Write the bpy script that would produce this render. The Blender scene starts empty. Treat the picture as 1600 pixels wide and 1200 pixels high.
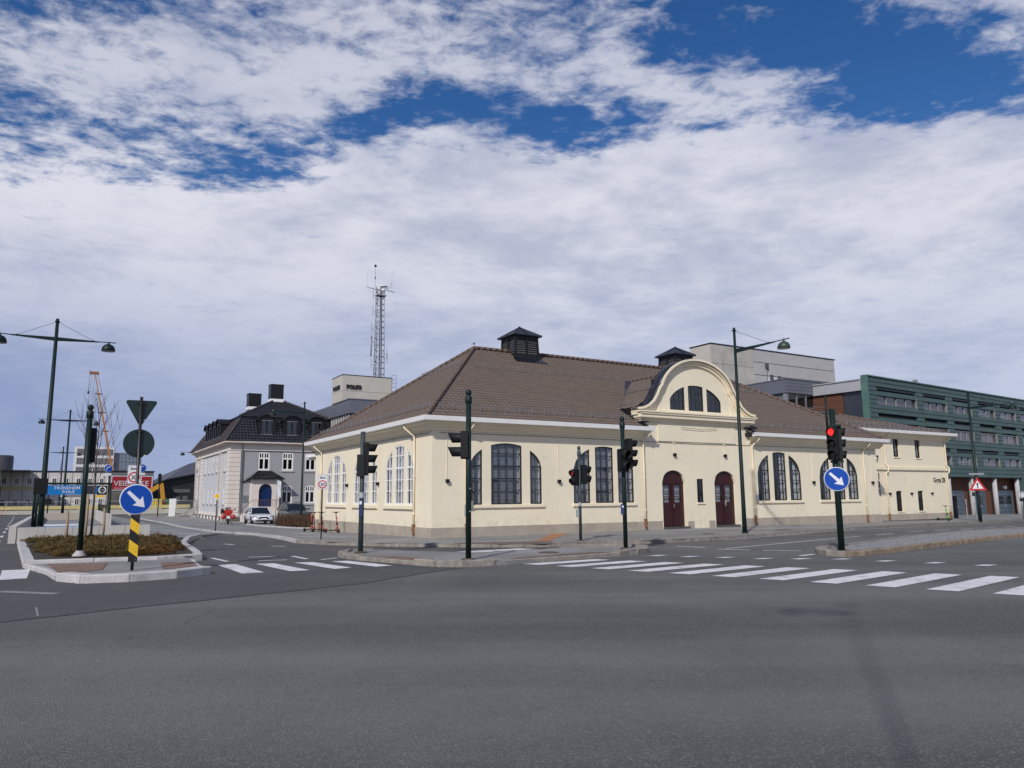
import bpy, bmesh, math, random
from mathutils import Vector, Matrix
from mathutils.geometry import tessellate_polygon
random.seed(7)
D = bpy.data
SC = bpy.context.scene
COL = SC.collection
R = math.radians
PI = math.pi

# ------------------------------------------------------------------ camera
cam = D.cameras.new("camera")
cam.lens = 36.0 * 1160 / 1600
cam.sensor_width = 36.0
cam.clip_end = 4000
cam.clip_start = 0.05
camo = D.objects.new("camera", cam)
COL.objects.link(camo)
pitch, roll = math.atan(175 / 1160), math.atan(0.0078)
camo.matrix_world = (Matrix.Translation((0, 0, 1.7)) @ Matrix.Rotation(PI / 2 + pitch, 4, 'X')
                     @ Matrix.Rotation(-roll, 4, 'Z'))
SC.camera = camo

# ------------------------------------------------------------------ light
SUN_AZ, SUN_EL = 201.0, 36.0            # compass style: clockwise from +Y
sd = Vector((math.sin(R(SUN_AZ)) * math.cos(R(SUN_EL)), math.cos(R(SUN_AZ)) * math.cos(R(SUN_EL)), math.sin(R(SUN_EL))))
sl = D.lights.new("sun", 'SUN')
sl.energy = 3.6
sl.angle = R(1.3)
sl.color = (1.0, 0.95, 0.87)
so = D.objects.new("sun", sl)
so.rotation_euler = (-sd).to_track_quat('-Z', 'Y').to_euler()
COL.objects.link(so)
SC.view_settings.view_transform = 'Standard'
SC.view_settings.look = 'None'
SC.view_settings.exposure = 0.0
SC.view_settings.gamma = 1.0
SC.view_settings.use_curve_mapping = False


class NT:
    """small helper that writes node trees"""
    def __init__(s, tree):
        s.t = tree
        s.n = tree.nodes
        s.l = tree.links

    def node(s, typ, **kw):
        n = s.n.new(typ)
        for k, v in kw.items():
            if k.startswith('i_'):
                key = k[2:].replace('_', ' ')
                n.inputs[key].default_value = v
            elif k.startswith('x'):
                n.inputs[int(k[1:])].default_value = v
            else:
                setattr(n, k, v)
        return n

    def link(s, a, b):
        s.l.new(a, b)

    def math(s, op, a, b=None, c=None, clamp=False):
        n = s.n.new('ShaderNodeMath')
        n.operation = op
        n.use_clamp = clamp
        for i, v in enumerate((a, b, c)):
            if v is None:
                continue
            if isinstance(v, (int, float)):
                n.inputs[i].default_value = v
            else:
                s.link(v, n.inputs[i])
        return n.outputs[0]

    def mix(s, f, a, b):
        n = s.n.new('ShaderNodeMix')
        n.data_type = 'RGBA'
        for i, v in ((0, f), (6, a), (7, b)):
            if isinstance(v, (int, float)):
                n.inputs[i].default_value = v
            elif isinstance(v, tuple):
                n.inputs[i].default_value = (*v, 1) if len(v) == 3 else v
            else:
                s.link(v, n.inputs[i])
        return n.outputs[2]

    def ramp(s, f, lo, hi):
        n = s.n.new('ShaderNodeMapRange')
        n.interpolation_type = 'SMOOTHSTEP'
        n.inputs[1].default_value = lo
        n.inputs[2].default_value = hi
        s.link(f, n.inputs[0])
        return n.outputs[0]

    def noise(s, vec, scale, detail=4, rough=0.55, dist=0.0):
        n = s.n.new('ShaderNodeTexNoise')
        n.inputs['Scale'].default_value = scale
        n.inputs['Detail'].default_value = detail
        n.inputs['Roughness'].default_value = rough
        n.inputs['Distortion'].default_value = dist
        if vec is not None:
            s.link(vec, n.inputs['Vector'])
        return n.outputs['Fac']

    def mapping(s, vec, scale=(1, 1, 1), rot=(0, 0, 0), loc=(0, 0, 0)):
        n = s.n.new('ShaderNodeMapping')
        n.inputs['Scale'].default_value = scale
        n.inputs['Rotation'].default_value = rot
        n.inputs['Location'].default_value = loc
        s.link(vec, n.inputs['Vector'])
        return n.outputs[0]


# ------------------------------------------------------------------ sky
W = D.worlds.new("World")
SC.world = W
W.use_nodes = True
w = NT(W.node_tree)
w.n.clear()
wo = w.node('ShaderNodeOutputWorld')
sky = w.node('ShaderNodeTexSky', sky_type='NISHITA')
sky.sun_disc = False
sky.sun_elevation = R(SUN_EL)
sky.sun_rotation = R(SUN_AZ)
sky.air_density = 1.0
sky.ozone_density = 2.2
sky.dust_density = 0.3
bg1 = w.node('ShaderNodeBackground')
hsv = w.node('ShaderNodeHueSaturation')
hsv.inputs['Saturation'].default_value = 1.34
hsv.inputs['Value'].default_value = 1.12
hsv.inputs['Hue'].default_value = 0.511
w.link(sky.outputs[0], hsv.inputs['Color'])
w.link(hsv.outputs[0], bg1.inputs[0])
bg1.inputs[1].default_value = 0.085
tc = w.node('ShaderNodeTexCoord')
sx = w.node('ShaderNodeSeparateXYZ')
w.link(tc.outputs['Generated'], sx.inputs[0])
zz = w.math('MAXIMUM', sx.outputs[2], 0.02)
zs = w.math('ADD', zz, 0.05)
cx = w.math('DIVIDE', sx.outputs[0], zs)          # the cloud sheet, seen as a plane overhead
cy = w.math('DIVIDE', sx.outputs[1], zs)
cv = w.node('ShaderNodeCombineXYZ')
w.link(cx, cv.inputs[0])
w.link(cy, cv.inputs[1])
P2 = cv.outputs[0]
n_big = w.noise(w.mapping(P2, (1, 1, 1), (0, 0, 0.3), (3.1, 1.7, 0)), 1.5, 5, 0.55, 0.1)
n_mid = w.noise(w.mapping(P2, (1, 1.25, 1), (0, 0, -0.5), (9.3, 4.2, 0)), 3.8, 8, 0.62, 0.15)
n_fin = w.noise(w.mapping(P2, (1, 1.2, 1), (0, 0, -0.35), (1.1, 7.7, 0)), 12.5, 9, 0.64, 0.25)


def blob(px, py, rx, ry, amp, rot=0.0):
    m = w.node('ShaderNodeMapping')
    m.vector_type = 'TEXTURE'
    m.inputs['Location'].default_value = (px, py, 0)
    m.inputs['Rotation'].default_value = (0, 0, rot)
    m.inputs['Scale'].default_value = (rx, ry, 1)
    w.link(P2, m.inputs['Vector'])
    ln = w.node('ShaderNodeVectorMath', operation='LENGTH')
    w.link(m.outputs[0], ln.inputs[0])
    f = w.ramp(ln.outputs['Value'], 1.6, 0.0)
    return w.math('MULTIPLY', f, amp)


# dens > 0.5 is cloud
dens = w.math('ADD', w.math('MULTIPLY', n_big, 0.3), w.math('MULTIPLY', n_mid, 0.55))
dens = w.math('ADD', dens, w.math('MULTIPLY', n_fin, 0.58))
ln0 = w.node('ShaderNodeVectorMath', operation='LENGTH')
w.link(P2, ln0.inputs[0])
wob = w.math('MULTIPLY', w.math('SUBTRACT', n_big, 0.5), 0.5)
sheet = w.math('MAXIMUM', w.ramp(w.math('ADD', cy, wob), 1.58, 1.98), w.ramp(ln0.outputs['Value'], 2.3, 3.4))
dens = w.math('ADD', dens, w.math('MULTIPLY', sheet, 0.26))
for args in ((-1.05, 1.88, .50, .19, -.205, .12), (-.68, 1.86, .38, .15, -.20, -.35), (-.35, 1.70, .25, .09, -.14, -.5), (.13, 1.80, .16, .13, -.22, 0), (.89, 1.62, .20, .20, -.20, -.3),
             (.62, 1.38, .36, .11, -.14, .0), (-.08, 1.65, .24, .09, -.15, .2), (1.15, 1.50, .28, .12, -.07, 0), (.85, 1.30, .3, .06, .05, 0),
             (-.75, 1.46, .60, .16, .11, .1), (-.15, 1.38, .35, .15, .08, .2), (.45, 1.58, .22, .10, .14, .3), (1.3, 1.75, .25, .10, .12, 0), (.15, 1.50, .14, .10, .06, 0)):
    dens = w.math('ADD', dens, blob(*args))
mask = w.ramp(dens, 0.615, 0.87)
thin = w.math('MULTIPLY', mask, w.math('ADD', w.math('MULTIPLY', sheet, 0.2), 0.78))
# cloud colour: bright where thick tops catch the sun, grey blue below and towards the horizon
vdir = w.mapping(tc.outputs['Generated'], (1, 1, 2.6), (0, 0, 0), (0.4, 0.2, 0.1))
shade = w.noise(vdir, 4.2, 7, 0.6, 0.25)
shade2 = w.noise(vdir, 13.0, 6, 0.6, 0.3)
sh = w.math('ADD', w.math('MULTIPLY', shade, 0.66), w.math('MULTIPLY', shade2, 0.17))
sh = w.math('ADD', sh, w.math('MULTIPLY', n_mid, 0.17))
sh = w.math('ADD', sh, w.math('MULTIPLY', w.math('SUBTRACT', n_fin, 0.5), 0.07))
lit = w.ramp(sh, 0.37, 0.60)
el = sx.outputs[2]
c_hi = w.mix(lit, (0.47, 0.505, 0.64), (0.73, 0.735, 0.82))
leftness = w.ramp(sx.outputs[0], -0.62, 0.30)
c_lowL = w.mix(lit, (0.25, 0.325, 0.55), (0.32, 0.39, 0.60))
c_lowR = w.mix(lit, (0.385, 0.455, 0.65), (0.52, 0.575, 0.735))
c_low = w.mix(leftness, c_lowL, c_lowR)
ccol = w.mix(w.ramp(el, 0.06, 0.36), c_low, c_hi)
hz = w.ramp(el, -0.02, 0.02)
ccol = w.mix(hz, (0.16, 0.17, 0.2), ccol)
bg2 = w.node('ShaderNodeBackground')
w.link(ccol, bg2.inputs[0])
bg2.inputs[1].default_value = 1.0
mx = w.node('ShaderNodeMixShader')
w.link(thin, mx.inputs[0])
w.link(bg1.outputs[0], mx.inputs[1])
w.link(bg2.outputs[0], mx.inputs[2])
w.link(mx.outputs[0], wo.inputs[0])

# ------------------------------------------------------------------ street frame and terrain
AL = R(30.92)                                       # long facade direction, anticlockwise from +X
DL = Vector((math.cos(AL), math.sin(AL), 0))
DS = Vector((-math.sin(AL), math.cos(AL), 0))
CORNER = Vector((-3.167, 29.296, 0))


def smf(x):
    x = min(1.0, max(0.0, x))
    return x * x * (3 - 2 * x)


def T(x, y):
    """height of the road surface"""
    s = x * DS.x + y * DS.y
    t = x * DL.x + y * DL.y
    a = -.5 * smf((s - 22) / 38) - .15 * smf((s - 55) / 20) + .65 * smf((s - 85) / 40)
    return a * smf((t - 2) / 8) * (1 - smf((t - 26) / 18)) - .013 * max(0, min(t, 95) - 32)


def ST(s, t, z=0):
    p = DS * s + DL * t
    return Vector((p.x, p.y, z))


# ------------------------------------------------------------------ materials
MATS = {}


def mat(name, col, rough=0.7, metal=0.0, var=0.12, scale=3.0, bump=0.0, bscale=40.0, dirt=None, spec=0.5, coords='Object', coat=0.0, streak=0.0):
    """painted or mineral surface: colour with two noise scales, optional streaks and bump"""
    if name in MATS:
        return MATS[name]
    m = D.materials.new(name)
    m.use_nodes = True
    k = NT(m.node_tree)
    b = k.n['Principled BSDF']
    b.inputs['Roughness'].default_value = rough
    b.inputs['Metallic'].default_value = metal
    b.inputs['Specular IOR Level'].default_value = spec
    if coat:
        b.inputs['Coat Weight'].default_value = coat
        b.inputs['Coat Roughness'].default_value = 0.04
    tcn = k.node('ShaderNodeTexCoord').outputs[coords]
    n1 = k.noise(tcn, scale, 6, 0.6)
    n2 = k.noise(tcn, scale * 9, 3, 0.6)
    f = k.math('ADD', k.math('MULTIPLY', n1, 0.65), k.math('MULTIPLY', n2, 0.35))
    f = k.ramp(f, 0.3, 0.7)
    lo = tuple(c * (1 - var) for c in col)
    hi = tuple(min(1, c * (1 + var * 0.6)) for c in col)
    c = k.mix(f, lo, hi)
    if dirt:
        dn = k.noise(k.mapping(tcn, (1, 1, 0.25)), scale * 1.7, 5, 0.65)
        c = k.mix(k.math('MULTIPLY', k.ramp(dn, 0.55, 0.8), dirt[1]), c, dirt[0])
    if name == 'cream plaster':
        sz = k.node('ShaderNodeSeparateXYZ')
        k.link(tcn, sz.inputs[0])
        foot = k.math('MULTIPLY', k.ramp(sz.outputs[2], 1.0, 0.3), k.ramp(k.noise(tcn, 2.5, 6, 0.7), 0.42, 0.72))
        c = k.mix(k.math('MULTIPLY', foot, 0.38), c, (0.40, 0.33, 0.24))
        run = k.noise(k.mapping(tcn, (5, 5, 0.22)), 1.6, 5, 0.6)
        c = k.mix(k.math('MULTIPLY', k.ramp(run, 0.56, 0.80), 0.15), c, (0.46, 0.40, 0.31))
        sp = k.noise(tcn, 1.1, 2, 0.3)
        c = k.mix(k.math('MULTIPLY', k.ramp(sp, 0.72, 0.76), 0.3), c, (0.55, 0.47, 0.36))
    if streak:
        sn = k.noise(k.mapping(tcn, (6, 6, 0.25)), 2.0, 4, 0.6)
        c = k.mix(k.math('MULTIPLY', k.ramp(sn, 0.5, 0.8), streak), c, tuple(x * 0.45 for x in col))
    k.link(c, b.inputs['Base Color'])
    if bump:
        bn = k.noise(tcn, bscale, 4, 0.6)
        bp = k.node('ShaderNodeBump')
        bp.inputs['Strength'].default_value = bump
        bp.inputs['Distance'].default_value = 0.01
        k.link(bn, bp.inputs['Height'])
        k.link(bp.outputs[0], b.inputs['Normal'])
    MATS[name] = m
    return m


def glass_mat(name, tint=(0.03, 0.04, 0.045), opa=0.55, refl=1.0):
    if name in MATS:
        return MATS[name]
    m = D.materials.new(name)
    m.use_nodes = True
    k = NT(m.node_tree)
    k.n.clear()
    o = k.node('ShaderNodeOutputMaterial')
    tr = k.node('ShaderNodeBsdfTransparent')
    tr.inputs[0].default_value = (1 - opa, 1 - opa * 0.97, 1 - opa * 0.95, 1)
    gl = k.node('ShaderNodeBsdfGlossy')
    gl.inputs['Roughness'].default_value = 0.02
    gl.inputs['Color'].default_value = (0.9 * refl, 0.95 * refl, refl, 1)
    tcn = k.node('ShaderNodeTexCoord').outputs['Object']
    bp = k.node('ShaderNodeBump')
    bp.inputs['Strength'].default_value = 0.12
    bp.inputs['Distance'].default_value = 0.02
    k.link(k.noise(tcn, 1.3, 2, 0.5), bp.inputs['Height'])
    k.link(bp.outputs[0], gl.inputs['Normal'])
    fr = k.node('ShaderNodeLayerWeight')
    fr.inputs[0].default_value = 0.5
    f = k.math('ADD', k.math('MULTIPLY', k.math('POWER', fr.outputs['Facing'], 4.0), 0.75), 0.09, clamp=True)
    mx = k.node('ShaderNodeMixShader')
    k.link(f, mx.inputs[0])
    k.link(tr.outputs[0], mx.inputs[1])
    k.link(gl.outputs[0], mx.inputs[2])
    k.link(mx.outputs[0], o.inputs[0])
    MATS[name] = m
    return m


def emis_mat(name, col, strength):
    if name in MATS:
        return MATS[name]
    m = D.materials.new(name)
    m.use_nodes = True
    b = m.node_tree.nodes['Principled BSDF']
    b.inputs['Base Color'].default_value = (*[c * .3 for c in col], 1)
    b.inputs['Emission Color'].default_value = (*col, 1)
    b.inputs['Emission Strength'].default_value = strength
    MATS[name] = m
    return m


def asphalt(name, base, light, grain=1.0, tracks=True, warm=0.0):
    m = D.materials.new(name)
    m.use_nodes = True
    k = NT(m.node_tree)
    b = k.n['Principled BSDF']
    tcn = k.node('ShaderNodeTexCoord').outputs['Object']
    # worn lanes run along the main street
    al = k.mapping(tcn, (0.03, 0.42, 1), (0, 0, -AL))
    big = k.noise(al, 1.0, 5, 0.55, 0.3)
    pat = k.noise(tcn, 0.35, 6, 0.6, 0.2)
    f = k.math('ADD', k.math('MULTIPLY', big, 0.62 if tracks else 0.15), k.math('MULTIPLY', pat, 0.38 if tracks else 0.7))
    f = k.ramp(f, 0.34, 0.66)
    c = k.mix(f, base, light)
    # aggregate
    vo = k.node('ShaderNodeTexVoronoi')
    vo.feature = 'F1'
    vo.inputs['Scale'].default_value = 80.0
    k.link(tcn, vo.inputs['Vector'])
    g = k.node('ShaderNodeSeparateColor')
    k.link(vo.outputs['Color'], g.inputs[0])
    chips = k.ramp(g.outputs[0], 0.72, 0.95)
    c = k.mix(k.math('MULTIPLY', chips, 0.5 * grain), c, tuple(x * 1.8 for x in light))
    fine = k.noise(tcn, 130.0, 3, 0.7)
    c = k.mix(k.math('MULTIPLY', k.ramp(fine, 0.42, 0.62), 0.35 * grain), c, tuple(x * 0.5 for x in base))
    mid = k.noise(tcn, 4.0, 5, 0.7)
    c = k.mix(k.math('MULTIPLY', k.ramp(mid, 0.52, 0.75), 0.25), c, tuple(x * 0.7 for x in base))
    spots = k.noise(tcn, 0.9, 3, 0.4)
    c = k.mix(k.math('MULTIPLY', k.ramp(spots, 0.7, 0.78), 0.35), c, tuple(x * 0.5 for x in base))
    # crack lines
    if tracks:
        dm = k.node('ShaderNodeVectorMath', operation='ADD')
        dn = k.node('ShaderNodeTexNoise')
        dn.inputs['Scale'].default_value = 0.6
        k.link(tcn, dn.inputs['Vector'])
        k.link(tcn, dm.inputs[0])
        k.link(dn.outputs['Color'], dm.inputs[1])
        cr = k.node('ShaderNodeTexVoronoi')
        cr.feature = 'DISTANCE_TO_EDGE'
        cr.inputs['Scale'].default_value = 0.16
        k.link(dm.outputs[0], cr.inputs['Vector'])
        line = k.ramp(cr.outputs['Distance'], 0.004, 0.001)
        gate = k.ramp(k.noise(tcn, 0.22, 2, 0.5), 0.56, 0.64)
        c = k.mix(k.math('MULTIPLY', k.math('MULTIPLY', line, gate), 0.55), c, tuple(x * 0.3 for x in base))
    k.link(c, b.inputs['Base Color'])
    b.inputs['Roughness'].default_value = 0.68
    b.inputs['Specular IOR Level'].default_value = 0.4
    bp = k.node('ShaderNodeBump')
    bp.inputs['Strength'].default_value = 0.75
    bp.inputs['Distance'].default_value = 0.012
    k.link(k.math('ADD', vo.outputs['Distance'], k.math('MULTIPLY', fine, 0.5)), bp.inputs['Height'])
    k.link(bp.outputs[0], b.inputs['Normal'])
    MATS[name] = m
    return m


def paint_mat():
    m = D.materials.new('road paint')
    m.use_nodes = True
    k = NT(m.node_tree)
    b = k.n['Principled BSDF']
    tcn = k.node('ShaderNodeTexCoord').outputs['Object']
    wear = k.noise(tcn, 2.2, 8, 0.72)
    fine = k.noise(tcn, 60, 3, 0.7)
    f = k.ramp(k.math('ADD', k.math('MULTIPLY', wear, 0.66), k.math('MULTIPLY', fine, 0.34)), 0.50, 0.63)
    tone = k.mix(k.noise(tcn, 1.0, 4, 0.6), (0.52, 0.52, 0.55), (0.72, 0.71, 0.72))
    c = k.mix(k.math('MULTIPLY', f, 0.75), tone, (0.16, 0.16, 0.17))
    k.link(c, b.inputs['Base Color'])
    b.inputs['Roughness'].default_value = 0.75
    MATS['road paint'] = m
    return m


def tile_mat(name, col, rough=0.75, var=0.25, bump=0.2):
    m = mat(name, col, rough, 0, var, 1.2, bump, 30, dirt=((col[0] * .6, col[1] * .62, col[2] * .6), 0.6))
    return m


def brick_mat(name, c1, c2, scale=4.0):
    m = D.materials.new(name)
    m.use_nodes = True
    k = NT(m.node_tree)
    b = k.n['Principled BSDF']
    tcn = k.node('ShaderNodeTexCoord').outputs['Object']
    mp = k.mapping(tcn, (1, 1, 1), (R(90), 0, 0))
    br = k.node('ShaderNodeTexBrick')
    br.inputs['Scale'].default_value = scale
    br.inputs['Color1'].default_value = (*c1, 1)
    br.inputs['Color2'].default_value = (*c2, 1)
    br.inputs['Mortar'].default_value = (c1[0] * .5, c1[1] * .5, c1[2] * .5, 1)
    br.inputs['Mortar Size'].default_value = 0.012
    k.link(mp, br.inputs['Vector'])
    k.link(br.outputs['Color'], b.inputs['Base Color'])
    b.inputs['Roughness'].default_value = 0.85
    MATS[name] = m
    return m


ASPH = asphalt('old asphalt', (0.076, 0.075, 0.072), (0.156, 0.154, 0.148))
ASPH2 = asphalt('new dark asphalt', (0.066, 0.065, 0.065), (0.105, 0.104, 0.104), 0.7, False)
PAVE = asphalt('pavement asphalt', (0.19, 0.188, 0.185), (0.34, 0.337, 0.33), 0.5, False)
PAINT = paint_mat()
KERB_L = mat('light granite kerb', (0.44, 0.43, 0.43), 0.8, 0, 0.25, 2.5, 0.4, 60, dirt=((0.20, 0.16, 0.13), 0.65), coords='Object')
KERB_G = mat('grey granite kerb', (0.25, 0.225, 0.20), 0.85, 0, 0.4, 3.5, 0.6, 40, dirt=((0.12, 0.09, 0.07), 0.7))
KERB_B = mat('brown granite kerb', (0.24, 0.185, 0.135), 0.85, 0, 0.4, 3.5, 0.6, 40, dirt=((0.10, 0.07, 0.05), 0.7))
CREAM = mat('cream plaster', (0.755, 0.682, 0.53), 0.88, 0, 0.06, 0.5, 0.3, 25, dirt=((0.58, 0.51, 0.39), 0.35))
CREAM_T = mat('cream painted trim', (0.77, 0.68, 0.515), 0.75, 0, 0.06, 1.0, 0.1, 25)
STONE = mat('grey plinth render', (0.36, 0.315, 0.265), 0.9, 0, 0.18, 1.4, 0.5, 30, dirt=((0.24, 0.2, 0.165), 0.6))
TILE = mat('brown concrete tile', (0.130, 0.098, 0.083), 0.8, 0, 0.14, 1.6, 0.2, 30, dirt=((.085, .070, .058), .22))
TILE_B = mat('black glazed tile', (0.018, 0.018, 0.022), 0.09, 0, 0.5, 4.0, 0.3, 10, dirt=((0.05, 0.045, 0.05), 0.5), spec=0.7)
TILE_BR = mat('dark brown glazed tile', (0.055, 0.042, 0.04), 0.45, 0, 0.4, 4.0, 0.3, 10)
WHITE_M = mat('white painted metal', (0.80, 0.80, 0.80), 0.35, 0, 0.05, 2.0)
WHITE_F = mat('white window frame', (0.76, 0.75, 0.74), 0.5, 0, 0.05, 2.0)
DARK_F = mat('dark green window frame', (0.022, 0.026, 0.026), 0.5, 0, 0.2, 2.0)
BLACK_M = mat('black sheet metal', (0.012, 0.013, 0.016), 0.42, 0.3, 0.3, 2.0, 0.05, 8)
LEAD = mat('dark grey roofing metal', (0.022, 0.024, 0.034), 0.38, 0.5, 0.3, 1.2, 0.05, 6)
POLE = mat('dark green pole paint', (0.006, 0.018, 0.017), 0.5, 0, 0.25, 5.0, spec=0.25)
POLE_G = mat('faded grey green pole paint', (0.035, 0.055, 0.06), 0.55, 0, 0.3, 5.0)
BLACK_P = mat('black signal plastic', (0.008, 0.009, 0.011), 0.6, 0, 0.2, 5.0, spec=0.25)
ROOM_SHADE = mat('dark interior', (0.02, 0.02, 0.022), 0.9, 0, 0.2, 1.0)  # near-black wall colour stands in for the shade inside the rooms
BLIND = mat('slate blue blind slats', (0.27, 0.285, 0.33), 0.55, 0, 0.12, 2.0)
CURT = mat('white curtain cloth', (0.60, 0.60, 0.62), 0.9, 0, 0.1, 2.0)
CURT_G = mat('pale grey curtain cloth', (0.42, 0.44, 0.48), 0.9, 0, 0.1, 2.0)
RUST = mat('rusty iron', (0.22, 0.09, 0.035), 0.85, 0.1, 0.5, 9.0, 0.5, 40)
DOORW = mat('dark red door paint', (0.034, 0.004, 0.0045), 0.42, 0, 0.25, 3.0)
STEEL = mat('galvanised steel', (0.38, 0.39, 0.41), 0.42, 0.7, 0.15, 4.0)
CONC = mat('concrete', (0.42, 0.40, 0.37), 0.88, 0, 0.25, 0.8, 0.4, 20, dirt=((0.19, 0.175, 0.155), 0.9), streak=0.45)
CONC_L = mat('pale smooth concrete', (0.40, 0.395, 0.40), 0.85, 0, 0.1, 0.7, 0.2, 20, streak=0.3)
CONC_T = mat('tower concrete', (0.46, 0.435, 0.39), 0.85, 0, 0.1, 0.5, 0.2, 20, streak=0.2)
GLASS = glass_mat('window glass', opa=0.25)
GLASS_D = glass_mat('dark window glass', opa=0.8)
SOIL = mat('dark soil', (0.035, 0.026, 0.02), 0.95, 0, 0.4, 6, 0.8, 60)
RED_TAC = mat('brown tactile paving', (0.165, 0.112, 0.093), 0.85, 0, 0.3, 3, 0.3, 30)
WOOD = mat('weathered stake wood', (0.30, 0.21, 0.14), 0.8, 0, 0.3, 6, 0.3, 30)
S_BLUE = mat('blue sign sheeting', (0.0, 0.055, 0.34), 0.35, 0, 0.05, 2, spec=0.4)
S_WHITE = mat('white sign sheeting', (0.66, 0.66, 0.72), 0.4, 0, 0.05, 2)
S_RED = mat('red sign sheeting', (0.42, 0.012, 0.02), 0.4, 0, 0.05, 2)
S_YEL = mat('yellow sign sheeting', (0.72, 0.45, 0.02), 0.45, 0, 0.12, 3)
S_BLK = mat('black sign sheeting', (0.01, 0.01, 0.011), 0.45, 0, 0.1, 3)
RUBBER = mat('black rubber', (0.015, 0.015, 0.016), 0.8, 0, 0.2, 5)
CHROME = mat('chrome', (0.6, 0.6, 0.62), 0.15, 0.95, 0.05, 3)


# ------------------------------------------------------------------ mesh building
class MB:
    def __init__(s):
        s.v = []
        s.f = []
        s.m = []
        s.smooth = []
        s.cur = 0
        s.sm = False

    def add(s, vs, fs):
        o = len(s.v)
        s.v.extend([tuple(v) for v in vs])
        for f in fs:
            s.f.append(tuple(i + o for i in f))
            s.m.append(s.cur)
            s.smooth.append(s.sm)

    def quad(s, a, b, c, d):
        s.add([a, b, c, d], [(0, 1, 2, 3)])

    def box(s, x0, x1, y0, y1, z0, z1):
        s.add([(x0, y0, z0), (x1, y0, z0), (x1, y1, z0), (x0, y1, z0), (x0, y0, z1), (x1, y0, z1), (x1, y1, z1), (x0, y1, z1)],
              [(0, 3, 2, 1), (4, 5, 6, 7), (0, 1, 5, 4), (1, 2, 6, 5), (2, 3, 7, 6), (3, 0, 4, 7)])

    def cbox(s, c, d, rz=0.0, rx=0.0, ry=0.0):
        M = Matrix.Translation(c) @ Matrix.Rotation(rz, 4, 'Z') @ Matrix.Rotation(ry, 4, 'Y') @ Matrix.Rotation(rx, 4, 'X')
        x, y, z = d[0] / 2, d[1] / 2, d[2] / 2
        vs = [M @ Vector(p) for p in [(-x, -y, -z), (x, -y, -z), (x, y, -z), (-x, y, -z), (-x, -y, z), (x, -y, z), (x, y, z), (-x, y, z)]]
        s.add(vs, [(0, 3, 2, 1), (4, 5, 6, 7), (0, 1, 5, 4), (1, 2, 6, 5), (2, 3, 7, 6), (3, 0, 4, 7)])

    def bar(s, a, b, w_, h_=None, up=Vector((0, 0, 1))):
        """rectangular bar from a to b"""
        h_ = h_ or w_
        a, b = Vector(a), Vector(b)
        d = (b - a).normalized()
        if abs(d.dot(up)) > 0.99:
            up = Vector((0, 1, 0))
        x = d.cross(up).normalized() * w_ / 2
        y = x.cross(d).normalized() * h_ / 2
        vs = [a - x - y, a + x - y, a + x + y, a - x + y, b - x - y, b + x - y, b + x + y, b - x + y]
        s.add(vs, [(0, 3, 2, 1), (4, 5, 6, 7), (0, 1, 5, 4), (1, 2, 6, 5), (2, 3, 7, 6), (3, 0, 4, 7)])

    def tube(s, pts, r, n=8, cap=True):
        pts = [Vector(p) for p in pts]
        rs = r if isinstance(r, (list, tuple)) else [r] * len(pts)
        rings = []
        prev = None
        for i, p in enumerate(pts):
            d = (pts[min(i + 1, len(pts) - 1)] - pts[max(i - 1, 0)]).normalized()
            up = Vector((0, 0, 1)) if abs(d.z) < 0.95 else Vector((1, 0, 0))
            if prev is not None:
                x = (prev - d * prev.dot(d)).normalized()
            else:
                x = d.cross(up).normalized()
            prev = x
            y = d.cross(x).normalized()
            rings.append([p + (x * math.cos(2 * PI * k / n) + y * math.sin(2 * PI * k / n)) * rs[i] for k in range(n)])
        vs = [v for rg in rings for v in rg]
        fs = []
        for i in range(len(rings) - 1):
            for k in range(n):
                k2 = (k + 1) % n
                fs.append((i * n + k, i * n + k2, (i + 1) * n + k2, (i + 1) * n + k))
        if cap:
            fs.append(tuple(range(n))[::-1])
            fs.append(tuple((len(rings) - 1) * n + k for k in range(n)))
        old = s.sm
        s.sm = n > 5
        s.add(vs, fs)
        s.sm = old

    def lathe(s, prof, n=16, c=(0, 0, 0), M=None):
        """profile [(r, z)...] turned about Z"""
        vs = []
        M = M or Matrix.Identity(4)
        for r, z in prof:
            for k in range(n):
                vs.append(M @ Vector((c[0] + r * math.cos(2 * PI * k / n), c[1] + r * math.sin(2 * PI * k / n), c[2] + z)))
        fs = []
        for i in range(len(prof) - 1):
            for k in range(n):
                k2 = (k + 1) % n
                fs.append((i * n + k, i * n + k2, (i + 1) * n + k2, (i + 1) * n + k))
        old = s.sm
        s.sm = True
        s.add(vs, fs)
        s.sm = False
        top = [tuple(v) for v in vs[-n:]]
        s.add([tuple(v) for v in vs[:n]], [tuple(range(n))[::-1]])
        s.add(top, [tuple(range(n))])
        s.sm = old

    def prism(s, poly, f0, f1):
        """poly 2D, f0/f1 map (a,b)->3D for the two faces"""
        n = len(poly)
        tr = tessellate_polygon([[Vector((p[0], p[1], 0)) for p in poly]])
        vs = [f0(*p) for p in poly] + [f1(*p) for p in poly]
        fs = []
        for t in tr:
            fs.append(tuple(t))
            fs.append(tuple(i + n for i in t[::-1]))
        for i in range(n):
            j = (i + 1) % n
            fs.append((i, j, j + n, i + n))
        s.add(vs, fs)

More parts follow.
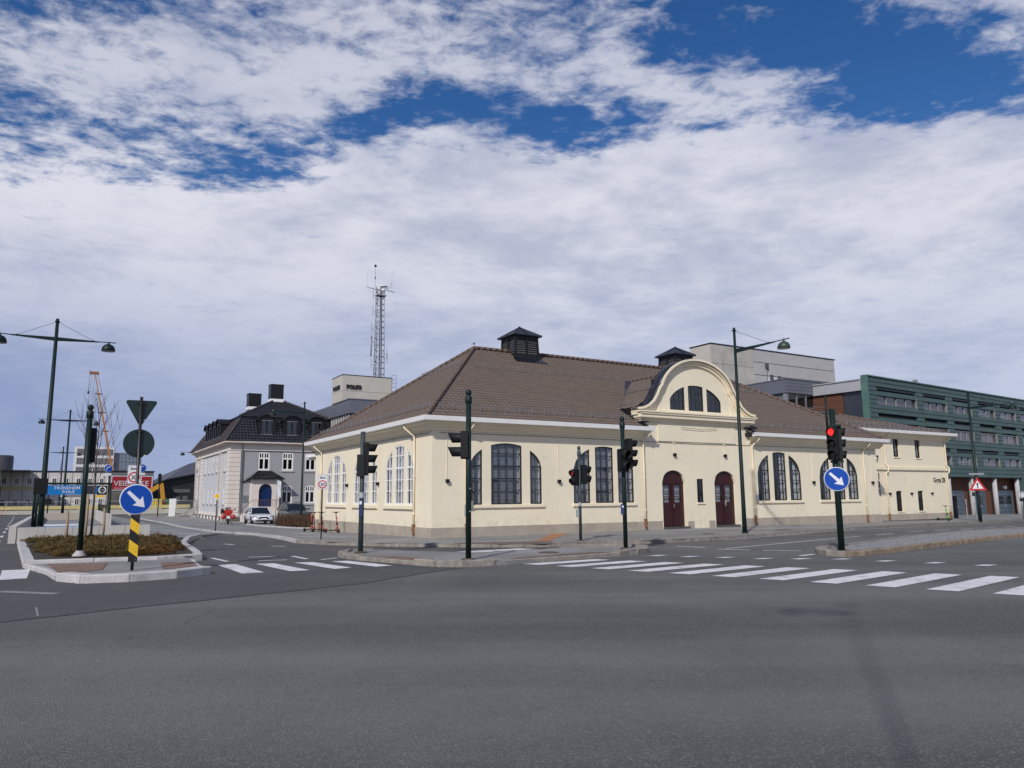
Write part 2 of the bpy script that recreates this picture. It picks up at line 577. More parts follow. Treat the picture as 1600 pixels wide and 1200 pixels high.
    def wall(s, outer, holes, f, depth, edge=True):
        """flat wall with openings; f(a, b, d) maps to 3D with d inwards; reveals go in by depth"""
        loops = [outer] + holes
        allp = [p for lp in loops for p in lp]
        tr = tessellate_polygon([[Vector((p[0], p[1], 0)) for p in lp] for lp in loops])
        s.add([f(p[0], p[1], 0) for p in allp], [tuple(t) for t in tr])
        for lp in holes + ([outer] if edge else []):
            n = len(lp)
            vs = [f(p[0], p[1], 0) for p in lp] + [f(p[0], p[1], depth) for p in lp]
            s.add(vs, [(i, (i + 1) % n, (i + 1) % n + n, i + n) for i in range(n)])

    def obj(s, name, mats, parent=None, loc=None, rz=None, recalc=True):
        me = D.meshes.new(name)
        me.from_pydata(s.v, [], s.f)
        if not isinstance(mats, (list, tuple)):
            mats = [mats]
        for m in mats:
            me.materials.append(m)
        me.polygons.foreach_set('material_index', s.m)
        me.polygons.foreach_set('use_smooth', s.smooth)
        if recalc:
            bm = bmesh.new()
            bm.from_mesh(me)
            bmesh.ops.recalc_face_normals(bm, faces=bm.faces)
            bm.to_mesh(me)
            bm.free()
        me.update()
        o = D.objects.new(name, me)
        COL.objects.link(o)
        if parent is not None:
            o.parent = parent
        if loc is not None:
            o.location = loc
        if rz is not None:
            o.rotation_euler = (0, 0, rz)
        return o


def thing(name, label, cat, loc=(0, 0, 0), rz=0.0, group=None):
    o = D.objects.new(name, None)
    o.empty_display_size = 0.3
    COL.objects.link(o)
    o.location = loc
    o.rotation_euler = (0, 0, rz)
    o['label'] = label
    o['category'] = cat
    if group:
        o['group'] = group
    return o


def tag(o, label=None, cat=None, group=None, kind=None):
    if label:
        o['label'] = label
    if cat:
        o['category'] = cat
    if group:
        o['group'] = group
    if kind:
        o['kind'] = kind
    return o


def copy_tree(o, parent=None):
    c = o.copy()
    COL.objects.link(c)
    c.parent = parent
    for ch in list(o.children):
        copy_tree(ch, c)
    return c


def inst(o, name, parent, loc, rz=0.0, sc=None):
    """another object that shares a mesh"""
    c = D.objects.new(name, o.data)
    COL.objects.link(c)
    c.parent = parent
    c.location = loc
    c.rotation_euler = (0, 0, rz)
    if sc:
        c.scale = sc
    return c


def text(name, s, h, m, parent, M, ext=0.01, sx=1.0, bold=0.0, align='CENTER'):
    """lettering as a mesh; M maps text plane (x right, y up, z out) into the parent's frame"""
    cu = D.curves.new(name, 'FONT')
    cu.body = s
    cu.size = h / 0.72
    cu.align_x = align
    cu.extrude = ext
    cu.offset = bold
    cu.resolution_u = 3
    tmp = D.objects.new(name, cu)
    COL.objects.link(tmp)
    dg = bpy.context.evaluated_depsgraph_get()
    dg.update()
    me = D.meshes.new_from_object(tmp.evaluated_get(dg))
    D.objects.remove(tmp)
    me.transform(M @ Matrix.Diagonal((sx, 1, 1, 1)))
    me.materials.clear()
    me.materials.append(m)
    o = D.objects.new(name, me)
    COL.objects.link(o)
    o.parent = parent
    return o


def frame(o, xdir, ydir):
    """matrix with origin o, x along xdir, y along ydir"""
    x = Vector(xdir).normalized()
    y = Vector(ydir).normalized()
    z = x.cross(y)
    M = Matrix((x, y, z)).transposed().to_4x4()
    M.translation = Vector(o)
    return M


def drape(name, poly, off, m, parent=None, maxl=2.0, skirt=0.0, top_only=True):
    """flat polygon laid on the terrain"""
    bm = bmesh.new()
    vs = [bm.verts.new((p[0], p[1], 0)) for p in poly]
    tr = tessellate_polygon([[Vector((p[0], p[1], 0)) for p in poly]])
    for t in tr:
        try:
            bm.faces.new([vs[i] for i in t])
        except ValueError:
            pass
    for it in range(9):
        es = [e for e in bm.edges if e.calc_length() > maxl]
        if not es:
            break
        bmesh.ops.subdivide_edges(bm, edges=es, cuts=1)
        bmesh.ops.triangulate(bm, faces=[f for f in bm.faces if len(f.verts) > 3])
    if skirt:
        be = [e for e in bm.edges if e.is_boundary]
        r = bmesh.ops.extrude_edge_only(bm, edges=be)
        low = {v for v in r['geom'] if isinstance(v, bmesh.types.BMVert)}
        for v in bm.verts:
            v.co.z = T(v.co.x, v.co.y) + off - (skirt if v in low else 0)
    else:
        for v in bm.verts:
            v.co.z = T(v.co.x, v.co.y) + off
    bmesh.ops.recalc_face_normals(bm, faces=bm.faces)
    for f in bm.faces:
        if abs(f.normal.z) > 0.5 and f.normal.z < 0:
            f.normal_flip()
    me = D.meshes.new(name)
    bm.to_mesh(me)
    bm.free()
    me.materials.append(m)
    o = D.objects.new(name, me)
    COL.objects.link(o)
    if parent:
        o.parent = parent
    return o

# ================================================================== GROUND
def make_ground():
    # far land, a metre lower than the streets
    b = MB()
    b.quad((-1500, -600, -1.6), (1500, -600, -1.6), (1500, 2400, -1.6), (-1500, 2400, -1.6))
    g = b.obj('ground', mat('far ground', (0.10, 0.10, 0.095), 0.95, 0, 0.3, 0.05))
    tag(g, kind='structure')
    # street surface that follows the terrain
    vs, fs = [], []
    xs = [-150 + 2.5 * i for i in range(125)]
    ys = [-30 + 2.5 * i for i in range(101)]
    for y in ys:
        for x in xs:
            vs.append((x, y, T(x, y)))
    nx = len(xs)
    for j in range(len(ys) - 1):
        for i in range(nx - 1):
            a = j * nx + i
            fs.append((a, a + 1, a + nx + 1, a + nx))
    b = MB()
    b.add(vs, fs)
    r = b.obj('road', ASPH, recalc=False)
    for p in r.data.polygons:
        p.use_smooth = True
    tag(r, kind='structure')
    # newer, darker surfacing of the side street
    side = [(-60, 2), (-14, 7), (-7.2, 10.77), (-6.12, 11.97), (-4.88, 13.22), (-2.99, 15.18), (-1.89, 17.3), (-1.06, 18.6),
            (0.5, 25), (-3, 27), (-9, 31), (-22, 52), (-45, 92), (-95, 92), (-95, 40), (-60, 20)]
    o = drape('road_surface', side, 0.004, ASPH2, maxl=3.0)
    tag(o, kind='structure')


make_ground()

KERBLINE = [(-62, 116), (-47.5, 92.9), (-40.75, 81.8), (-30.5, 66.4), (-23.7, 53.8), (-19.2, 46.4), (-13.4, 39.0), (-10.4, 33.5), (-8.4, 29.2),
            (-6.7, 27.5), (-4.6, 26.4), (-3.2, 25.9), (-1.9, 25.5), (-0.4, 25.3), (1.0, 25.35), (2.2, 25.8), (3.5, 26.4), (4.9, 26.75), (6.2, 27.4),
            (7.5, 28.3), (10.35, 30.7), (14.3, 33.9), (18, 37.6), (25.6, 44.8), (36.7, 54.4), (60, 73.5), (100, 105)]


def offset_line(pts, d, closed=False):
    out = []
    n = len(pts)
    for i, p in enumerate(pts):
        a = Vector(pts[(i - 1) % n] if closed else pts[max(i - 1, 0)])
        b_ = Vector(pts[(i + 1) % n] if closed else pts[min(i + 1, n - 1)])
        t = (b_ - a).normalized()
        out.append((p[0] - t.y * d, p[1] + t.x * d))
    return out


def resample(pts, step):
    """points every step metres along a polyline"""
    out = [Vector(pts[0])]
    acc = 0.0
    for a, b_ in zip(pts[:-1], pts[1:]):
        a, b_ = Vector(a), Vector(b_)
        L_ = (b_ - a).length
        pos = step - acc
        while pos <= L_:
            out.append(a + (b_ - a) * (pos / L_))
            pos += step
        acc = (acc + L_) % step
    return out


def kerb(parent, pts, w_=0.16, step=1.25, top=0.125, m=KERB_G, bottom=-0.25, jitter=0.006, near=True, rough=0.0):
    """kerb stones one by one along a line; the stone body lies to the left of the line"""
    P = resample(pts, step)
    end = Vector(pts[-1])
    if (P[-1] - end).length > step * 0.3:
        P.append(end)
    else:
        P[-1] = end
    rnd = random.Random(len(pts) * 7 + int(abs(pts[0][0]) * 10))
    joined = None
    for i, (a, b_) in enumerate(zip(P[:-1], P[1:])):
        t = (b_ - a)
        L_ = t.length
        t.normalize()
        nrm = Vector((-t.y, t.x))
        g = 0.008
        j = rnd.uniform(-jitter, jitter)
        za = T(a.x, a.y) + top + j
        zb = T(b_.x, b_.y) + top + j
        a2, b2 = a + t * g, b_ - t * g
        bv = 0.02
        sub = 3
        prof = [(0, bottom), (0, 0 - bv), (bv, 0), (w_, 0), (w_, bottom)]
        vs = []
        for k in range(sub + 1):
            q = a2 + (b2 - a2) * (k / sub)
            z = za + (zb - za) * (k / sub)
            for pi, (pn, pz) in enumerate(prof):
                r1 = rnd.uniform(-rough, rough) if 0 < k < sub or True else 0
                e = nrm * (pn + (r1 if pi in (1, 2) else 0))
                vs.append((q.x + e.x, q.y + e.y, z + pz + (r1 * 0.6 if pi in (1, 2, 3) else 0)))
        fs = []
        for k in range(sub):
            for pi in range(4):
                o = k * 5 + pi
                fs.append((o, o + 1, o + 6, o + 5))
        fs.append((0, 1, 2, 3, 4))
        o = sub * 5
        fs.append((o + 4, o + 3, o + 2, o + 1, o))
        if near:
            mb = MB()
            mb.add(vs, fs)
            mb.obj('kerb_stone', m, parent)
        else:
            joined = joined or MB()
            joined.add(vs, fs)
    if joined:
        tag(joined.obj('kerb_stone', m, parent), kind='stuff')


# ---- pavement round the buildings
pv = drape('pavement', KERBLINE + [(130, 105), (130, 160), (-62, 160)], 0.12, PAVE, maxl=3.0)
tag(pv, kind='structure')
kerb(pv, KERBLINE[:4], near=False, m=KERB_L, step=2)
kerb(pv, KERBLINE[3:9], m=KERB_L, step=1.8, w_=0.2)
kerb(pv, KERBLINE[8:22], m=KERB_G, step=1.1, w_=0.2, rough=0.006)
kerb(pv, KERBLINE[21:24], m=KERB_G, step=1.3, w_=0.2, rough=0.006)
kerb(pv, KERBLINE[23:], near=False, m=KERB_G, step=2)


def ribbed(name, poly, z, parent, m=RED_TAC, ang=0.0, pitch_=0.11):
    """tactile slab field: slab sheet with raised ribs"""
    o = drape(name, poly, z, m, parent, maxl=1.0)
    mb = MB()
    c, s_ = math.cos(ang), math.sin(ang)
    pr = [(p[0] * c + p[1] * s_, -p[0] * s_ + p[1] * c) for p in poly]
    v0, v1 = min(p[1] for p in pr), max(p[1] for p in pr)
    v = v0 + pitch_ / 2
    while v < v1:
        xs = []
        for i in range(len(pr)):
            a, b_ = pr[i], pr[(i + 1) % len(pr)]
            if (a[1] - v) * (b_[1] - v) < 0:
                k = (v - a[1]) / (b_[1] - a[1])
                xs.append(a[0] + (b_[0] - a[0]) * k)
        xs.sort()
        if len(xs) >= 2:
            p0 = (xs[0] * c - v * s_, xs[0] * s_ + v * c)
            p1 = (xs[1] * c - v * s_, xs[1] * s_ + v * c)
            mb.bar((p0[0], p0[1], T(*p0) + z + .006), (p1[0], p1[1], T(*p1) + z + .006), 0.04, 0.012)
        v += pitch_
    if mb.f:
        tag(mb.obj('tactile_rib', m, o), kind='stuff')
    return o


ribbed('tactile_paving', [(-2.05, 25.95), (-1.9, 25.68), (1.0, 25.55), (1.4, 26.3), (1.25, 26.6), (0.2, 26.2)], 0.128, pv, ang=R(5))
ora = drape('paving_strip', [(0.72, 26.25), (1.22, 26.45), (2.35, 32.35), (1.6, 31.95)], 0.126, mat('orange brown paving', (0.33, 0.15, 0.07), 0.85, 0, 0.25, 3), pv)


# ---- left median: bed, crossing refuge, nose kerb
BEDC = [(-12.15, 19.1), (-18.4, 28.4), (-22.4, 34.6), (-26.2, 41.0), (-18.8, 45.0), (-15.2, 39.0), (-14.3, 34.5), (-13.3, 30.8), (-11.5, 26.2), (-9.6, 22.7), (-8.75, 20.6)]
med = drape('median_island', [(-9.5, 16.25), (-10.02, 16.9), (-12.15, 19.1), (-18.4, 28.4), (-22.4, 34.6), (-40.8, 64), (-52, 84), (-47, 86.5), (-22, 50), (-15.2, 39.0), (-14.3, 34.5), (-13.3, 30.8), (-11.5, 26.2), (-9.6, 22.7),
                              (-8.6, 20.4), (-7.75, 18.5), (-7.05, 17.3), (-7.55, 16.55), (-8.3, 15.98), (-8.85, 15.85), (-9.2, 15.98)], 0.105, PAVE, skirt=0.3)
tag(med, kind='structure')
kerb(med, [(-9.62, 16.02), (-9.3, 15.72), (-8.77, 15.5), (-8.14, 15.62), (-7.33, 16.25), (-6.8, 17.0), (-6.86, 17.3)], m=KERB_L, w_=0.30, step=0.95, top=0.17)
kerb(med, [(-41, 64.3), (-22.6, 34.6), (-18.6, 28.4), (-12.35, 19.15)][::1], m=KERB_L, w_=0.26, step=2.0, top=0.14)
kerb(med, [(-12.35, 19.15), (-10.15, 16.85), (-9.75, 16.2)], m=KERB_L, w_=0.12, step=1.2, top=0.115)
kerb(med, [(-12.2, 19.0), (-10.7, 19.65), (-8.75, 20.3), (-8.48, 20.55), (-8.55, 20.9), (-9.5, 22.9), (-11.5, 26.6), (-13.2, 31.0), (-14.2, 34.6)], m=KERB_L, w_=0.20, step=1.5, top=0.19)
kerb(med, [(-6.9, 17.4), (-7.7, 18.6), (-8.45, 20.2)], m=KERB_L, w_=0.12, step=1.2, top=0.115)
ribbed('tactile_paving', [(-11.6, 18.9), (-10.2, 19.1), (-9.35, 17.3), (-9.75, 16.5), (-10.2, 17.05)], 0.11, med, ang=R(-35))
ribbed('tactile_paving', [(-8.9, 19.2), (-8.1, 19.2), (-7.2, 17.5), (-8.0, 17.4)], 0.11, med, ang=R(-35))
soil = drape('planting_bed', [(-12.1, 19.3), (-8.75, 20.65), (-9.7, 22.9), (-11.6, 26.4), (-13.4, 31.0), (-15.2, 31.6), (-19.4, 30.0)], 0.15, SOIL, maxl=1.2)
tag(soil, kind='structure')
# cobbles round the island sign post
mb = MB()
rn = random.Random(3)
for i in range(26):
    for j in range(3):
        x = -9.05 + i * 0.085
        kx = [(-9.3, 15.72), (-8.77, 15.5), (-8.14, 15.62), (-7.33, 16.25), (-6.8, 17.0)]
        yk = 16.0
        for (xa, ya), (xb, yb) in zip(kx[:-1], kx[1:]):
            if xa <= x <= xb:
                yk = ya + (yb - ya) * (x - xa) / (xb - xa)
        y = yk + .40 + j * 0.09
        if x > -7.4:
            continue
        mb.cbox((x + rn.uniform(-.008, .008), y, 0.105 + 0.018 + rn.uniform(-.006, .006)), (0.072, 0.074, 0.04), rn.uniform(-.15, .15))
tag(mb.obj('cobble', mat('dark sett stone', (0.09, 0.09, 0.095), 0.85, 0, 0.4, 8, 0.4, 50), med), kind='stuff')

# ---- centre refuge with three signal posts
CEN = [(-5.14, 22.5), (-4.95, 21.6), (-4.15, 20.6), (-2.45, 19.1), (-1.72, 18.5), (-1.2, 18.45), (-0.16, 19.0), (1.26, 20.15), (3.0, 21.45), (3.95, 22.6), (4.12, 23.6),
       (3.6, 24.2), (2.6, 24.2), (1.49, 23.6), (0.42, 22.6), (-1.06, 21.95), (-2.8, 22.6), (-4.1, 23.4), (-4.8, 23.2)]
cen = drape('traffic_island', CEN, 0.10, PAVE, skirt=0.25)
tag(cen, kind='structure')
kerb(cen, [(-4.4, 23.45), (-4.95, 23.25), (-5.2, 22.6), (-5.0, 21.6), (-4.2, 20.6)], m=KERB_G, w_=0.22, step=0.9, top=0.15, rough=0.015)
kerb(cen, [(-4.2, 20.6), (-2.5, 19.12)], m=KERB_G, w_=0.1, step=1.1, top=0.11)
kerb(cen, [(-2.5, 19.05), (-1.75, 18.45), (-1.2, 18.38), (-0.75, 18.6), (-0.3, 18.95)], m=KERB_G, w_=0.26, step=0.75, top=0.16, rough=0.02)
kerb(cen, [(-0.3, 18.95), (1.26, 20.1), (3.0, 21.38)], m=KERB_G, w_=0.1, step=1.1, top=0.11)
kerb(cen, [(3.0, 21.38), (3.6, 22.0), (4.05, 22.6), (4.2, 23.6), (3.65, 24.28), (2.6, 24.3), (1.45, 23.7)], m=KERB_G, w_=0.24, step=0.85, top=0.16, rough=0.02)
ribbed('tactile_paving', [(-3.85, 20.45), (-3.2, 20.7), (-2.0, 19.5), (-2.4, 19.2)], 0.106, cen, ang=R(-40))
ribbed('tactile_paving', [(-0.1, 19.3), (0.15, 19.9), (2.3, 21.5), (2.7, 21.3)], 0.106, cen, ang=R(35))

# ---- right median: granite setts and a brown kerb
RM = [(8.75, 21.5), (8.7, 21.0), (9.0, 20.6), (9.6, 20.95), (11.2, 22.2), (13.98, 24.6), (17.2, 27.2), (23, 31.6), (40, 44), (46, 50), (36, 45.5), (24.6, 36.5), (18.1, 31), (14.2, 27.7), (10.68, 24.0), (9.4, 22.9), (9.0, 22.4)]
rm = drape('median_island', RM, 0.10, mat('pale sett joints', (0.17, 0.17, 0.175), 0.9, 0, 0.3, 3, 0.6, 30), skirt=0.25)
tag(rm, kind='structure')
kerb(rm, [(9.3, 22.9), (8.85, 22.3), (8.6, 21.5), (8.65, 20.9), (8.95, 20.5)], m=KERB_G, w_=0.3, step=0.7, top=0.15, rough=0.025)
kerb(rm, [(8.95, 20.5), (9.6, 20.85), (11.2, 22.1), (13.98, 24.5), (17.2, 27.1), (23, 31.5), (40, 43.9)], m=KERB_B, w_=0.22, step=0.9, top=0.14, rough=0.02)
kerb(rm, [(45, 49.9), (24.5, 36.65), (18.0, 31.15), (14.1, 27.85), (10.6, 24.1), (9.3, 22.95)], m=KERB_G, w_=0.2, step=1.4, top=0.12, rough=0.01)
SETT = mat('pale granite sett', (0.25, 0.25, 0.262), 0.88, 0, 0.4, 7, 0.5, 40)
mb = MB()
rn = random.Random(5)


def inside(p, poly):
    c = False
    n = len(poly)
    for i in range(n):
        a, b_ = poly[i], poly[(i + 1) % n]
        if (a[1] > p[1]) != (b_[1] > p[1]) and p[0] < (b_[0] - a[0]) * (p[1] - a[1]) / (b_[1] - a[1]) + a[0]:
            c = not c
    return c


RMi = [(9.4, 21.6), (10.5, 22.0), (11.1, 22.45), (13.9, 24.9), (17.1, 27.5), (23, 31.9), (30, 37.0), (30, 40.2), (24.6, 36.2), (18.1, 30.7), (14.3, 27.4), (10.8, 23.7), (9.6, 22.6)]
for i in range(140):
    for j in range(60):
        p = Vector((9.0, 20.0)) + Vector((DL.x, DL.y)) * (i * 0.19 + (j % 2) * 0.09) + Vector((DS.x, DS.y)) * (j * 0.17 - 5.2)
        if inside(p, RMi):
            mb.cbox((p.x, p.y, T(p.x, p.y) + 0.1 + rn.uniform(0, 0.012)), (0.165, 0.145, 0.05), AL + rn.uniform(-.12, .12), rn.uniform(-.05, .05), rn.uniform(-.05, .05))
tag(mb.obj('sett', SETT, rm), kind='stuff')

# ---- painted markings
zc = D.objects.new('zebra_crossing', None)
COL.objects.link(zc)
tag(zc, kind='structure')
for k in range(12):
    lx, ly = .43 + .787 * k, 19.0 - .62 * k
    rx, ry = 2.4 + .842 * k, 20.3 - .533 * k
    hx, hy = .20, -.15
    poly = [(lx - hx, ly - hy), (lx + hx, ly + hy), (rx + hx, ry + hy), (rx - hx, ry - hy)]
    drape('stripe', poly, 0.008, PAINT, zc, maxl=2)
zc2 = D.objects.new('zebra_crossing', None)
COL.objects.link(zc2)
tag(zc2, kind='structure')
for poly in [[(-7.65, 19.6), (-7.19, 19.7), (-5.72, 17.5), (-6.16, 17.3)], [(-6.69, 19.75), (-6.25, 19.87), (-4.8, 17.96), (-5.2, 17.74)],
             [(-5.77, 20.05), (-5.32, 20.16), (-3.92, 18.5), (-4.29, 18.22)], [(-4.89, 20.34), (-4.46, 20.5), (-3.02, 19.0), (-3.38, 18.7)],
             [(-12.4, 18.46), (-11.9, 18.75), (-10.6, 16.6), (-11.0, 16.3)], [(-13.4, 17.8), (-12.9, 18.1), (-11.6, 15.9), (-12.0, 15.6)]]:
    drape('stripe', poly, 0.010, PAINT, zc2, maxl=2)
ln = D.objects.new('lane_markings', None)
COL.objects.link(ln)
tag(ln, kind='structure')
# stop-line dashes beyond the zebra
for a in [(4.08, 21.45), (4.88, 21.02), (5.76, 20.66), (6.65, 20.2), (7.57, 20.03), (8.6, 19.87), (9.4, 19.2), (10.3, 18.6), (11.1, 17.9), (12.0, 17.2)]:
    drape('dash', [(a[0] - .33, a[1] - .06), (a[0] - .05, a[1] - .17), (a[0] + .33, a[1] + .06), (a[0] + .05, a[1] + .17)], 0.008, PAINT, ln)


def line(a, b_, w_, m=PAINT, z=0.008, nm='line'):
    a, b_ = Vector(a), Vector(b_)
    t = (b_ - a).normalized()
    n = Vector((-t.y, t.x)) * w_ / 2
    drape(nm, [tuple(a - n), tuple(b_ - n), tuple(b_ + n), tuple(a + n)], z, m, ln, maxl=4)


line((6.4, 23.72), (7.25, 23.25), .13)
line((7.6, 23.1), (8.65, 22.8), .13)
line((5.46, 25.3), (6.2, 24.5), .16)
line((6.7, 23.95), (12.3, 28.9), .10)
for k in range(14):
    a = Vector((12.6, 29.2)) + Vector((.77, .638)) * (k * 3.0)
    line(a, a + Vector((.77, .638)) * 1.6, .10)
line((7.95, 28.45), (40, 56.4), .08)
line((7.9, 20.95), (8.5, 21.5), .16)
for a, b_ in [((-7.7, 22.05), (-6.95, 22.2)), ((-6.95, 20.75), (-6.25, 20.95)), ((-6.5, 22.3), (-5.75, 21.2)), ((-8.65, 21.8), (-7.75, 20.6)), ((-5.3, 20.95), (-4.98, 21.5)),
              ((-8.7, 27.3), (-8.1, 26.9)), ((-11.0, 28.8), (-10.4, 28.2)), ((-1.95, 22.9), (-.6, 23.5)), ((-1.0, 22.94), (0.2, 23.8)), ((0.1, 23.9), (0.7, 23.3))]:
    line(a, b_, .12)
drape('stripe', [(-2.2, 23.2), (-1.7, 22.9), (0.7, 24.4), (0.2, 24.75)], 0.009, PAINT, ln)
drape('stripe', [(-1.4, 22.75), (-1.0, 22.5), (1.3, 24.0), (0.9, 24.3)], 0.009, PAINT, ln)
# dashed lane lines of the left street and the far carriageway
for k in range(9):
    a = Vector((-13.5, 33.0)) + Vector((-.545, .838)) * (k * 5.0)
    line(a, a + Vector((-.545, .838)) * 1.2, .12)
for k in range(12):
    a = Vector((-17.5, 25.5)) + Vector((-.545, .838)) * (k * 5.5)
    line(a, a + Vector((-.545, .838)) * 1.8, .12)
for k in range(8):
    a = ST(88, -7 + k * 3.2)
    line((a.x, a.y), (a.x + 1.4, a.y + .8), .5)
SEAM = mat('dark joint sealant', (.022, .022, .023), .6, 0, .3, 6)
sp_ = [(-7.2, 10.77), (-6.12, 11.97), (-4.88, 13.22), (-2.99, 15.18), (-1.89, 17.3), (-1.2, 18.3)]
for a, b_ in zip(sp_[:-1], sp_[1:]):
    a, b_ = Vector(a), Vector(b_)
    n_ = 5
    prev_ = a
    rj = random.Random(int(a.x * 100))
    for i in range(1, n_ + 1):
        q_ = a.lerp(b_, i / n_) + Vector((rj.uniform(-.05, .05), rj.uniform(-.05, .05)))
        line(prev_, q_, .022, SEAM, .009, 'seam')
        prev_ = q_
line((-7.6, 12.2), (-7.0, 11.3), .03, mat('pale scuffed paint', (.22, .22, .22), .8), .009, 'scuff')
line((-9.6, 14.3), (-8.3, 13.9), .22, mat('pale scuffed paint', (.22, .22, .22), .8), .009, 'scuff')
# round inspection covers and bolt collars round the posts
IRON = mat('rusty iron cover', (0.11, 0.075, 0.055), 0.7, 0.3, 0.4, 8, 0.4, 60)


def cover(x, y, off, r, name='manhole_cover', label=None):
    mb = MB()
    mb.lathe([(r, 0), (r, 0.012), (r * .9, 0.016), (r * .86, 0.010), (0.02, 0.010)], 24)
    for k in range(-4, 5):
        hw = math.sqrt(max(0, (r * .8) ** 2 - (k * r * .18) ** 2))
        mb.box(-hw, hw, k * r * .18 - .01, k * r * .18 + .01, 0.008, 0.016)
    o = mb.obj(name, IRON, None, (x, y, T(x, y) + off))
    tag(o, kind='structure')


cover(11.9, 33.4, .12, .33)
cover(7.9, 30.6, .12, .25)
cover(14.8, 26.9, .11, .36)
cover(18.6, 29.9, .11, .36)
cover(1.0, 21.6, .10, .3)

# grit and last year's leaves lying in the gutters
mb = MB()
rg = random.Random(77)
for pts, off in ((KERBLINE[5:23], .004), ([(-9.62, 16.02), (-9.3, 15.72), (-8.77, 15.5), (-8.14, 15.62), (-7.33, 16.25), (-6.8, 17.0)], .004), ([(-12.3, 19.1), (-18.6, 28.4), (-22.6, 34.6)], .004),
                 ([(-4.9, 21.5), (-4.2, 20.6), (-2.5, 19.05), (-1.75, 18.4), (-1.2, 18.35), (-.3, 18.9), (1.26, 20.1), (3.0, 21.35)], .004), ([(8.95, 20.45), (9.6, 20.8), (11.2, 22.0), (13.98, 24.4), (17.2, 27.0)], .004)):
    for p in resample(pts, .035):
        if rg.random() < .45:
            q = Vector((p.x + rg.gauss(0, .07) - (0 if pts[0][0] > -15 else .05), p.y - abs(rg.gauss(0, .10))))
            r_ = rg.uniform(.004, .013)
            mb.cbox((q.x, q.y, T(q.x, q.y) + off + r_ * .4), (r_ * 2, r_ * 1.6, r_), rg.uniform(0, 3), rg.uniform(-.3, .3))
tag(mb.obj('gutter_grit', mat('brown grit', (.13, .105, .08), .9, 0, .5, 9), None), 'fine brown grit and leaf crumbs lying along the kerbs', 'grit', kind='stuff')

# ================================================================== THE HALL
BASE = 0.12


def arch(xc, a, z0, b_):
    return lambda x: z0 + b_ * math.sqrt(max(0.0, 1 - ((x - xc) / a) ** 2))


def light_poly(x0, x1, zb, top, n=9):
    pts = [(x0, zb), (x1, zb)]
    for i in range(n + 1):
        x = x1 + (x0 - x1) * i / n
        pts.append((x, max(top(x), zb + .02)))
    out = []
    for p in pts:
        if not out or (abs(out[-1][0] - p[0]) > 1e-4 or abs(out[-1][1] - p[1]) > 1e-4):
            out.append(p)
    return out


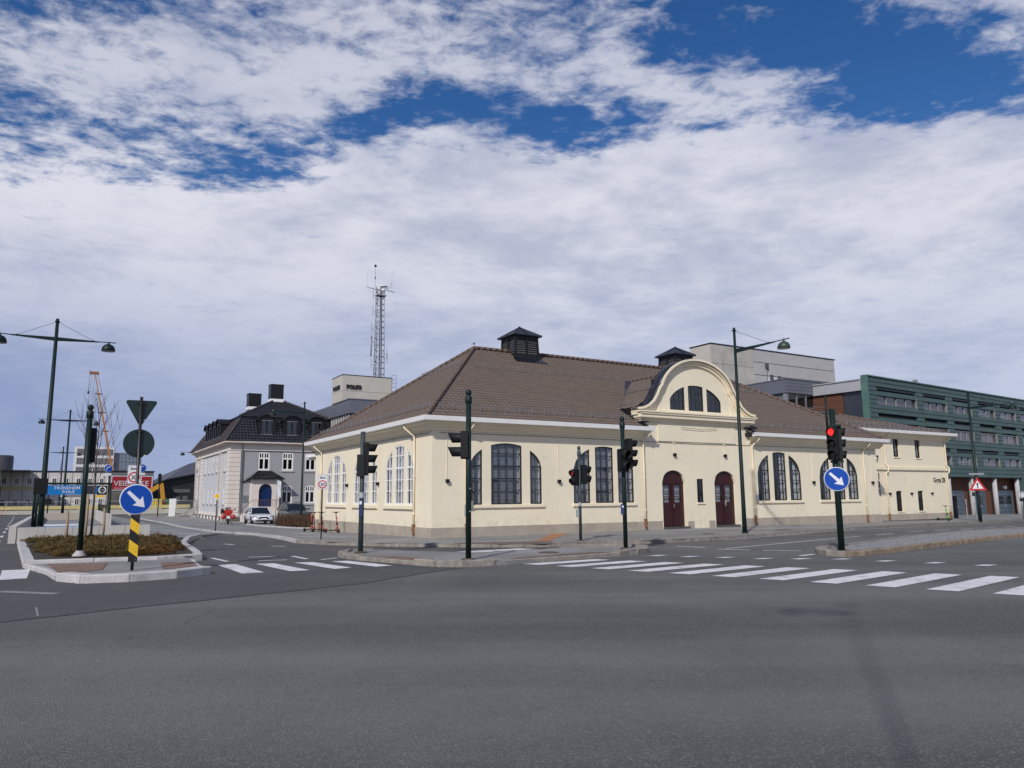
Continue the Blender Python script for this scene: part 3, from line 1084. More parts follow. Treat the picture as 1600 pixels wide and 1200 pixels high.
def build_window(parent, f, lights, zb, top, cols, rows, fm, bar=0.028, fr=0.05, dep=0.16, pane_m=None, back=None, heavy=None, label=None, name='window', inner=False):
    """one window: frame mesh with glazing bars; panes and blinds are its sub-parts.
    f(a, z, d): facade frame to parent's frame, d inwards"""
    pane_m = pane_m or GLASS
    mb = MB()
    o_f = lambda a, z, d: Vector(f(a, z, d))

    def bx(a0, a1, z0, z1, d0, d1):
        vs = [o_f(a0, z0, d0), o_f(a1, z0, d0), o_f(a1, z0, d1), o_f(a0, z0, d1), o_f(a0, z1, d0), o_f(a1, z1, d0), o_f(a1, z1, d1), o_f(a0, z1, d1)]
        mb.add(vs, [(0, 3, 2, 1), (4, 5, 6, 7), (0, 1, 5, 4), (1, 2, 6, 5), (2, 3, 7, 6), (3, 0, 4, 7)])
    panes = []
    for li, (x0, x1) in enumerate(lights):
        nc = cols[li]
        xs = [x0 + (x1 - x0) * i / nc for i in range(nc + 1)]
        topL, topR = top(x0 + fr), top(x1 - fr)
        bx(x0, x1, zb, zb + fr * 1.2, dep - .04, dep + .05)
        bx(x0, x0 + fr, zb + fr * 1.2, topL, dep - .04, dep + .05)
        bx(x1 - fr, x1, zb + fr * 1.2, topR, dep - .04, dep + .05)
        n = 8
        for i in range(n):                       # curved head
            a0 = x0 + (x1 - x0) * i / n
            a1 = x0 + (x1 - x0) * (i + 1) / n
            t0, t1 = top(a0), top(a1)
            vs = [o_f(a0, t0, dep - .04), o_f(a1, t1, dep - .04), o_f(a1, t1 - fr, dep - .04), o_f(a0, t0 - fr, dep - .04),
                  o_f(a0, t0, dep + .05), o_f(a1, t1, dep + .05), o_f(a1, t1 - fr, dep + .05), o_f(a0, t0 - fr, dep + .05)]
            mb.add(vs, [(0, 1, 2, 3), (7, 6, 5, 4), (3, 2, 6, 7)])
        for i, x in enumerate(xs[1:-1]):
            bx(x - bar / 2, x + bar / 2, zb + fr, top(x) - .01, dep - .02, dep + .03)
        zmax = max(top(x0 + (x1 - x0) * i / 10) for i in range(11))
        rz = list(rows)
        for z in rz:
            a0, a1 = x0, x1
            st = (x1 - x0) / 24
            while top(a0) < z and a0 < x1:
                a0 += st
            while top(a1) < z and a1 > x0:
                a1 -= st
            if a1 - a0 > 0.05:
                hw = bar / 2 * (2.2 if heavy and abs(z - heavy) < .01 else 1)
                bx(a0, a1, z - hw, z + hw, dep - .025, dep + .035)
        zz_ = [zb + fr] + [z for z in rz if z < zmax - .05] + [zmax + .1]
        for i in range(nc):
            for j in range(len(zz_) - 1):
                a0, a1 = xs[i], xs[i + 1]
                b0, b1 = zz_[j], zz_[j + 1]
                pl = []
                k = 5
                ok = False
                for q in range(k + 1):
                    a = a1 + (a0 - a1) * q / k
                    z = min(b1, top(a) - .01)
                    if z > b0 + .02:
                        ok = True
                    pl.append((a, max(z, b0)))
                if not ok:
                    continue
                tj, uj = random.uniform(-.012, .012), random.uniform(-.008, .008)
                vs = [o_f(a0, b0, dep + tj), o_f(a1, b0, dep - tj)] + [o_f(a, z, dep + uj + tj * (1 - 2 * (a - a0) / (a1 - a0))) for a, z in pl]
                panes.append(vs)
    w_ = mb.obj(name, fm, parent)
    if label:
        w_['label'] = label
    for vs in panes:
        pb = MB()
        pb.add(vs, [tuple(range(len(vs)))])
        pb.obj('pane', pane_m, w_, recalc=False)
    if inner:
        for li, (x0, x1) in enumerate(lights):
            ib = MB()
            nc = cols[li]
            for i in range(1, nc + 1):
                x = x0 + (x1 - x0) * i / nc + (.035 if i < nc else -.07)
                zt = top(x) - .04
                a = [o_f(x - inner, zb, .09), o_f(x + inner, zb, .09), o_f(x + inner, zt, .09), o_f(x - inner, zt, .09)]
                b2 = [o_f(x - inner, zb, .11), o_f(x + inner, zb, .11), o_f(x + inner, zt, .11), o_f(x - inner, zt, .11)]
                ib.add(a + b2, [(0, 1, 2, 3), (0, 4, 5, 1), (1, 5, 6, 2), (0, 3, 7, 4)])
            ib.obj('inner_frame', WHITE_F, w_)
    if back:
        for kind, a0, a1, z0, z1, d in back:
            cb = MB()
            if kind == 'blind':
                z = z0
                while z < z1:
                    cb.add([o_f(a0, z, d), o_f(a1, z, d), o_f(a1, z + .045, d + .03), o_f(a0, z + .045, d + .03)], [(0, 1, 2, 3)])
                    z += .055
                tag(cb.obj('blind', BLIND, w_, recalc=False), kind='stuff')
            else:
                n = max(8, int((a1 - a0) / .025))
                vs = []
                for q in range(n + 1):
                    a = a0 + (a1 - a0) * q / n
                    dd = .03 * math.sin(q * 1.3) + .012 * math.sin(q * .47 + a0)
                    vs += [o_f(a, z0, d + dd), o_f(a, z1, d + dd * .6)]
                cb.add(vs, [(2 * q, 2 * q + 2, 2 * q + 3, 2 * q + 1) for q in range(n)])
                cb.obj('curtain', CURT if kind == 'curtain' else CURT_G, w_, recalc=False)
    return w_


def tiles(b, O, A, Bv, vmax, xl, xr, tw=0.25, ch=0.31, amp=0.014, lip=0.036, spt=4, skip=None):
    """courses of pantiles on a slope. O origin, A along the eave, Bv up the slope, xl/xr(v): limits"""
    A, Bv, O = Vector(A).normalized(), Vector(Bv).normalized(), Vector(O)
    N = A.cross(Bv).normalized()
    if N.z < 0:
        N = -N
    nC = max(1, int(math.ceil(vmax / ch)))
    ch = vmax / nC
    step = tw / spt
    for c in range(nC):
        v0, v1 = c * ch, (c + 1) * ch
        vm = min(v1, vmax)
        l0, r0, l1, r1 = xl(v0 + 1e-4), xr(v0 + 1e-4), xl(vm - 1e-4), xr(vm - 1e-4)
        lo, hi = min(l0, l1), max(r0, r1)
        if hi - lo < 0.02:
            continue
        i0, i1 = int(math.floor(lo / step)), int(math.ceil(hi / step))
        row = []
        for i in range(i0, i1 + 1):
            ph = (i % spt) / spt * 2 * PI
            h = amp * (math.cos(ph) + 0.35 * math.cos(2 * ph))
            x = i * step
            xa = min(max(x, l0), r0) if r0 > l0 else (l0 + r0) / 2
            xb = min(max(x, l1), r1) if r1 > l1 else (l1 + r1) / 2
            row.append((O + A * xa + Bv * v0 + N * (h + lip), O + A * xb + Bv * vm + N * h * 1.0, O + A * xa + Bv * v0 + N * (h * 1.0 - .004)))
        vs = [p for r in row for p in r]
        fs = []
        for q in range(len(row) - 1):
            a = q * 3
            fs.append((a, a + 3, a + 4, a + 1))
            fs.append((a + 2, a + 5, a + 3, a))
        b.add(vs, fs)


def ridge_caps(b, p0, p1, r=0.11, step=0.36):
    p0, p1 = Vector(p0), Vector(p1)
    d = p1 - p0
    n = max(1, int(d.length / step))
    for i in range(n):
        a = p0 + d * (i / n)
        c = p0 + d * ((i + 1.08) / n)
        b.tube([a, c], [r, r * .86], 7)


def snow_guard(parent, a, b_, nrm, up, n, bh=0.24):
    """rail on brackets lying along a slope from a to b"""
    a, b_ = Vector(a), Vector(b_)
    mb = MB()
    nrm = Vector(nrm)
    for h in (.10, .2):
        mb.tube([a + nrm * h, b_ + nrm * h], 0.011, 5)
    for i in range(n + 1):
        p = a + (b_ - a) * (i / n)
        mb.bar(p - Vector(up) * .10, p + nrm * (bh + .03), .018, .035)
        mb.bar(p - Vector(up) * .16, p + Vector(up) * .16, .03, .012)
    o = mb.obj('snow_guard', STEEL, parent)
    return o


def downpipe(parent, pts, r=0.045, m=CREAM_T, shoe=True, ground=0.0):
    mb = MB()
    mb.tube(pts, r, 8)
    for k in (0.9, 2.4):
        z = k
        p = Vector(pts[-1])
        mb.lathe([(r * 1.3, -.03), (r * 1.3, .03)], 10, (p.x, p.y, z))
    o = mb.obj('downpipe', m, parent)
    if shoe:
        mb = MB()
        p = Vector(pts[-1])
        mb.tube([(p.x, p.y, p.z + .42), (p.x, p.y, p.z + .12), (p.x + .0, p.y - .05, p.z + .02)], r * 1.25, 8)
        mb.lathe([(r * 1.7, -.02), (r * 1.7, .05)], 10, (p.x, p.y, p.z + .40))
        mb.cbox((p.x, p.y + .02, p.z + .22), (.12, .06, .1))
        mb.obj('drain_shoe', RUST, o)
    return o


LX = lambda a, z, d: (a, d, z)                    # long facade: a along, d inwards (+y)
SX = lambda a, z, d: (d, a, z)                    # short facade (x = 0 plane)
hall = thing('cream_hall', 'long cream plastered hall with brown tiled hip roof, arched windows and curved central gable', 'building', (CORNER.x, CORNER.y, BASE), AL)
HL, HV = 28.7, 15.9
Z = lambda z: z - BASE                            # measured heights are absolute

long_units = [
    dict(xc=3.40, lights=[(1.66, 2.25), (2.66, 4.15), (4.55, 5.14)], cols=[2, 4, 2], top=arch(3.4, 1.745, 2.80, 1.08), back='blind'),
    dict(xc=8.50, lights=[(6.80, 7.70), (8.00, 9.02), (9.28, 10.20)], cols=[3, 3, 3], top=arch(8.5, 1.705, 2.74, 1.14), back='blind2'),
    dict(xc=20.2, lights=[(18.5, 19.40), (19.72, 20.72), (20.98, 21.90)], cols=[3, 4, 3], top=arch(20.2, 1.705, 2.64, 1.26), back='dark'),
    dict(xc=25.15, lights=[(23.45, 24.35), (24.65, 25.65), (25.92, 26.84)], cols=[3, 4, 3], top=arch(25.15, 1.70, 2.60, 1.26), back='dark'),
]
short_units = [
    dict(xc=3.35, lights=[(1.78, 2.55), (2.83, 3.87), (4.15, 4.95)], cols=[2, 3, 2], top=arch(3.365, 1.59, 2.62, 1.3), back='white'),
    dict(xc=7.6, lights=[(6.0, 6.78), (7.08, 8.12), (8.42, 9.2)], cols=[2, 3, 2], top=arch(7.6, 1.605, 2.62, 1.3), back='white'),
    dict(xc=12.0, lights=[(10.4, 11.18), (11.48, 12.52), (12.82, 13.6)], cols=[2, 3, 2], top=arch(12.0, 1.605, 2.62, 1.3), back='white'),
]
ZB = 1.36
GC = 14.35                                         # centre of the gable


def shift(fn):
    return lambda x: fn(x) - BASE


holes = []
for u in long_units:
    for l in u['lights']:
        holes.append(light_poly(l[0], l[1], Z(ZB), shift(u['top'])))
doors = [(11.93, 13.38), (15.36, 16.82)]


def door_top(x0, x1, zs=2.30, b_=.56):
    return arch((x0 + x1) / 2, (x1 - x0) / 2, zs - BASE, b_)


for d in doors:
    holes.append(light_poly(d[0], d[1], .08, door_top(*d), 14))
holes.append([(14.17, 1.2), (14.6, 1.2), (14.6, 2.34), (14.17, 2.34)])
# gable outline (front wall), slightly inside its cornice
gab = []
for i in range(0, 33):
    a = PI * i / 32
    gab.append((GC + 2.42 * math.cos(a), 6.35 + 1.82 * math.sin(a)))
outer = [(0, -0.4), (HL, -0.6), (HL, 4.45), (17.95, 4.45), (17.95, 5.3), (17.95, 5.5)]
outer += [(17.3, 5.72), (16.95, 6.05)] + gab + [(11.75, 6.05), (11.4, 5.72), (10.72, 5.5), (10.72, 4.45), (0, 4.45)]
# lunette lights
lun_top = arch(GC, 1.93, 5.74 - BASE, 1.33)
lun = [(12.62, 13.60), (13.84, 14.86), (15.10, 16.08)]
for l in lun:
    holes.append(light_poly(l[0], l[1], Z(5.79), lun_top))
mb = MB()
mb.wall(outer, holes, LX, 0.13, edge=False)
fw = mb.obj('front_wall', CREAM, hall)
sh_ = []
for u in short_units:
    for l in u['lights']:
        sh_.append(light_poly(l[0], l[1], Z(ZB), shift(u['top'])))
mb = MB()
mb.wall([(0.0, -.9), (HV, -.9), (HV, 4.45), (0.0, 4.45)], sh_, SX, .12, edge=False)
mb.obj('side_wall', CREAM, hall)
mb = MB()
mb.quad((0.3, HV, -1), (HL, HV, -1), (HL, HV, 4.45), (0.3, HV, 4.45))
mb.quad((HL, 0, -1), (HL, HV, -1), (HL, HV, 4.45), (HL, 0, 4.45))
mb.quad((0.3, .3, 4.40), (HL, .3, 4.40), (HL, HV, 4.40), (0.3, HV, 4.40))
mb.obj('rear_wall', CREAM, hall)
# dark rooms behind the glass
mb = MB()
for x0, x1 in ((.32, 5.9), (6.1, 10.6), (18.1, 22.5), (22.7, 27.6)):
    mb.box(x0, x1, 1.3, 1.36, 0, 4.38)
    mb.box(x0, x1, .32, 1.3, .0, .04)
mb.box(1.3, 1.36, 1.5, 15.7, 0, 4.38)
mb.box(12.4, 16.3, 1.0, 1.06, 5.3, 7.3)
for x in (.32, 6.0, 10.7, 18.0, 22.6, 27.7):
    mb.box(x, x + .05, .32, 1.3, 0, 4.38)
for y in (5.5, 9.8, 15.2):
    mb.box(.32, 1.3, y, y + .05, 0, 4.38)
mb.obj('interior_wall', ROOM_SHADE, hall)
# plinth
mb = MB()
segs = [(-0.035, 11.83), (16.93 + .25, HL + .035)]
for a0, a1 in segs:
    mb.box(a0, a1, -.035, .03, -.6, .37)
mb.box(13.48, 13.86, -.035, .03, -.3, .32)
mb.box(14.88, 15.26, -.035, .03, -.3, .32)
mb.box(-.035, .03, .03, HV, -1.0, .37)
pl = mb.obj('plinth', STONE, hall)
mb = MB()                                           # joints of the plinth stones near the doors
for x in (6.9, 8.6, 10.2, 17.9, 19.6, 21.4, 23.2, 25.0, 26.9):
    mb.box(x, x + .015, -.039, -.03, -.2, .37)
tag(mb.obj('plinth_joint', mat('plinth joint', (0.2, .17, .14), .9), pl), kind='stuff')
# small old repairs on the plinth corner
# door steps
for d in doors:
    mb = MB()
    mb.box(d[0] - .02, d[1] + .1, -.16, .12, -.15, .08)
    mb.obj('door_step', mat('dark stone step', (0.07, 0.07, 0.075), .8, 0, .3, 4, .3, 40), hall)


def raise_door(d, handle):
    x0, x1 = d
    top = door_top(x0, x1)
    xc = (x0 + x1) / 2
    mb = MB()
    poly = light_poly(x0, x1, .09, top, 14)
    dep = .14
    # leaf background with glazed openings
    g0, g1 = 1.22, 2.02
    openings = []
    for a0, a1 in ((x0 + .12, xc - .12), (xc + .12, x1 - .16)):
        openings.append([(a0, g0), (a1, g0), (a1, g1), (a0, g1)])
    mb.wall(poly, openings, lambda a, z, q: (a, dep + q, z), .05)
    mb.box(xc - .03, xc + .03, dep - .03, dep, .12, 2.05)
    mb.box(x0, x1, dep - .035, dep, 2.12, 2.2)
    for a0, a1 in ((x0 + .10, xc - .10), (xc + .10, x1 - .14)):     # raised panels
        mb.box(a0, a1, dep - .02, dep, .22, .30)
        mb.box(a0 + .03, a1 - .03, dep - .016, dep, .42, .98)
        mb.box(a0, a1, dep - .02, dep, 1.04, 1.10)
    o = mb.obj('door', DOORW, hall)
    for a0, a1 in ((x0 + .12, xc - .12), (xc + .12, x1 - .16)):
        mb = MB()
        for k in range(3):
            z0 = g0 + (g1 - g0) * k / 3
            mb.quad((a0, dep + .03, z0 + .015), (a1, dep + .03, z0 + .015), (a1, dep + .03, z0 + (g1 - g0) / 3 - .015), (a0, dep + .03, z0 + (g1 - g0) / 3 - .015))
        mb.obj('pane', GLASS, o)
        mb = MB()
        for k in (1, 2):
            z0 = g0 + (g1 - g0) * k / 3
            mb.box(a0, a1, dep, dep + .04, z0 - .016, z0 + .016)
        mb.obj('glazing_bar', DOORW, o)
        mb = MB()
        mb.quad((a0, dep + .12, g0), (a1, dep + .12, g0), (a1, dep + .12, g1), (a0, dep + .12, g1))
        mb.obj('curtain', CURT_G, o)
    mb = MB()
    mb.box(xc + .045, xc + .075, dep - .06, dep - .035, .98, 1.32 if handle else 1.14)
    if handle:
        mb.tube([(xc + .06, dep - .03, 1.26), (xc + .06, dep - .09, 1.26), (xc + .06, dep - .09, 1.02), (xc + .06, dep - .03, 1.02)], .012, 6)
        mb.box(xc + .06, xc + .17, dep - .07, dep - .055, 1.03, 1.055)
    mb.obj('handle', STEEL, o)


raise_door(doors[0], False)
raise_door(doors[1], True)
# door reveal mouldings
ROWS = [1.95 - BASE, 2.42 - BASE, 2.93 - BASE, 3.45 - BASE]
for ui, u in enumerate(long_units):
    top = shift(u['top'])
    back = []
    for li, (a0, a1) in enumerate(u['lights']):
        zt = max(top(a0), top(a1), top((a0 + a1) / 2))
        if u['back'] in ('blind', 'blind2'):
            back.append(('blind', a0 + .02, a1 - (.16 if li < 2 else .3), Z(ZB), zt, .15))
            back.append(('curtain', a1 - .17 if li < 2 else a1 - .34, a1 + .1, Z(ZB), zt, .21))
        else:
            back.append(('curtain', a1 - (.22, .26, .46)[li], a1 + .1, Z(ZB), zt - .1, .22))
            back.append(('curtain', a0 + .02, a0 + (.14, .12, .2)[li], Z(ZB), zt - .1, .24))
    heavy = ROWS[2]
    build_window(hall, LX, u['lights'], Z(ZB), top, u['cols'], ROWS, DARK_F, back=back, heavy=heavy, dep=.07, inner=.011 if ui < 2 else .007,
                 label=None)
    mb = MB()
    mb.box(u['lights'][0][0] - .08, u['lights'][-1][1] + .09, -.075, .14, Z(ZB) - .13, Z(ZB) - .02)
    mb.obj('window_sill', CREAM_T, hall)
for u in short_units:
    top = shift(u['top'])
    back = []
    for li, (a0, a1) in enumerate(u['lights']):
        zt = max(top(a0), top(a1), top((a0 + a1) / 2))
        back.append(('curtain', a0 + .03, a0 + (a1 - a0) * .55, Z(ZB), zt, .17))
        back.append(('curtain_g', a0 + (a1 - a0) * .5, a1 + .05, Z(ZB), zt, .23))
    build_window(hall, SX, u['lights'], Z(ZB), top, u['cols'], ROWS, WHITE_F, back=back, bar=.035, fr=.06, dep=.05, pane_m=glass_mat('clear window glass', opa=.2), heavy=ROWS[2],
                 label='arched window with white frame and curtains')
    mb = MB()
    mb.box(-.10, .1, u['lights'][0][0] - .12, u['lights'][-1][1] + .12, Z(ZB) - .17, Z(ZB) - .03)
    mb.obj('window_sill', CREAM_T, hall)
build_window(hall, LX, lun, Z(5.79), lun_top, [3, 4, 3], [6.15, 6.55], DARK_F, pane_m=GLASS, dep=.06,
             back=[('curtain_g', 14.5, 14.75, 5.7, 6.8, .5), ('curtain_g', 13.3, 13.45, 5.7, 6.4, .5)], label='half round window in three parts in the gable')
mb = MB()
mb.box(14.12, 14.65, -.05, .12, 1.12, 1.2)
mb.obj('window_sill', CREAM_T, hall)
build_window(hall, LX, [(14.17, 14.6)], 1.2, lambda x: 2.34, [2], [1.5, 1.9], DARK_F, pane_m=glass_mat('greenish glass', opa=.75), dep=.08, fr=.03, bar=.02, label='narrow upright window between the doors')

# ---- eaves, gutter, cornice
EZ = 4.60                                           # underside of roof at eave, local
OV = .50


def profile_run(b, prof, path_a, path_b, out):
    """extrude an (outward, z) profile between two ends; mitre given by per-end along-shift per outward unit"""
    pass


mb = MB()
# soffit + cornice around the corner: swept profile with mitre at the corner (0,0)
prof = [(0.0, 4.18), (.06, 4.20), (.08, 4.27), (.20, 4.33), (.24, 4.42), (OV - .055, 4.47), (OV - .055, 4.52), (0, 4.52)]


def sweep_L(b, prof, u_end, v_end, u_start=None):
    vs = []
    for o, z in prof:
        vs.append((u_end, -o, z))
        vs.append((-o, -o, z))
        vs.append((-o, v_end, z))
    n = len(prof)
    fs = []
    for i in range(n):
        j = (i + 1) % n
        fs.append((i * 3, j * 3, j * 3 + 1, i * 3 + 1))
        fs.append((i * 3 + 1, j * 3 + 1, j * 3 + 2, i * 3 + 2))
    fs.append(tuple(i * 3 for i in range(n)))
    fs.append(tuple(i * 3 + 2 for i in range(n))[::-1])
    b.add(vs, fs)


def sweep_S(b, prof, u0, u1):
    n = len(prof)
    vs = []
    for o, z in prof:
        vs += [(u0, -o, z), (u1, -o, z)]
    fs = [(i * 2, ((i + 1) % n) * 2, ((i + 1) % n) * 2 + 1, i * 2 + 1) for i in range(n)]
    fs.append(tuple(i * 2 for i in range(n)))
    fs.append(tuple(i * 2 + 1 for i in range(n))[::-1])
    b.add(vs, fs)


sweep_L(mb, prof, 10.71, HV + .2)
mb.obj('cornice', CREAM_T, hall)
mb = MB()
sweep_S(mb, prof, 17.96, HL + .45)
mb.obj('cornice', CREAM_T, hall)
gut = [(OV - .02, 4.51), (OV + .11, 4.53), (OV + .14, 4.71), (OV + .12, 4.71), (OV + .09, 4.56), (OV - .02, 4.55), (OV - .02, 4.69), (OV - .05, 4.69), (OV - .05, 4.51)]
mb = MB()
sweep_L(mb, gut, 11.05, HV + .3)
mb.obj('gutter', WHITE_M, hall)
mb = MB()
sweep_S(mb, gut, 17.75, HL + .55)
mb.obj('gutter', WHITE_M, hall)
mb = MB()                                           # end blocks where the eave meets the gable wall
mb.box(10.72, 11.0, -.45, -.02, 4.55, 4.72)
mb.box(17.7, 17.94, -.45, -.02, 4.55, 4.72)
mb.obj('eave_flashing', LEAD, hall)
# thin cable under the cornice and its drops to the lamps
mb = MB()
mb.tube([(0.3, -.015, 4.10), (5.0, -.015, 4.11), (10.7, -.015, 4.07), (14.3, -.015, 4.03), (17.9, -.015, 4.07), (HL, -.015, 4.10)], .012, 5)
mb.tube([(-.015, .2, 4.10), (-.015, HV - .2, 4.12)], .012, 5)
mb.obj('cable', mat('brown cable', (0.18, .13, .09), .7), hall)
LAMPM = BLACK_P


def wall_lamp(x, z, side='L', zt=4.1):
    mb = MB()
    if side == 'L':
        mb.box(x - .06, x + .06, -.13, 0, z - .07, z + .05)
        mb.box(x - .045, x + .045, -.11, -.02, z - .10, z - .07)
        P_ = [(x - .01, -.014, z + .05), (x - .01, -.014, zt)]
    else:
        mb.box(-.13, 0, x - .06, x + .06, z - .07, z + .05)
        mb.box(-.11, -.02, x - .045, x + .045, z - .10, z - .07)
        P_ = [(-.014, x, z + .05), (-.014, x, zt)]
    o = mb.obj('wall_lamp', LAMPM, hall)
    mb = MB()
    mb.tube(P_, .011, 5)
    p = P_[1]
    mb.cbox((p[0], p[1], p[2]), (.07, .07, .07))
    mb.obj('conduit', CREAM_T, o)


for x in (.65, 6.0, 22.87, 28.15):
    wall_lamp(x, Z(2.33))
wall_lamp(12.74, Z(3.62), zt=4.05)
wall_lamp(16.15, Z(3.64), zt=4.05)
for x in (10.1, 5.74):
    wall_lamp(x, Z(2.32), 'S')
# downpipes
for x, z0 in ((1.5, 0), (10.78, 0), (18.12, 0), (27.4, -.15)):
    downpipe(hall, [(x + .1, -OV + .0, 4.50), (x + .08, -OV + .02, 4.38), (x, -.08, 4.05), (x, -.07, 3.0), (x, -.07, z0 + .04)])
for y, z0 in ((1.6, -.02), (14.55, -.3)):
    downpipe(hall, [(-OV, y + .1, 4.50), (-OV + .02, y + .08, 4.38), (-.08, y, 4.05), (-.07, y, 3.0), (-.07, y, z0 + .04)])
mb = MB()
mb.box(18.06, 18.24, -.22, -.11, 1.3, 1.52)
mb.obj('junction_box', STEEL, hall)
mb = MB()
mb.box(1.60, 1.78, -.10, 0, 1.10, 1.40)
mb.obj('junction_box', STEEL, hall)

# ---- roof. eave line z 4.66 at v=-.5; ridge 9.45 at v=8
ez, rz_ = 4.62, 9.42
vr = 8.0
apL, apR = 6.1, 23.6
uR = HL + .5
slopeL = math.hypot(rz_ - ez, vr + OV)
k_ = slopeL / (vr + OV)
Bf = Vector((0, vr + OV, rz_ - ez)).normalized()
roof = MB()
roof.sm = True


def hl(v):
    return -OV + (apL + OV) * v / slopeL


def hr(v):
    return uR - (uR - apR) * v / slopeL


vA = (1.30 + OV) * k_                                # where the valley starts
vB = (5.05 + OV) * k_                                # where it meets the cross ridge


def left_r(v):
    if v < vA:
        return 10.98
    if v < vB:
        return 10.98 + (GC - 10.98) * (v - vA) / (vB - vA)
    return GC


def right_l(v):
    if v < vA:
        return 17.72
    if v < vB:
        return 17.72 + (GC - 17.72) * (v - vA) / (vB - vA)
    return GC


tiles(roof, (0, -OV, ez), (1, 0, 0), Bf, slopeL, hl, left_r)
tiles(roof, (0, -OV, ez), (1, 0, 0), Bf, slopeL, right_l, hr)
# left end slope (faces the short street)
sl2 = math.hypot(rz_ - ez, apL + OV)
B2 = Vector((apL + OV, 0, rz_ - ez)).normalized()
tiles(roof, (-OV, 0, ez), (0, 1, 0), B2, sl2, lambda v: -OV + (vr + OV) * v / sl2, lambda v: HV + OV - (HV + OV - vr) * v / sl2)
# rear and right slopes
Bb = Vector((0, -(HV + OV - vr), rz_ - ez)).normalized()
slb = math.hypot(rz_ - ez, HV + OV - vr)
tiles(roof, (0, HV + OV, ez), (1, 0, 0), Bb, slb, lambda v: -OV + (apL + OV) * v / slb, lambda v: uR - (uR - apR) * v / slb, spt=2)
slr = math.hypot(rz_ - ez, uR - apR)
Br = Vector((-(uR - apR), 0, rz_ - ez)).normalized()
tiles(roof, (uR, 0, ez), (0, 1, 0), Br, slr, lambda v: -OV + (vr + OV) * v / slr, lambda v: HV + OV - (HV + OV - vr) * v / slr, spt=2)
# cross roof behind the gable
cz = 7.80
cze = 5.72
cs = math.hypot(cz - cze, GC - 10.75)
Bx = Vector((GC - 10.75, 0, cz - cze)).normalized()
tiles(roof, (10.75, 0, cze), (0, 1, 0), Bx, cs, lambda v: .38, lambda v: 1.42 + (5.05 - 1.42) * v / cs, tw=.28, ch=.32)
Bx = Vector((-(17.95 - GC), 0, cz - cze)).normalized()
tiles(roof, (17.95, 0, cze), (0, 1, 0), Bx, cs, lambda v: .38, lambda v: 1.42 + (5.05 - 1.42) * v / cs, tw=.28, ch=.32)
ro = roof.obj('roof', TILE, hall, recalc=False)
mb = MB()
Nf = Vector((0, -(rz_ - ez), vr + OV)).normalized()
ridge_caps(mb, (-OV, -OV, ez + .06), (apL, vr, rz_ + .08))
ridge_caps(mb, (uR, -OV, ez + .06), (apR, vr, rz_ + .08))
ridge_caps(mb, (apL, vr, rz_ + .09), (apR, vr, rz_ + .09))
ridge_caps(mb, (-OV, HV + OV, ez + .06), (apL, vr, rz_ + .08))
ridge_caps(mb, (GC, .7, cz + .05), (GC, 5.1, cz + .05), .09)
tag(mb.obj('ridge_tile', mat('dark ridge tile', (0.12, .085, .07), .8, 0, .3, 3), ro), kind='stuff')
mb = MB()                                            # lead valleys and side flashings
for sgn, u0 in ((1, 10.98), (-1, 17.72)):
    a = Vector((u0 - .12 * sgn, 1.2, ez + (1.2 + OV) * (rz_ - ez) / (vr + OV) + .05))
    c = Vector((GC - .05 * sgn, 5.05, cz + .06))
    mb.bar(a, c, .34, .03)
    mb.box(min(u0 - .35 * sgn, u0 + .02 * sgn), max(u0 - .35 * sgn, u0 + .02 * sgn), -.3, 1.5, 4.95, 5.0)
    p0 = Vector((u0 - .28 * sgn, -.45, ez + .10))
    p1 = Vector((u0 - .28 * sgn, 1.3, ez + (1.8) * (rz_ - ez) / (vr + OV) + .10))
    mb.bar(p0, p1, .10, .08)
mb.obj('lead_flashing', LEAD, ro)
# dark gap boards below the cross roof
mb = MB()
for u0, u1 in ((10.62, 10.78), (17.92, 18.08)):
    mb.box(u0, u1, .35, 1.9, 4.8, 5.72)
mb.obj('side_boarding', BLACK_M, hall)
# gable side walls and dark curved metal top
mb = MB()
mb.box(10.72, 11.0, .30, .62, 4.4, 5.5)
mb.box(17.67, 17.95, .30, .62, 4.4, 5.5)
mb.obj('gable_return_wall', CREAM, hall)


def gable_curve(off=0.0, n=56):
    """outer S-curve of the gable from left foot to right foot"""
    pts = []
    half = [(3.95, 5.62), (3.62, 5.66), (3.28, 5.80), (2.98, 6.03), (2.75, 6.35), (2.58, 6.68)]
    # circle part
    c0, r1, r2 = 6.42, 2.46, 1.86
    arc = []
    for i in range(13, 78):
        a = R(90 - 0) * 0
    L_ = [(GC - x, z) for x, z in half]
    A_ = []
    for i in range(0, 41):
        a = R(164 - 148 * i / 40)
        A_.append((GC + 2.53 * math.cos(a), 6.30 + 1.93 * math.sin(a)))
    R_ = [(GC + x, z) for x, z in half[::-1]]
    pts = L_ + A_ + R_
    if off:
        out = []
        for i, p in enumerate(pts):
            a = Vector(pts[max(i - 1, 0)])
            b_ = Vector(pts[min(i + 1, len(pts) - 1)])
            t = (b_ - a).normalized()
            nn = Vector((-t.y, t.x))
            out.append((p[0] + nn.x * off, p[1] + nn.y * off))
        return out
    return pts


def curve_band(b, c_in, c_out, y0, y1):
    n = len(c_in)
    vs = []
    for (a, z), (a2, z2) in zip(c_in, c_out):
        vs += [(a, y0, z), (a2, y0, z2), (a2, y1, z2), (a, y1, z)]
    fs = []
    for i in range(n - 1):
        o = i * 4
        for k in range(4):
            fs.append((o + k, o + (k + 1) % 4, o + 4 + (k + 1) % 4, o + 4 + k))
    fs += [(0, 1, 2, 3), tuple((n - 1) * 4 + k for k in (3, 2, 1, 0))]
    b.add(vs, fs)


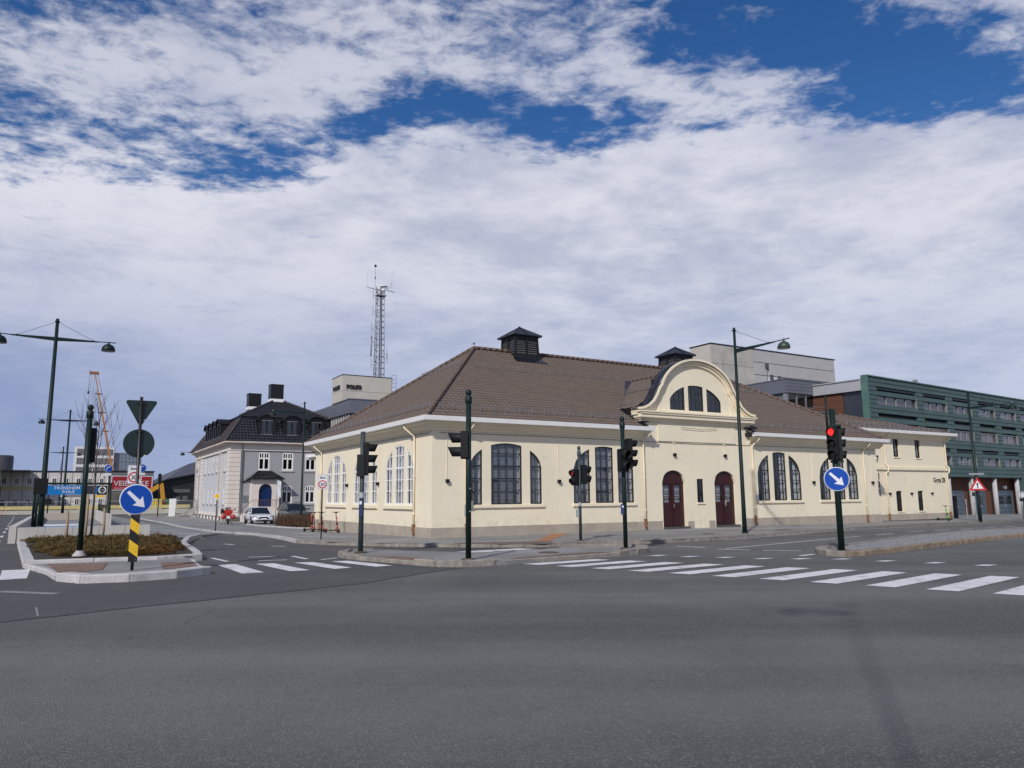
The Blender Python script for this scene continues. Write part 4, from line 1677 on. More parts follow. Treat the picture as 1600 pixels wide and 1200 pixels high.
mb = MB()
mb.sm = False
curve_band(mb, gable_curve(-.30), gable_curve(-.14), -.10, .3)
curve_band(mb, gable_curve(-.16), gable_curve(-.06), -.20, .3)
curve_band(mb, gable_curve(-.075), gable_curve(0.03), -.29, .3)
mb.obj('gable_moulding', CREAM_T, hall)
mb = MB()
mb.sm = True
curve_band(mb, gable_curve(-.10), gable_curve(.05), -.22, .42)
mb.obj('gable_capping', LEAD, hall)
mb = MB()                                            # horizontal cornice under the gable
for o, z0, z1 in ((.10, 5.02, 5.12), (.20, 5.12, 5.20), (.30, 5.20, 5.36)):
    mb.box(10.72 - o * .7, 17.95 + o * .7, -o, .25, z0, z1)
mb.box(10.5, 18.2, -.36, .25, 5.36, 5.44)
mb.prism([(10.42, 5.44), (18.3, 5.44), (18.3, 5.50), (10.42, 5.50)], lambda a, z: (a, -.40, z), lambda a, z: (a, .25, z))
mb.obj('gable_cornice', CREAM_T, hall)
mb = MB()                                            # raised central bay on the gable wall
mb.box(11.75, 16.95, -.045, -.002, 4.12, 5.02)
mb.box(11.75, 12.0, -.03, -.002, 5.5, 6.0)
mb.box(16.7, 16.95, -.03, -.002, 5.5, 6.0)
mb.obj('raised_panel', CREAM, hall)
mb = MB()
mb.tube([(13.2, -.10, 4.85), (13.25, -.12, 4.80), (14.4, -.12, 4.76), (15.5, -.12, 4.83), (15.55, -.10, 4.88)], .012, 5)
mb.obj('cable', mat('brown cable', (0.18, .13, .09), .7), hall)
# back of the gable
mb = MB()
mb.prism([(p[0], p[1]) for p in gable_curve(-.12)], lambda a, z: (a, .31, z), lambda a, z: (a, .40, z))
mb.obj('gable_rear', BLACK_M, hall)


def slope_pt(u, v, h=0.0):
    z = ez + (v + OV) * (rz_ - ez) / (vr + OV)
    return Vector((u, v, z)) + Nf * h


upv = Bf
snow_guard(hall, slope_pt(.4, .35), slope_pt(10.6, .35), Nf, upv, 16)
snow_guard(hall, slope_pt(18.3, .35), slope_pt(HL - .3, .35), Nf, upv, 16)
snow_guard(hall, slope_pt(4.6, 5.2), slope_pt(14.2, 5.2), Nf, upv, 15)
snow_guard(hall, slope_pt(15.2, 5.2), slope_pt(24.9, 5.2), Nf, upv, 14)
N2 = Vector((-(rz_ - ez), 0, apL + OV)).normalized()


def s2(u, v):
    return Vector((u, v, ez + (u + OV) * (rz_ - ez) / (apL + OV)))


snow_guard(hall, s2(.25, .5), s2(.25, HV - .3), N2, B2, 22)
snow_guard(hall, s2(4.3, 6.0), s2(4.3, 10.4), N2, B2, 8)
NX = Vector((-(cz - cze), 0, GC - 10.75)).normalized()
UX = Vector((GC - 10.75, 0, cz - cze)).normalized()
for du, y0, y1 in ((.4, .9, 1.9), (1.9, .9, 3.2)):
    p = Vector((10.75 + du, 0, cze + du * (cz - cze) / (GC - 10.75)))
    snow_guard(hall, p + Vector((0, y0, 0)), p + Vector((0, y1, 0)), NX, UX, 3)


def cupola(uc):
    o = MB()
    h0, h1 = 8.15, 10.24
    w0, w1 = .80, .70
    vs = []
    for z, w_ in ((h0, w0), (h1, w1)):
        vs += [(uc - w_, vr - w_, z), (uc + w_, vr - w_, z), (uc + w_, vr + w_, z), (uc - w_, vr + w_, z)]
    o.add(vs, [(0, 1, 5, 4), (1, 2, 6, 5), (2, 3, 7, 6), (3, 0, 4, 7), (4, 5, 6, 7)])
    o.box(uc - .76, uc + .76, vr - .76, vr + .76, 10.18, 10.35)
    for sx_, sy_ in ((-1, -1), (1, -1), (1, 1), (-1, 1)):
        o.bar((uc + sx_ * .755, vr + sy_ * .755, 9.0), (uc + sx_ * .70, vr + sy_ * .70, 10.2), .11, .11)
    for s_ in (-1, 1):
        o.box(uc - .04, uc + .04, vr + s_ * .73 - .05, vr + s_ * .73 + .05, 9.2, 10.2)
        o.box(uc + s_ * .73 - .05, uc + s_ * .73 + .05, vr - .04, vr + .04, 9.2, 10.2)
    t = o.obj('roof_ventilator', BLACK_M, hall)
    mb = MB()
    rw = .92
    apex = (uc, vr, 10.95)
    c = [(uc - rw, vr - rw, 10.36), (uc + rw, vr - rw, 10.36), (uc + rw, vr + rw, 10.36), (uc - rw, vr + rw, 10.36)]
    c2 = [(x, y, z - .06) for x, y, z in c]
    mid = [((p[0] + q[0]) / 2, (p[1] + q[1]) / 2, 10.36) for p, q in zip(c, c[1:] + c[:1])]
    mb.add(c + c2 + [apex], [(0, 1, 8), (1, 2, 8), (2, 3, 8), (3, 0, 8), (4, 5, 1, 0), (5, 6, 2, 1), (6, 7, 3, 2), (7, 4, 0, 3), (7, 6, 5, 4)])
    for p in c + mid:
        mb.bar((p[0], p[1], p[2] + .01), (apex[0], apex[1], apex[2] + .01), .035, .03)
    mb.lathe([(.07, 0), (.05, .06), (.0, .09)], 8, (uc, vr, 10.92))
    mb.obj('ventilator_roof', LEAD, t)
    slat = mat('pale louvre slat', (0.16, .15, .13), .6)
    for face in range(4):
        for half in (-1, 1):
            for k in range(6):
                z = 9.34 + k * .125
                mb = MB()
                w_ = .30
                cc = half * .37
                off = .745 - (z - 9.2) * .06
                vs = [(cc - w_, -off - .03, z), (cc + w_, -off - .03, z), (cc + w_, -off + .05, z + .07), (cc - w_, -off + .05, z + .07)]
                M = Matrix.Translation((uc, vr, 0)) @ Matrix.Rotation(face * PI / 2, 4, 'Z')
                mb.add([M @ Vector(v) for v in vs] + [M @ (Vector(v) + Vector((0, 0, -.012))) for v in vs], [(0, 1, 2, 3), (7, 6, 5, 4), (0, 4, 5, 1)])
                if face in (0, 3):
                    mb.obj('louvre_slat', slat, t)
    mb = MB()
    mb.box(uc - 1.15, uc + 1.15, vr - 1.25, vr - .8, 0, 0.02)
    fl = MB()
    fl.add([Vector((uc - 1.05, vr - 1.35, 0)) , Vector((uc + 1.05, vr - 1.35, 0)), Vector((uc + .9, vr - .8, 0)), Vector((uc - .9, vr - .8, 0))], [(0, 1, 2, 3)])
    fl.v = [(x, y, ez + (y + OV) * (rz_ - ez) / (vr + OV) + .07) for x, y, z in fl.v]
    fl.obj('lead_apron', LEAD, t)


cupola(9.0)
cupola(20.7)
# roof finial and small pipe
mb = MB()
mb.tube([(apL, vr, rz_ + .1), (apL, vr, rz_ + .28)], .02, 6)
mb.lathe([(.01, 0), (.06, .02), (.075, .07), (.06, .12), (.01, .14)], 12, (apL, vr, rz_ + .26))
mb.obj('finial_ball', STEEL, hall)
mb = MB()
mb.lathe([(.12, 0), (.13, .28), (.13, .30)], 12, (26.4, 6.0, 7.35))
q = mb.obj('camera_housing', BLACK_P, hall)
mb = MB()
mb.lathe([(.15, 0), (.15, .14), (.11, .22), (.02, .26)], 12, (26.4, 6.0, 7.65))
mb.obj('white_dome', WHITE_M, q)

# ================================================================== LOW REAR WING OF THE HALL (left end)
an = thing('rear_annex', 'low cream annex with dark wall letters behind the left end of the hall', 'building', tuple(CORNER + DS * 15.92 + DL * .0 + Vector((0, 0, 0))), AL)
mb = MB()
mb.box(.4, 7, 0, 1.15, -1.0, 3.95)
mb.obj('wall', CREAM, an)
mb = MB()
mb.box(.36, .41, 0, 1.15, -1.0, .3)
mb.obj('plinth', STONE, an)
mb = MB()
mb.box(-.12, .04, 0, 1.65, 4.02, 4.24)
mb.box(-.12, 7, 1.55, 1.7, 4.02, 4.24)
mb.obj('gutter', WHITE_M, an)
mb = MB()
mb.box(.04, .4, 0, 1.55, 3.92, 4.06)
mb.obj('cornice', CREAM_T, an)
mb = MB()
tiles(mb, (-.1, 0, 4.2), (0, 1, 0), (.8, 0, .5), 2.2, lambda v: 0.02, lambda v: 1.7 - v * .7)
mb.obj('roof', TILE, an, recalc=False)
for i, ch in enumerate('COK'):
    text('wall_letter', ch, .40, S_BLK, an, frame((.37, .62, 3.22 - i * .47), (0, -1, 0), (0, 0, 1)), .03, 1.3, .02)

# ================================================================== TWO STOREY CREAM WING
wg = thing('cream_house', 'two storey cream wing with four narrow dark windows and Gryta 2B lettering', 'building', tuple(CORNER + DS * 2.0 + DL * 29.0), AL)
WU = 29.0


def wwin(x0, x1, z0, z1):
    b_ = .13
    return x0, x1, z0, arch((x0 + x1) / 2, (x1 - x0) / 2 + .06, z1 - b_, b_)


wins = [wwin(4.70, 5.33, 4.02, 5.27), wwin(7.13, 7.74, 4.0, 5.26), wwin(4.62, 5.28, .53, 1.84), wwin(7.02, 7.66, .53, 1.84), wwin(.8, 1.35, 4.0, 5.26)]
hol = [light_poly(a, c, z, t, 8) for a, c, z, t in wins]
mb = MB()
mb.wall([(-1.5, -.8), (10.72, -.8), (10.72, 5.45), (-1.5, 5.45)], hol, LX, .25)
mb.box(10.42, 10.72, .001, 9, -.8, 5.45)
mb.box(-1.5, -1.2, .26, 9, -.8, 5.45)
mb.box(-1.5, 10.72, 8.7, 9, -.8, 5.45)
mb.obj('wall', CREAM, wg)
mb = MB()
mb.box(-1.2, 10.4, 1.2, 1.25, -.5, 5.4)
mb.obj('interior_wall', ROOM_SHADE, wg)
for i, (a, c, z, t) in enumerate(wins):
    bk = [('curtain_g', a + .1, c - .05, z + (.45 if i == 0 else .1), t(a) - .35, .2)] if i in (0, 1) else [('curtain_g', c - .25, c - .05, z, t(c) - .2, .35)]
    build_window(wg, LX, [(a, c)], z, t, [2], [z + (t((a + c) / 2) - z) * .68], BLACK_M, dep=.12, fr=.07, bar=.05, pane_m=GLASS_D if i > 1 else GLASS, back=bk)
    mb = MB()
    mb.box(a - .05, c + .05, -.05, .1, z - .07, z - .005)
    mb.obj('window_sill', CREAM_T, wg)
mb = MB()
mb.box(-1.5, 10.76, -.03, .02, -.8, .36)
mb.box(10.72, 10.76, .02, 9, -.8, .36)
mb.obj('plinth', STONE, wg)
mb = MB()
mb.box(.5, 10.74, -.034, -.028, -.8, -.02)
mb.obj('base_course', mat('dark stone step', (0.07, 0.07, 0.075), .8), wg)
mb = MB()
for o, z0, z1 in ((.05, 3.13, 3.18), (.10, 3.18, 3.36), (.05, 3.36, 3.41)):
    mb.box(-1.5, 10.72 + o, -o, .0, z0, z1)
    mb.box(10.72, 10.72 + o, .0, 9, z0, z1)
mb.obj('string_course', CREAM_T, wg)
mb = MB()
sweep_S(mb, [(o, z + 1.0) for o, z in prof], -1.5, 11.15)
mb.obj('cornice', CREAM_T, wg)
mb = MB()
sweep_S(mb, [(o, z + 1.0) for o, z in gut], -1.8, 11.3)
mb.box(11.14, 11.3, -.5, 9.4, 5.5, 5.72)
mb.obj('gutter', WHITE_M, wg)
mb = MB()
mb.sm = True
e2 = 5.62
rh = 7.2
hd = 5.0
Bw = Vector((0, hd, rh - e2)).normalized()
sw = math.hypot(hd, rh - e2)
xe = 11.2
tiles(mb, (0, -.5, e2), (1, 0, 0), Bw, sw, lambda v: -2.0 + 2.0 * v / sw, lambda v: xe - 5.5 * v / sw)
Bw = Vector((-5.5, 0, rh - e2)).normalized()
s3 = math.hypot(5.5, rh - e2)
tiles(mb, (xe, 0, e2), (0, 1, 0), Bw, s3, lambda v: -.5 + hd * v / s3, lambda v: 9.5 - hd * v / s3, spt=2)
Bw = Vector((0, -hd, rh - e2)).normalized()
tiles(mb, (0, 9.5, e2), (1, 0, 0), Bw, sw, lambda v: -2.0 + 2.0 * v / sw, lambda v: xe - 5.5 * v / sw, spt=2)
rf = mb.obj('roof', TILE, wg, recalc=False)
mb = MB()
ridge_caps(mb, (xe, -.5, e2 + .05), (xe - 5.5, hd - .5, rh + .06), .09)
mb.obj('ridge_tile', mat('dark ridge tile', (0.12, .085, .07), .8), rf)
for v in (.5, 1.7):
    nn = Vector((0, -(rh - e2), hd)).normalized()
    bb = Vector((0, hd, rh - e2)).normalized()
    p0 = Vector((-1.0, -.5 + v, e2 + v * (rh - e2) / hd))
    p1 = Vector((xe - .6 - v * 1.4, -.5 + v, e2 + v * (rh - e2) / hd))
    snow_guard(wg, p0, p1, nn, bb, 20, .2)
for x in (3.62, 10.55):
    downpipe(wg, [(x + .1, -.5, 5.5), (x, -.1, 5.15), (x, -.08, 3.55), (x + .1, -.2, 3.35), (x + .06, -.2, 3.1), (x, -.08, 2.95), (x, -.08, -.05)])
for x in (3.9, 6.25, 8.6):
    mb = MB()
    mb.box(x - .06, x + .06, -.13, 0, 1.6, 1.72)
    o = mb.obj('wall_lamp', BLACK_P, wg)
    mb = MB()
    mb.tube([(x, -.014, 1.72), (x - .08, -.014, 3.1)], .011, 5)
    mb.obj('conduit', CREAM_T, o)
text('lettering', 'Gryta 2B', .33, S_BLK, wg, frame((9.65, -.02, 2.40), (1, 0, 0), (0, 0, 1)), .01, .84, .0)
for z, h in ((3.72, .42),):
    text('wall_letter', '7', .42, S_BLK, wg, frame((2.9, -.012, 3.66), (1, 0, 0), (0, 0, 1)), .008, 1.0, .01)
for i in range(3):
    mb = MB()
    mb.box(2.88, 2.97, -.012, 0, 2.55 - i * .52, 2.98 - i * .52)
    mb.obj('wall_letter', S_BLK, wg)

# ================================================================== GREY AND PINK VILLA
VILLA_P = mat('pale pink render', (0.64, 0.575, 0.53), 0.88, 0, 0.06, .6, .2, 25)
VILLA_G = mat('grey render', (0.30, 0.30, 0.325), 0.9, 0, 0.07, .6, .3, 25)
VILLA_GL = mat('pale grey render', (0.47, 0.475, 0.495), 0.9, 0, 0.07, .6, .3, 25)
vb = Vector((-27.58, 72.78, 0))
vi = thing('villa', 'grey and pink rendered villa with black glazed mansard roof and blue front door', 'building', (vb.x, vb.y, 0), AL)
VW, VD = 11.2, 22.0
rw = [(2.66, 3.76, 4.42, 6.22, False), (4.98, 6.10, 4.42, 6.22, False), (7.3, 8.4, 4.42, 6.22, False), (5.04, 6.10, 1.12, 2.95, True), (7.36, 8.42, 1.12, 2.95, True)]
hol = []
for x0, x1, z0, z1, ar in rw:
    t = arch((x0 + x1) / 2, (x1 - x0) / 2 + .12, z1 - .35, .35) if ar else (lambda x, z1=z1: z1)
    hol.append(light_poly(x0, x1, z0, t, 8))
mb = MB()
mb.wall([(0.75, -.9), (VW, -.9), (VW, 6.35), (0.75, 6.35)], hol, LX, .22)
mb.obj('front_wall', VILLA_G, vi)
mb = MB()
mb.box(.6, VW, .6, .65, -.5, 6.3)
mb.box(.6, .65, .65, VD - .3, -.5, 6.3)
mb.obj('interior_wall', ROOM_SHADE, vi)
for i, (x0, x1, z0, z1, ar) in enumerate(rw):
    t = arch((x0 + x1) / 2, (x1 - x0) / 2 + .12, z1 - .35, .35) if ar else (lambda x, z1=z1: z1)
    mid = z0 + (z1 - z0) * .66
    o = build_window(vi, LX, [(x0, x1)], z0, t, [2], [mid], WHITE_F, dep=.06, fr=.13, bar=.14, pane_m=GLASS_D)
    mb = MB()
    for k in (-1, 0, 1):
        xx = (x0 + x1) / 2 + k * (x1 - x0) * .22
        mb.box(xx - .035, xx + .035, .03, .07, mid, t(xx) - .05)
    mb.obj('glazing_bar', WHITE_F, o)
    mb = MB()
    mb.box(x0 - .1, x1 + .1, -.08, .1, z0 - .16, z0)
    mb.obj('window_sill', mat('sill grey', (.36, .36, .38), .8), vi)
# side wall (left face)
lv = [(20.0, False), (15.15, False), (12.4, False), (10.0, False), (7.5, False), (3.05, False)]
hol2 = []
lw = []
for v, _ in lv:
    lw.append((v - .42, v + .42, 4.45, 6.25, lambda x: 6.25))
    lw.append((v - .34, v + .34, 1.12, 2.95, arch(v, .42, 2.6, .34)))
for a, c, z0, z1, t in lw:
    hol2.append(light_poly(a, c, z0, t, 6))
mb = MB()
mb.wall([(0.0, -.9), (VD, -.9), (VD, 6.35), (0.0, 6.35)], hol2, lambda a, z, d: (.06 + d, a, z), .2)
mb.obj('side_wall', VILLA_GL, vi)
for a, c, z0, z1, t in lw:
    build_window(vi, lambda a_, z, d: (.06 + d, a_, z), [(a, c)], z0, t, [2], [z0 + 1.2], WHITE_F, dep=.05, fr=.1, bar=.08, pane_m=GLASS_D)
    mb = MB()
    mb.box(-.06, .1, a - .08, c + .08, z0 - .14, z0)
    mb.obj('window_sill', mat('sill grey', (.36, .36, .38), .8), vi)
# pink pilasters with banded joints
def pilaster(x0, x1, y0, y1, name='pilaster'):
    zz = -.1
    while zz < 6.35:
        h = .44
        mb = MB()
        mb.box(x0, x1, y0, y1, zz + .018, min(zz + h, 6.35) - .018)
        mb.obj('render_band', VILLA_P, vi)
        zz += h
    mb = MB()
    mb.box(x0 + .02, x1 - .02, y0 + .02, y1 - .02, -.1, 6.35)
    mb.obj(name, mat('pink joint', (.28, .23, .215), .9), vi)


pilaster(-.06, .98, -.08, 1.55)
pilaster(-.06, .3, 5.0, 5.75)
pilaster(-.06, .3, 17.3, 18.0)
pilaster(-.06, .3, VD - .8, VD + .06)
mb = MB()
mb.box(-.10, VW + .1, -.12, VD + .1, 6.36, 7.0)
mb.box(.98, VW, -.06, -.0, -.12, .25)
mb.box(-.02, .06, 1.6, VD, -.12, .22)
mb.obj('frieze', VILLA_P, vi)
mb = MB()
for o, z0, z1 in ((.22, 6.92, 7.0), (.42, 7.0, 7.08), (.55, 7.08, 7.2)):
    mb.box(-.1 - o, VW + .1 + o, -.12 - o, VD + .1 + o, z0 + .001, z1)
mb.obj('cornice', mat('pale cornice', (.58, .5, .44), .8), vi)
mb = MB()
mb.box(-.02, VW, -.04, .3, -1.6, -.11)
mb.box(-.04, .3, .3, VD, -1.6, -.11)
mb.obj('basement_wall', mat('dark basement stone', (.14, .115, .10), .9, 0, .4, 3, .6, 20), vi)
for v in (2.2, 4.6, 6.7, 8.8, 10.8, 13, 15.2, 17.6, 20.4):
    mb = MB()
    mb.box(-.09, -.04, v, v + .75, -1.3, -.2)
    mb.obj('white_block', WHITE_F, vi)
mb = MB()
mb.box(VW - .01, VW, 0, VD, -1, 6.4)
mb.box(0, VW, VD - .01, VD, -1, 6.4)
mb.obj('rear_wall', VILLA_G, vi)
# mansard: steep lower slopes, eave flare, shallow upper hip
mb = MB()
mb.sm = True


def ms(x, y0z0, y1z1):
    pass


zE, zM, inn = 7.22, 9.85, 1.15
o_ = .65
lowf = math.hypot(o_ + inn, zM - zE)
Bm = Vector((0, o_ + inn, zM - zE)).normalized()
tiles(mb, (0, -o_, zE), (1, 0, 0), Bm, lowf, lambda v: -o_ + (o_ + inn) * v / lowf, lambda v: VW + o_ - (o_ + inn) * v / lowf, tw=.30, ch=.36, amp=.045)
m_front = mb.obj('mansard_roof', TILE_B, vi, recalc=False)
mb = MB()
mb.sm = True
Bm = Vector((o_ + inn, 0, zM - zE)).normalized()
tiles(mb, (-o_, 0, zE), (0, 1, 0), Bm, lowf, lambda v: -o_ + (o_ + inn) * v / lowf, lambda v: VD + o_ - (o_ + inn) * v / lowf, tw=.3, ch=.36, amp=.03)
Bm = Vector((-(o_ + inn), 0, zM - zE)).normalized()
tiles(mb, (VW + o_, 0, zE), (0, 1, 0), Bm, lowf, lambda v: -o_ + (o_ + inn) * v / lowf, lambda v: VD + o_ - (o_ + inn) * v / lowf, tw=.3, ch=.36, amp=.03, spt=2)
mb.obj('mansard_roof', TILE_BR, vi, recalc=False)
mb = MB()
mb.sm = True
zR = 12.35
ua = inn - .3
hw = VW / 2 - ua
su = math.hypot(hw, zR - zM)
Bu = Vector((0, hw, zR - zM)).normalized()
tiles(mb, (0, ua, zM), (1, 0, 0), Bu, su, lambda v: ua + hw * v / su, lambda v: VW - ua - hw * v / su, tw=.3, ch=.36, amp=.03)
tiles(mb, (0, VD - ua, zM), (1, 0, 0), Vector((0, -hw, zR - zM)), su, lambda v: ua + hw * v / su, lambda v: VW - ua - hw * v / su, tw=.3, ch=.36, amp=.03, spt=2)
Bu = Vector((hw, 0, zR - zM)).normalized()
tiles(mb, (ua, 0, zM), (0, 1, 0), Bu, su, lambda v: ua + hw * v / su, lambda v: VD - ua - hw * v / su, tw=.3, ch=.36, amp=.03)
tiles(mb, (VW - ua, 0, zM), (0, 1, 0), Vector((-hw, 0, zR - zM)), su, lambda v: ua + hw * v / su, lambda v: VD - ua - hw * v / su, tw=.3, ch=.36, amp=.03, spt=2)
mb.obj('roof', TILE_B, vi, recalc=False)
mb = MB()
for p, q in (((ua, ua, zM), (VW / 2, ua + hw, zR)), ((VW - ua, ua, zM), (VW / 2, ua + hw, zR)), ((VW / 2, ua + hw, zR), (VW / 2, VD - ua - hw, zR)),
             ((-o_, -o_, zE), (inn, inn, zM)), ((VW + o_, -o_, zE), (VW - inn, inn, zM)), ((-o_, VD + o_, zE), (inn, VD - inn, zM))):
    ridge_caps(mb, Vector(p) + Vector((0, 0, .04)), Vector(q) + Vector((0, 0, .04)), .11)
tag(mb.obj('ridge_tile', TILE_BR, vi), kind='stuff')
mb = MB()
mb.box(ua + .1, VW - ua - .1, ua + .1, VD - ua - .1, zM - .35, zM - .02)
mb.obj('eave_board', BLACK_M, vi)


def dormer(x, y, dr, w_=1.65, glass=GLASS_D, lab=None):
    """arched dormer; dr rotates it about z. x,y: centre of its face"""
    M = Matrix.Translation((x, y, 0)) @ Matrix.Rotation(dr, 4, 'Z')
    z0, z1, zt = 7.75, 9.35, 9.95
    n = 10
    pts = []
    for i in range(n + 1):
        a = PI * i / n
        pts.append((w_ / 2 * math.cos(a) * 1.06, z1 + (zt - z1) * math.sin(a)))
    outer_ = [(-w_ / 2, z0), (w_ / 2, z0)] + pts
    hole_ = [(-w_ / 2 + .30, 8.0), (w_ / 2 - .30, 8.0), (w_ / 2 - .30, 9.4), (-w_ / 2 + .30, 9.4)]
    mb = MB()
    mb.wall(outer_, [hole_], lambda a, z, d: tuple(M @ Vector((a, d, z))), .12, edge=False)
    n2 = len(outer_)
    vs = [M @ Vector((p[0], 0, p[1])) for p in outer_] + [M @ Vector((p[0], 2.4, p[1])) for p in outer_]
    mb.add(vs, [(i, (i + 1) % n2, (i + 1) % n2 + n2, i + n2) for i in range(n2)])
    t = mb.obj('dormer', BLACK_M, vi)
    mb = MB()
    out2 = [(p[0] * 1.14, p[1] + .06) for p in pts]
    vs = []
    for (a, z), (a2, z2) in zip(pts, out2):
        vs += [M @ Vector((a, -.22, z)), M @ Vector((a2, -.22, z2)), M @ Vector((a2, 2.4, z2)), M @ Vector((a, 2.4, z))]
    fs = []
    for i in range(n):
        o = i * 4
        for k in range(4):
            fs.append((o + k, o + (k + 1) % 4, o + 4 + (k + 1) % 4, o + 4 + k))
    mb.add(vs, fs)
    mb.obj('dormer_roof', BLACK_M, t)
    mb = MB()
    for a0, a1 in ((-w_ / 2 + .30, -.03), (.03, w_ / 2 - .30)):
        mb.add([M @ Vector(v) for v in ((a0 + .05, .09, 8.06), (a1 - .05, .09, 8.06), (a1 - .05, .09, 9.34), (a0 + .05, .09, 9.34))], [(0, 1, 2, 3)])
    mb.obj('pane', glass, t)
    mb = MB()
    for b0, b1, c0, c1 in ((-w_ / 2 + .28, w_ / 2 - .28, 7.96, 8.05), (-w_ / 2 + .28, w_ / 2 - .28, 9.36, 9.42)):
        mb.add([M @ Vector(v) for v in ((b0, -.05, c0), (b1, -.05, c0), (b1, -.05, c1), (b0, -.05, c1), (b0, .08, c0), (b1, .08, c0), (b1, .08, c1), (b0, .08, c1))],
               [(0, 1, 2, 3), (3, 2, 6, 7), (1, 5, 6, 2), (0, 4, 5, 1), (0, 3, 7, 4)])
    mb.obj('dormer_sill', mat('grey zinc', (.25, .26, .28), .5, .4), t)
    mb = MB()
    for xx in (-w_ / 2 + .33, 0, w_ / 2 - .33):
        mb.add([M @ Vector(v) for v in ((xx - .03, .02, 8.05), (xx + .03, .02, 8.05), (xx + .03, .02, 9.36), (xx - .03, .02, 9.36))], [(0, 1, 2, 3)])
    mb.obj('dormer_frame', DARK_F, t)


for x in (3.35, 5.85, 8.35):
    dormer(x, -.12, 0)
for y in (6.6, 9.2, 11.8, 14.4):
    dormer(-.12, y, -PI / 2)


def chimney(x, y, w_, d_, z0, z1, white):
    mb = MB()
    mb.box(x - w_ / 2, x + w_ / 2, y - d_ / 2, y + d_ / 2, z0, z1)
    mb.box(x - w_ / 2 - .04, x + w_ / 2 + .04, y - d_ / 2 - .04, y + d_ / 2 + .04, z1 - .08, z1)
    o = mb.obj('chimney', BLACK_M, vi)
    mb = MB()
    mb.box(x - w_ / 2 - .02, x + w_ / 2 + .02, y - d_ / 2 - .02, y + d_ / 2 + .02, z0 + .1, z0 + white)
    mb.obj('chimney_flashing', WHITE_M, o)


chimney(5.4, 5.5, 1.35, 1.2, 11.7, 13.9, .6)
chimney(4.55, 12.5, 1.4, 1.3, 11.7, 13.7, .45)
# porch
mb = MB()
mb.wall([(1.95, .85), (4.6, .85), (4.6, 3.55), (1.95, 3.55)], [light_poly(2.62, 3.92, .86, arch(3.27, .65, 2.45, .6), 12)], lambda a, z, d: (a, d - 1.0, z), .25)
mb.box(1.95, 2.3, -.74, 0, .85, 3.55)
mb.box(4.3, 4.6, -.74, 0, .85, 3.55)
po = mb.obj('porch', VILLA_P, vi)
mb = MB()
mb.box(2.5, 4.05, -.72, -.66, .86, 3.2)
o = mb.obj('door', mat('royal blue door paint', (.002, .02, .095), .35, 0, .1, 3), vi)
mb = MB()
for a0 in (2.75, 3.35):
    mb.box(a0, a0 + .45, -.745, -.72, 1.05, 1.6)
    mb.box(a0, a0 + .45, -.745, -.72, 1.75, 2.5)
mb.obj('door_panel', mat('royal blue door paint', (.002, .02, .095), .35), o)
mb = MB()
rp = [(1.55, -1.4, 3.58), (5.0, -1.4, 3.58), (5.0, 0, 3.58), (1.55, 0, 3.58)]
tp = [(2.6, -.45, 4.35), (3.95, -.45, 4.35), (3.95, 0, 4.35), (2.6, 0, 4.35)]
mb.add(rp + tp, [(0, 1, 5, 4), (1, 2, 6, 5), (3, 0, 4, 7), (4, 5, 6, 7), (0, 3, 2, 1)])
mb.add([(x, y, z - .09) for x, y, z in rp] + rp, [(0, 1, 5, 4), (3, 0, 4, 7), (1, 2, 6, 5), (3, 2, 1, 0)])
pr = mb.obj('porch_roof', TILE_B, vi)
mb = MB()
for k in range(12):
    x = 1.7 + k * .28
    mb.tube([(x, -1.42, 3.62), (2.62 + (x - 1.7) * .4, -.47, 4.37)], .04, 6)
mb.obj('roof_rib', TILE_B, pr)
mb = MB()
mb.box(1.9, 4.7, -1.9, 0, -1.0, .84)
mb.box(.98, 1.9, -1.9, -1.0, -1.0, .1)
mb.obj('porch_base', VILLA_P, vi)
mb = MB()
for k in range(14):
    x = 2.0 + k * .2
    mb.tube([(x, -1.85, .84), (x, -1.85, 1.5)], .018, 5)
mb.tube([(1.9, -1.85, 1.5), (4.7, -1.85, 1.5)], .025, 6)
mb.tube([(1.9, -1.85, 1.5), (1.0, -1.85, .7)], .03, 6)
mb.tube([(4.7, -1.85, 1.5), (5.2, -1.85, 1.1)], .03, 6)
mb.tube([(1.0, -1.85, .7), (1.0, -1.85, -.4)], .03, 6)
mb.obj('railing', mat('brown railing', (.12, .06, .04), .6), vi)
mb = MB()
mb.box(1.35, 1.85, -.04, 0, 1.25, 1.95)
mb.obj('wall_plate', mat('slate plate', (.12, .14, .16), .5), vi)
mb = MB()
mb.bar((.98, -.1, 3.2), (1.95, -.1, 3.52), .06, .1)
mb.obj('porch_flashing', LEAD, vi)
for pts in ([(.98, -.55, 7.1), (1.1, -.14, 6.7), (1.1, -.1, 0), (1.1, -.1, -.4)], ):
    downpipe(vi, pts, .05, mat('grey pipe', (.2, .2, .22), .5), shoe=False)
for y in (4.9, 18.1, VD - .9):
    downpipe(vi, [(-.6, y, 7.15), (-.15, y + .1, 6.7), (-.12, y + .1, -.4)], .05, VILLA_P, shoe=False)

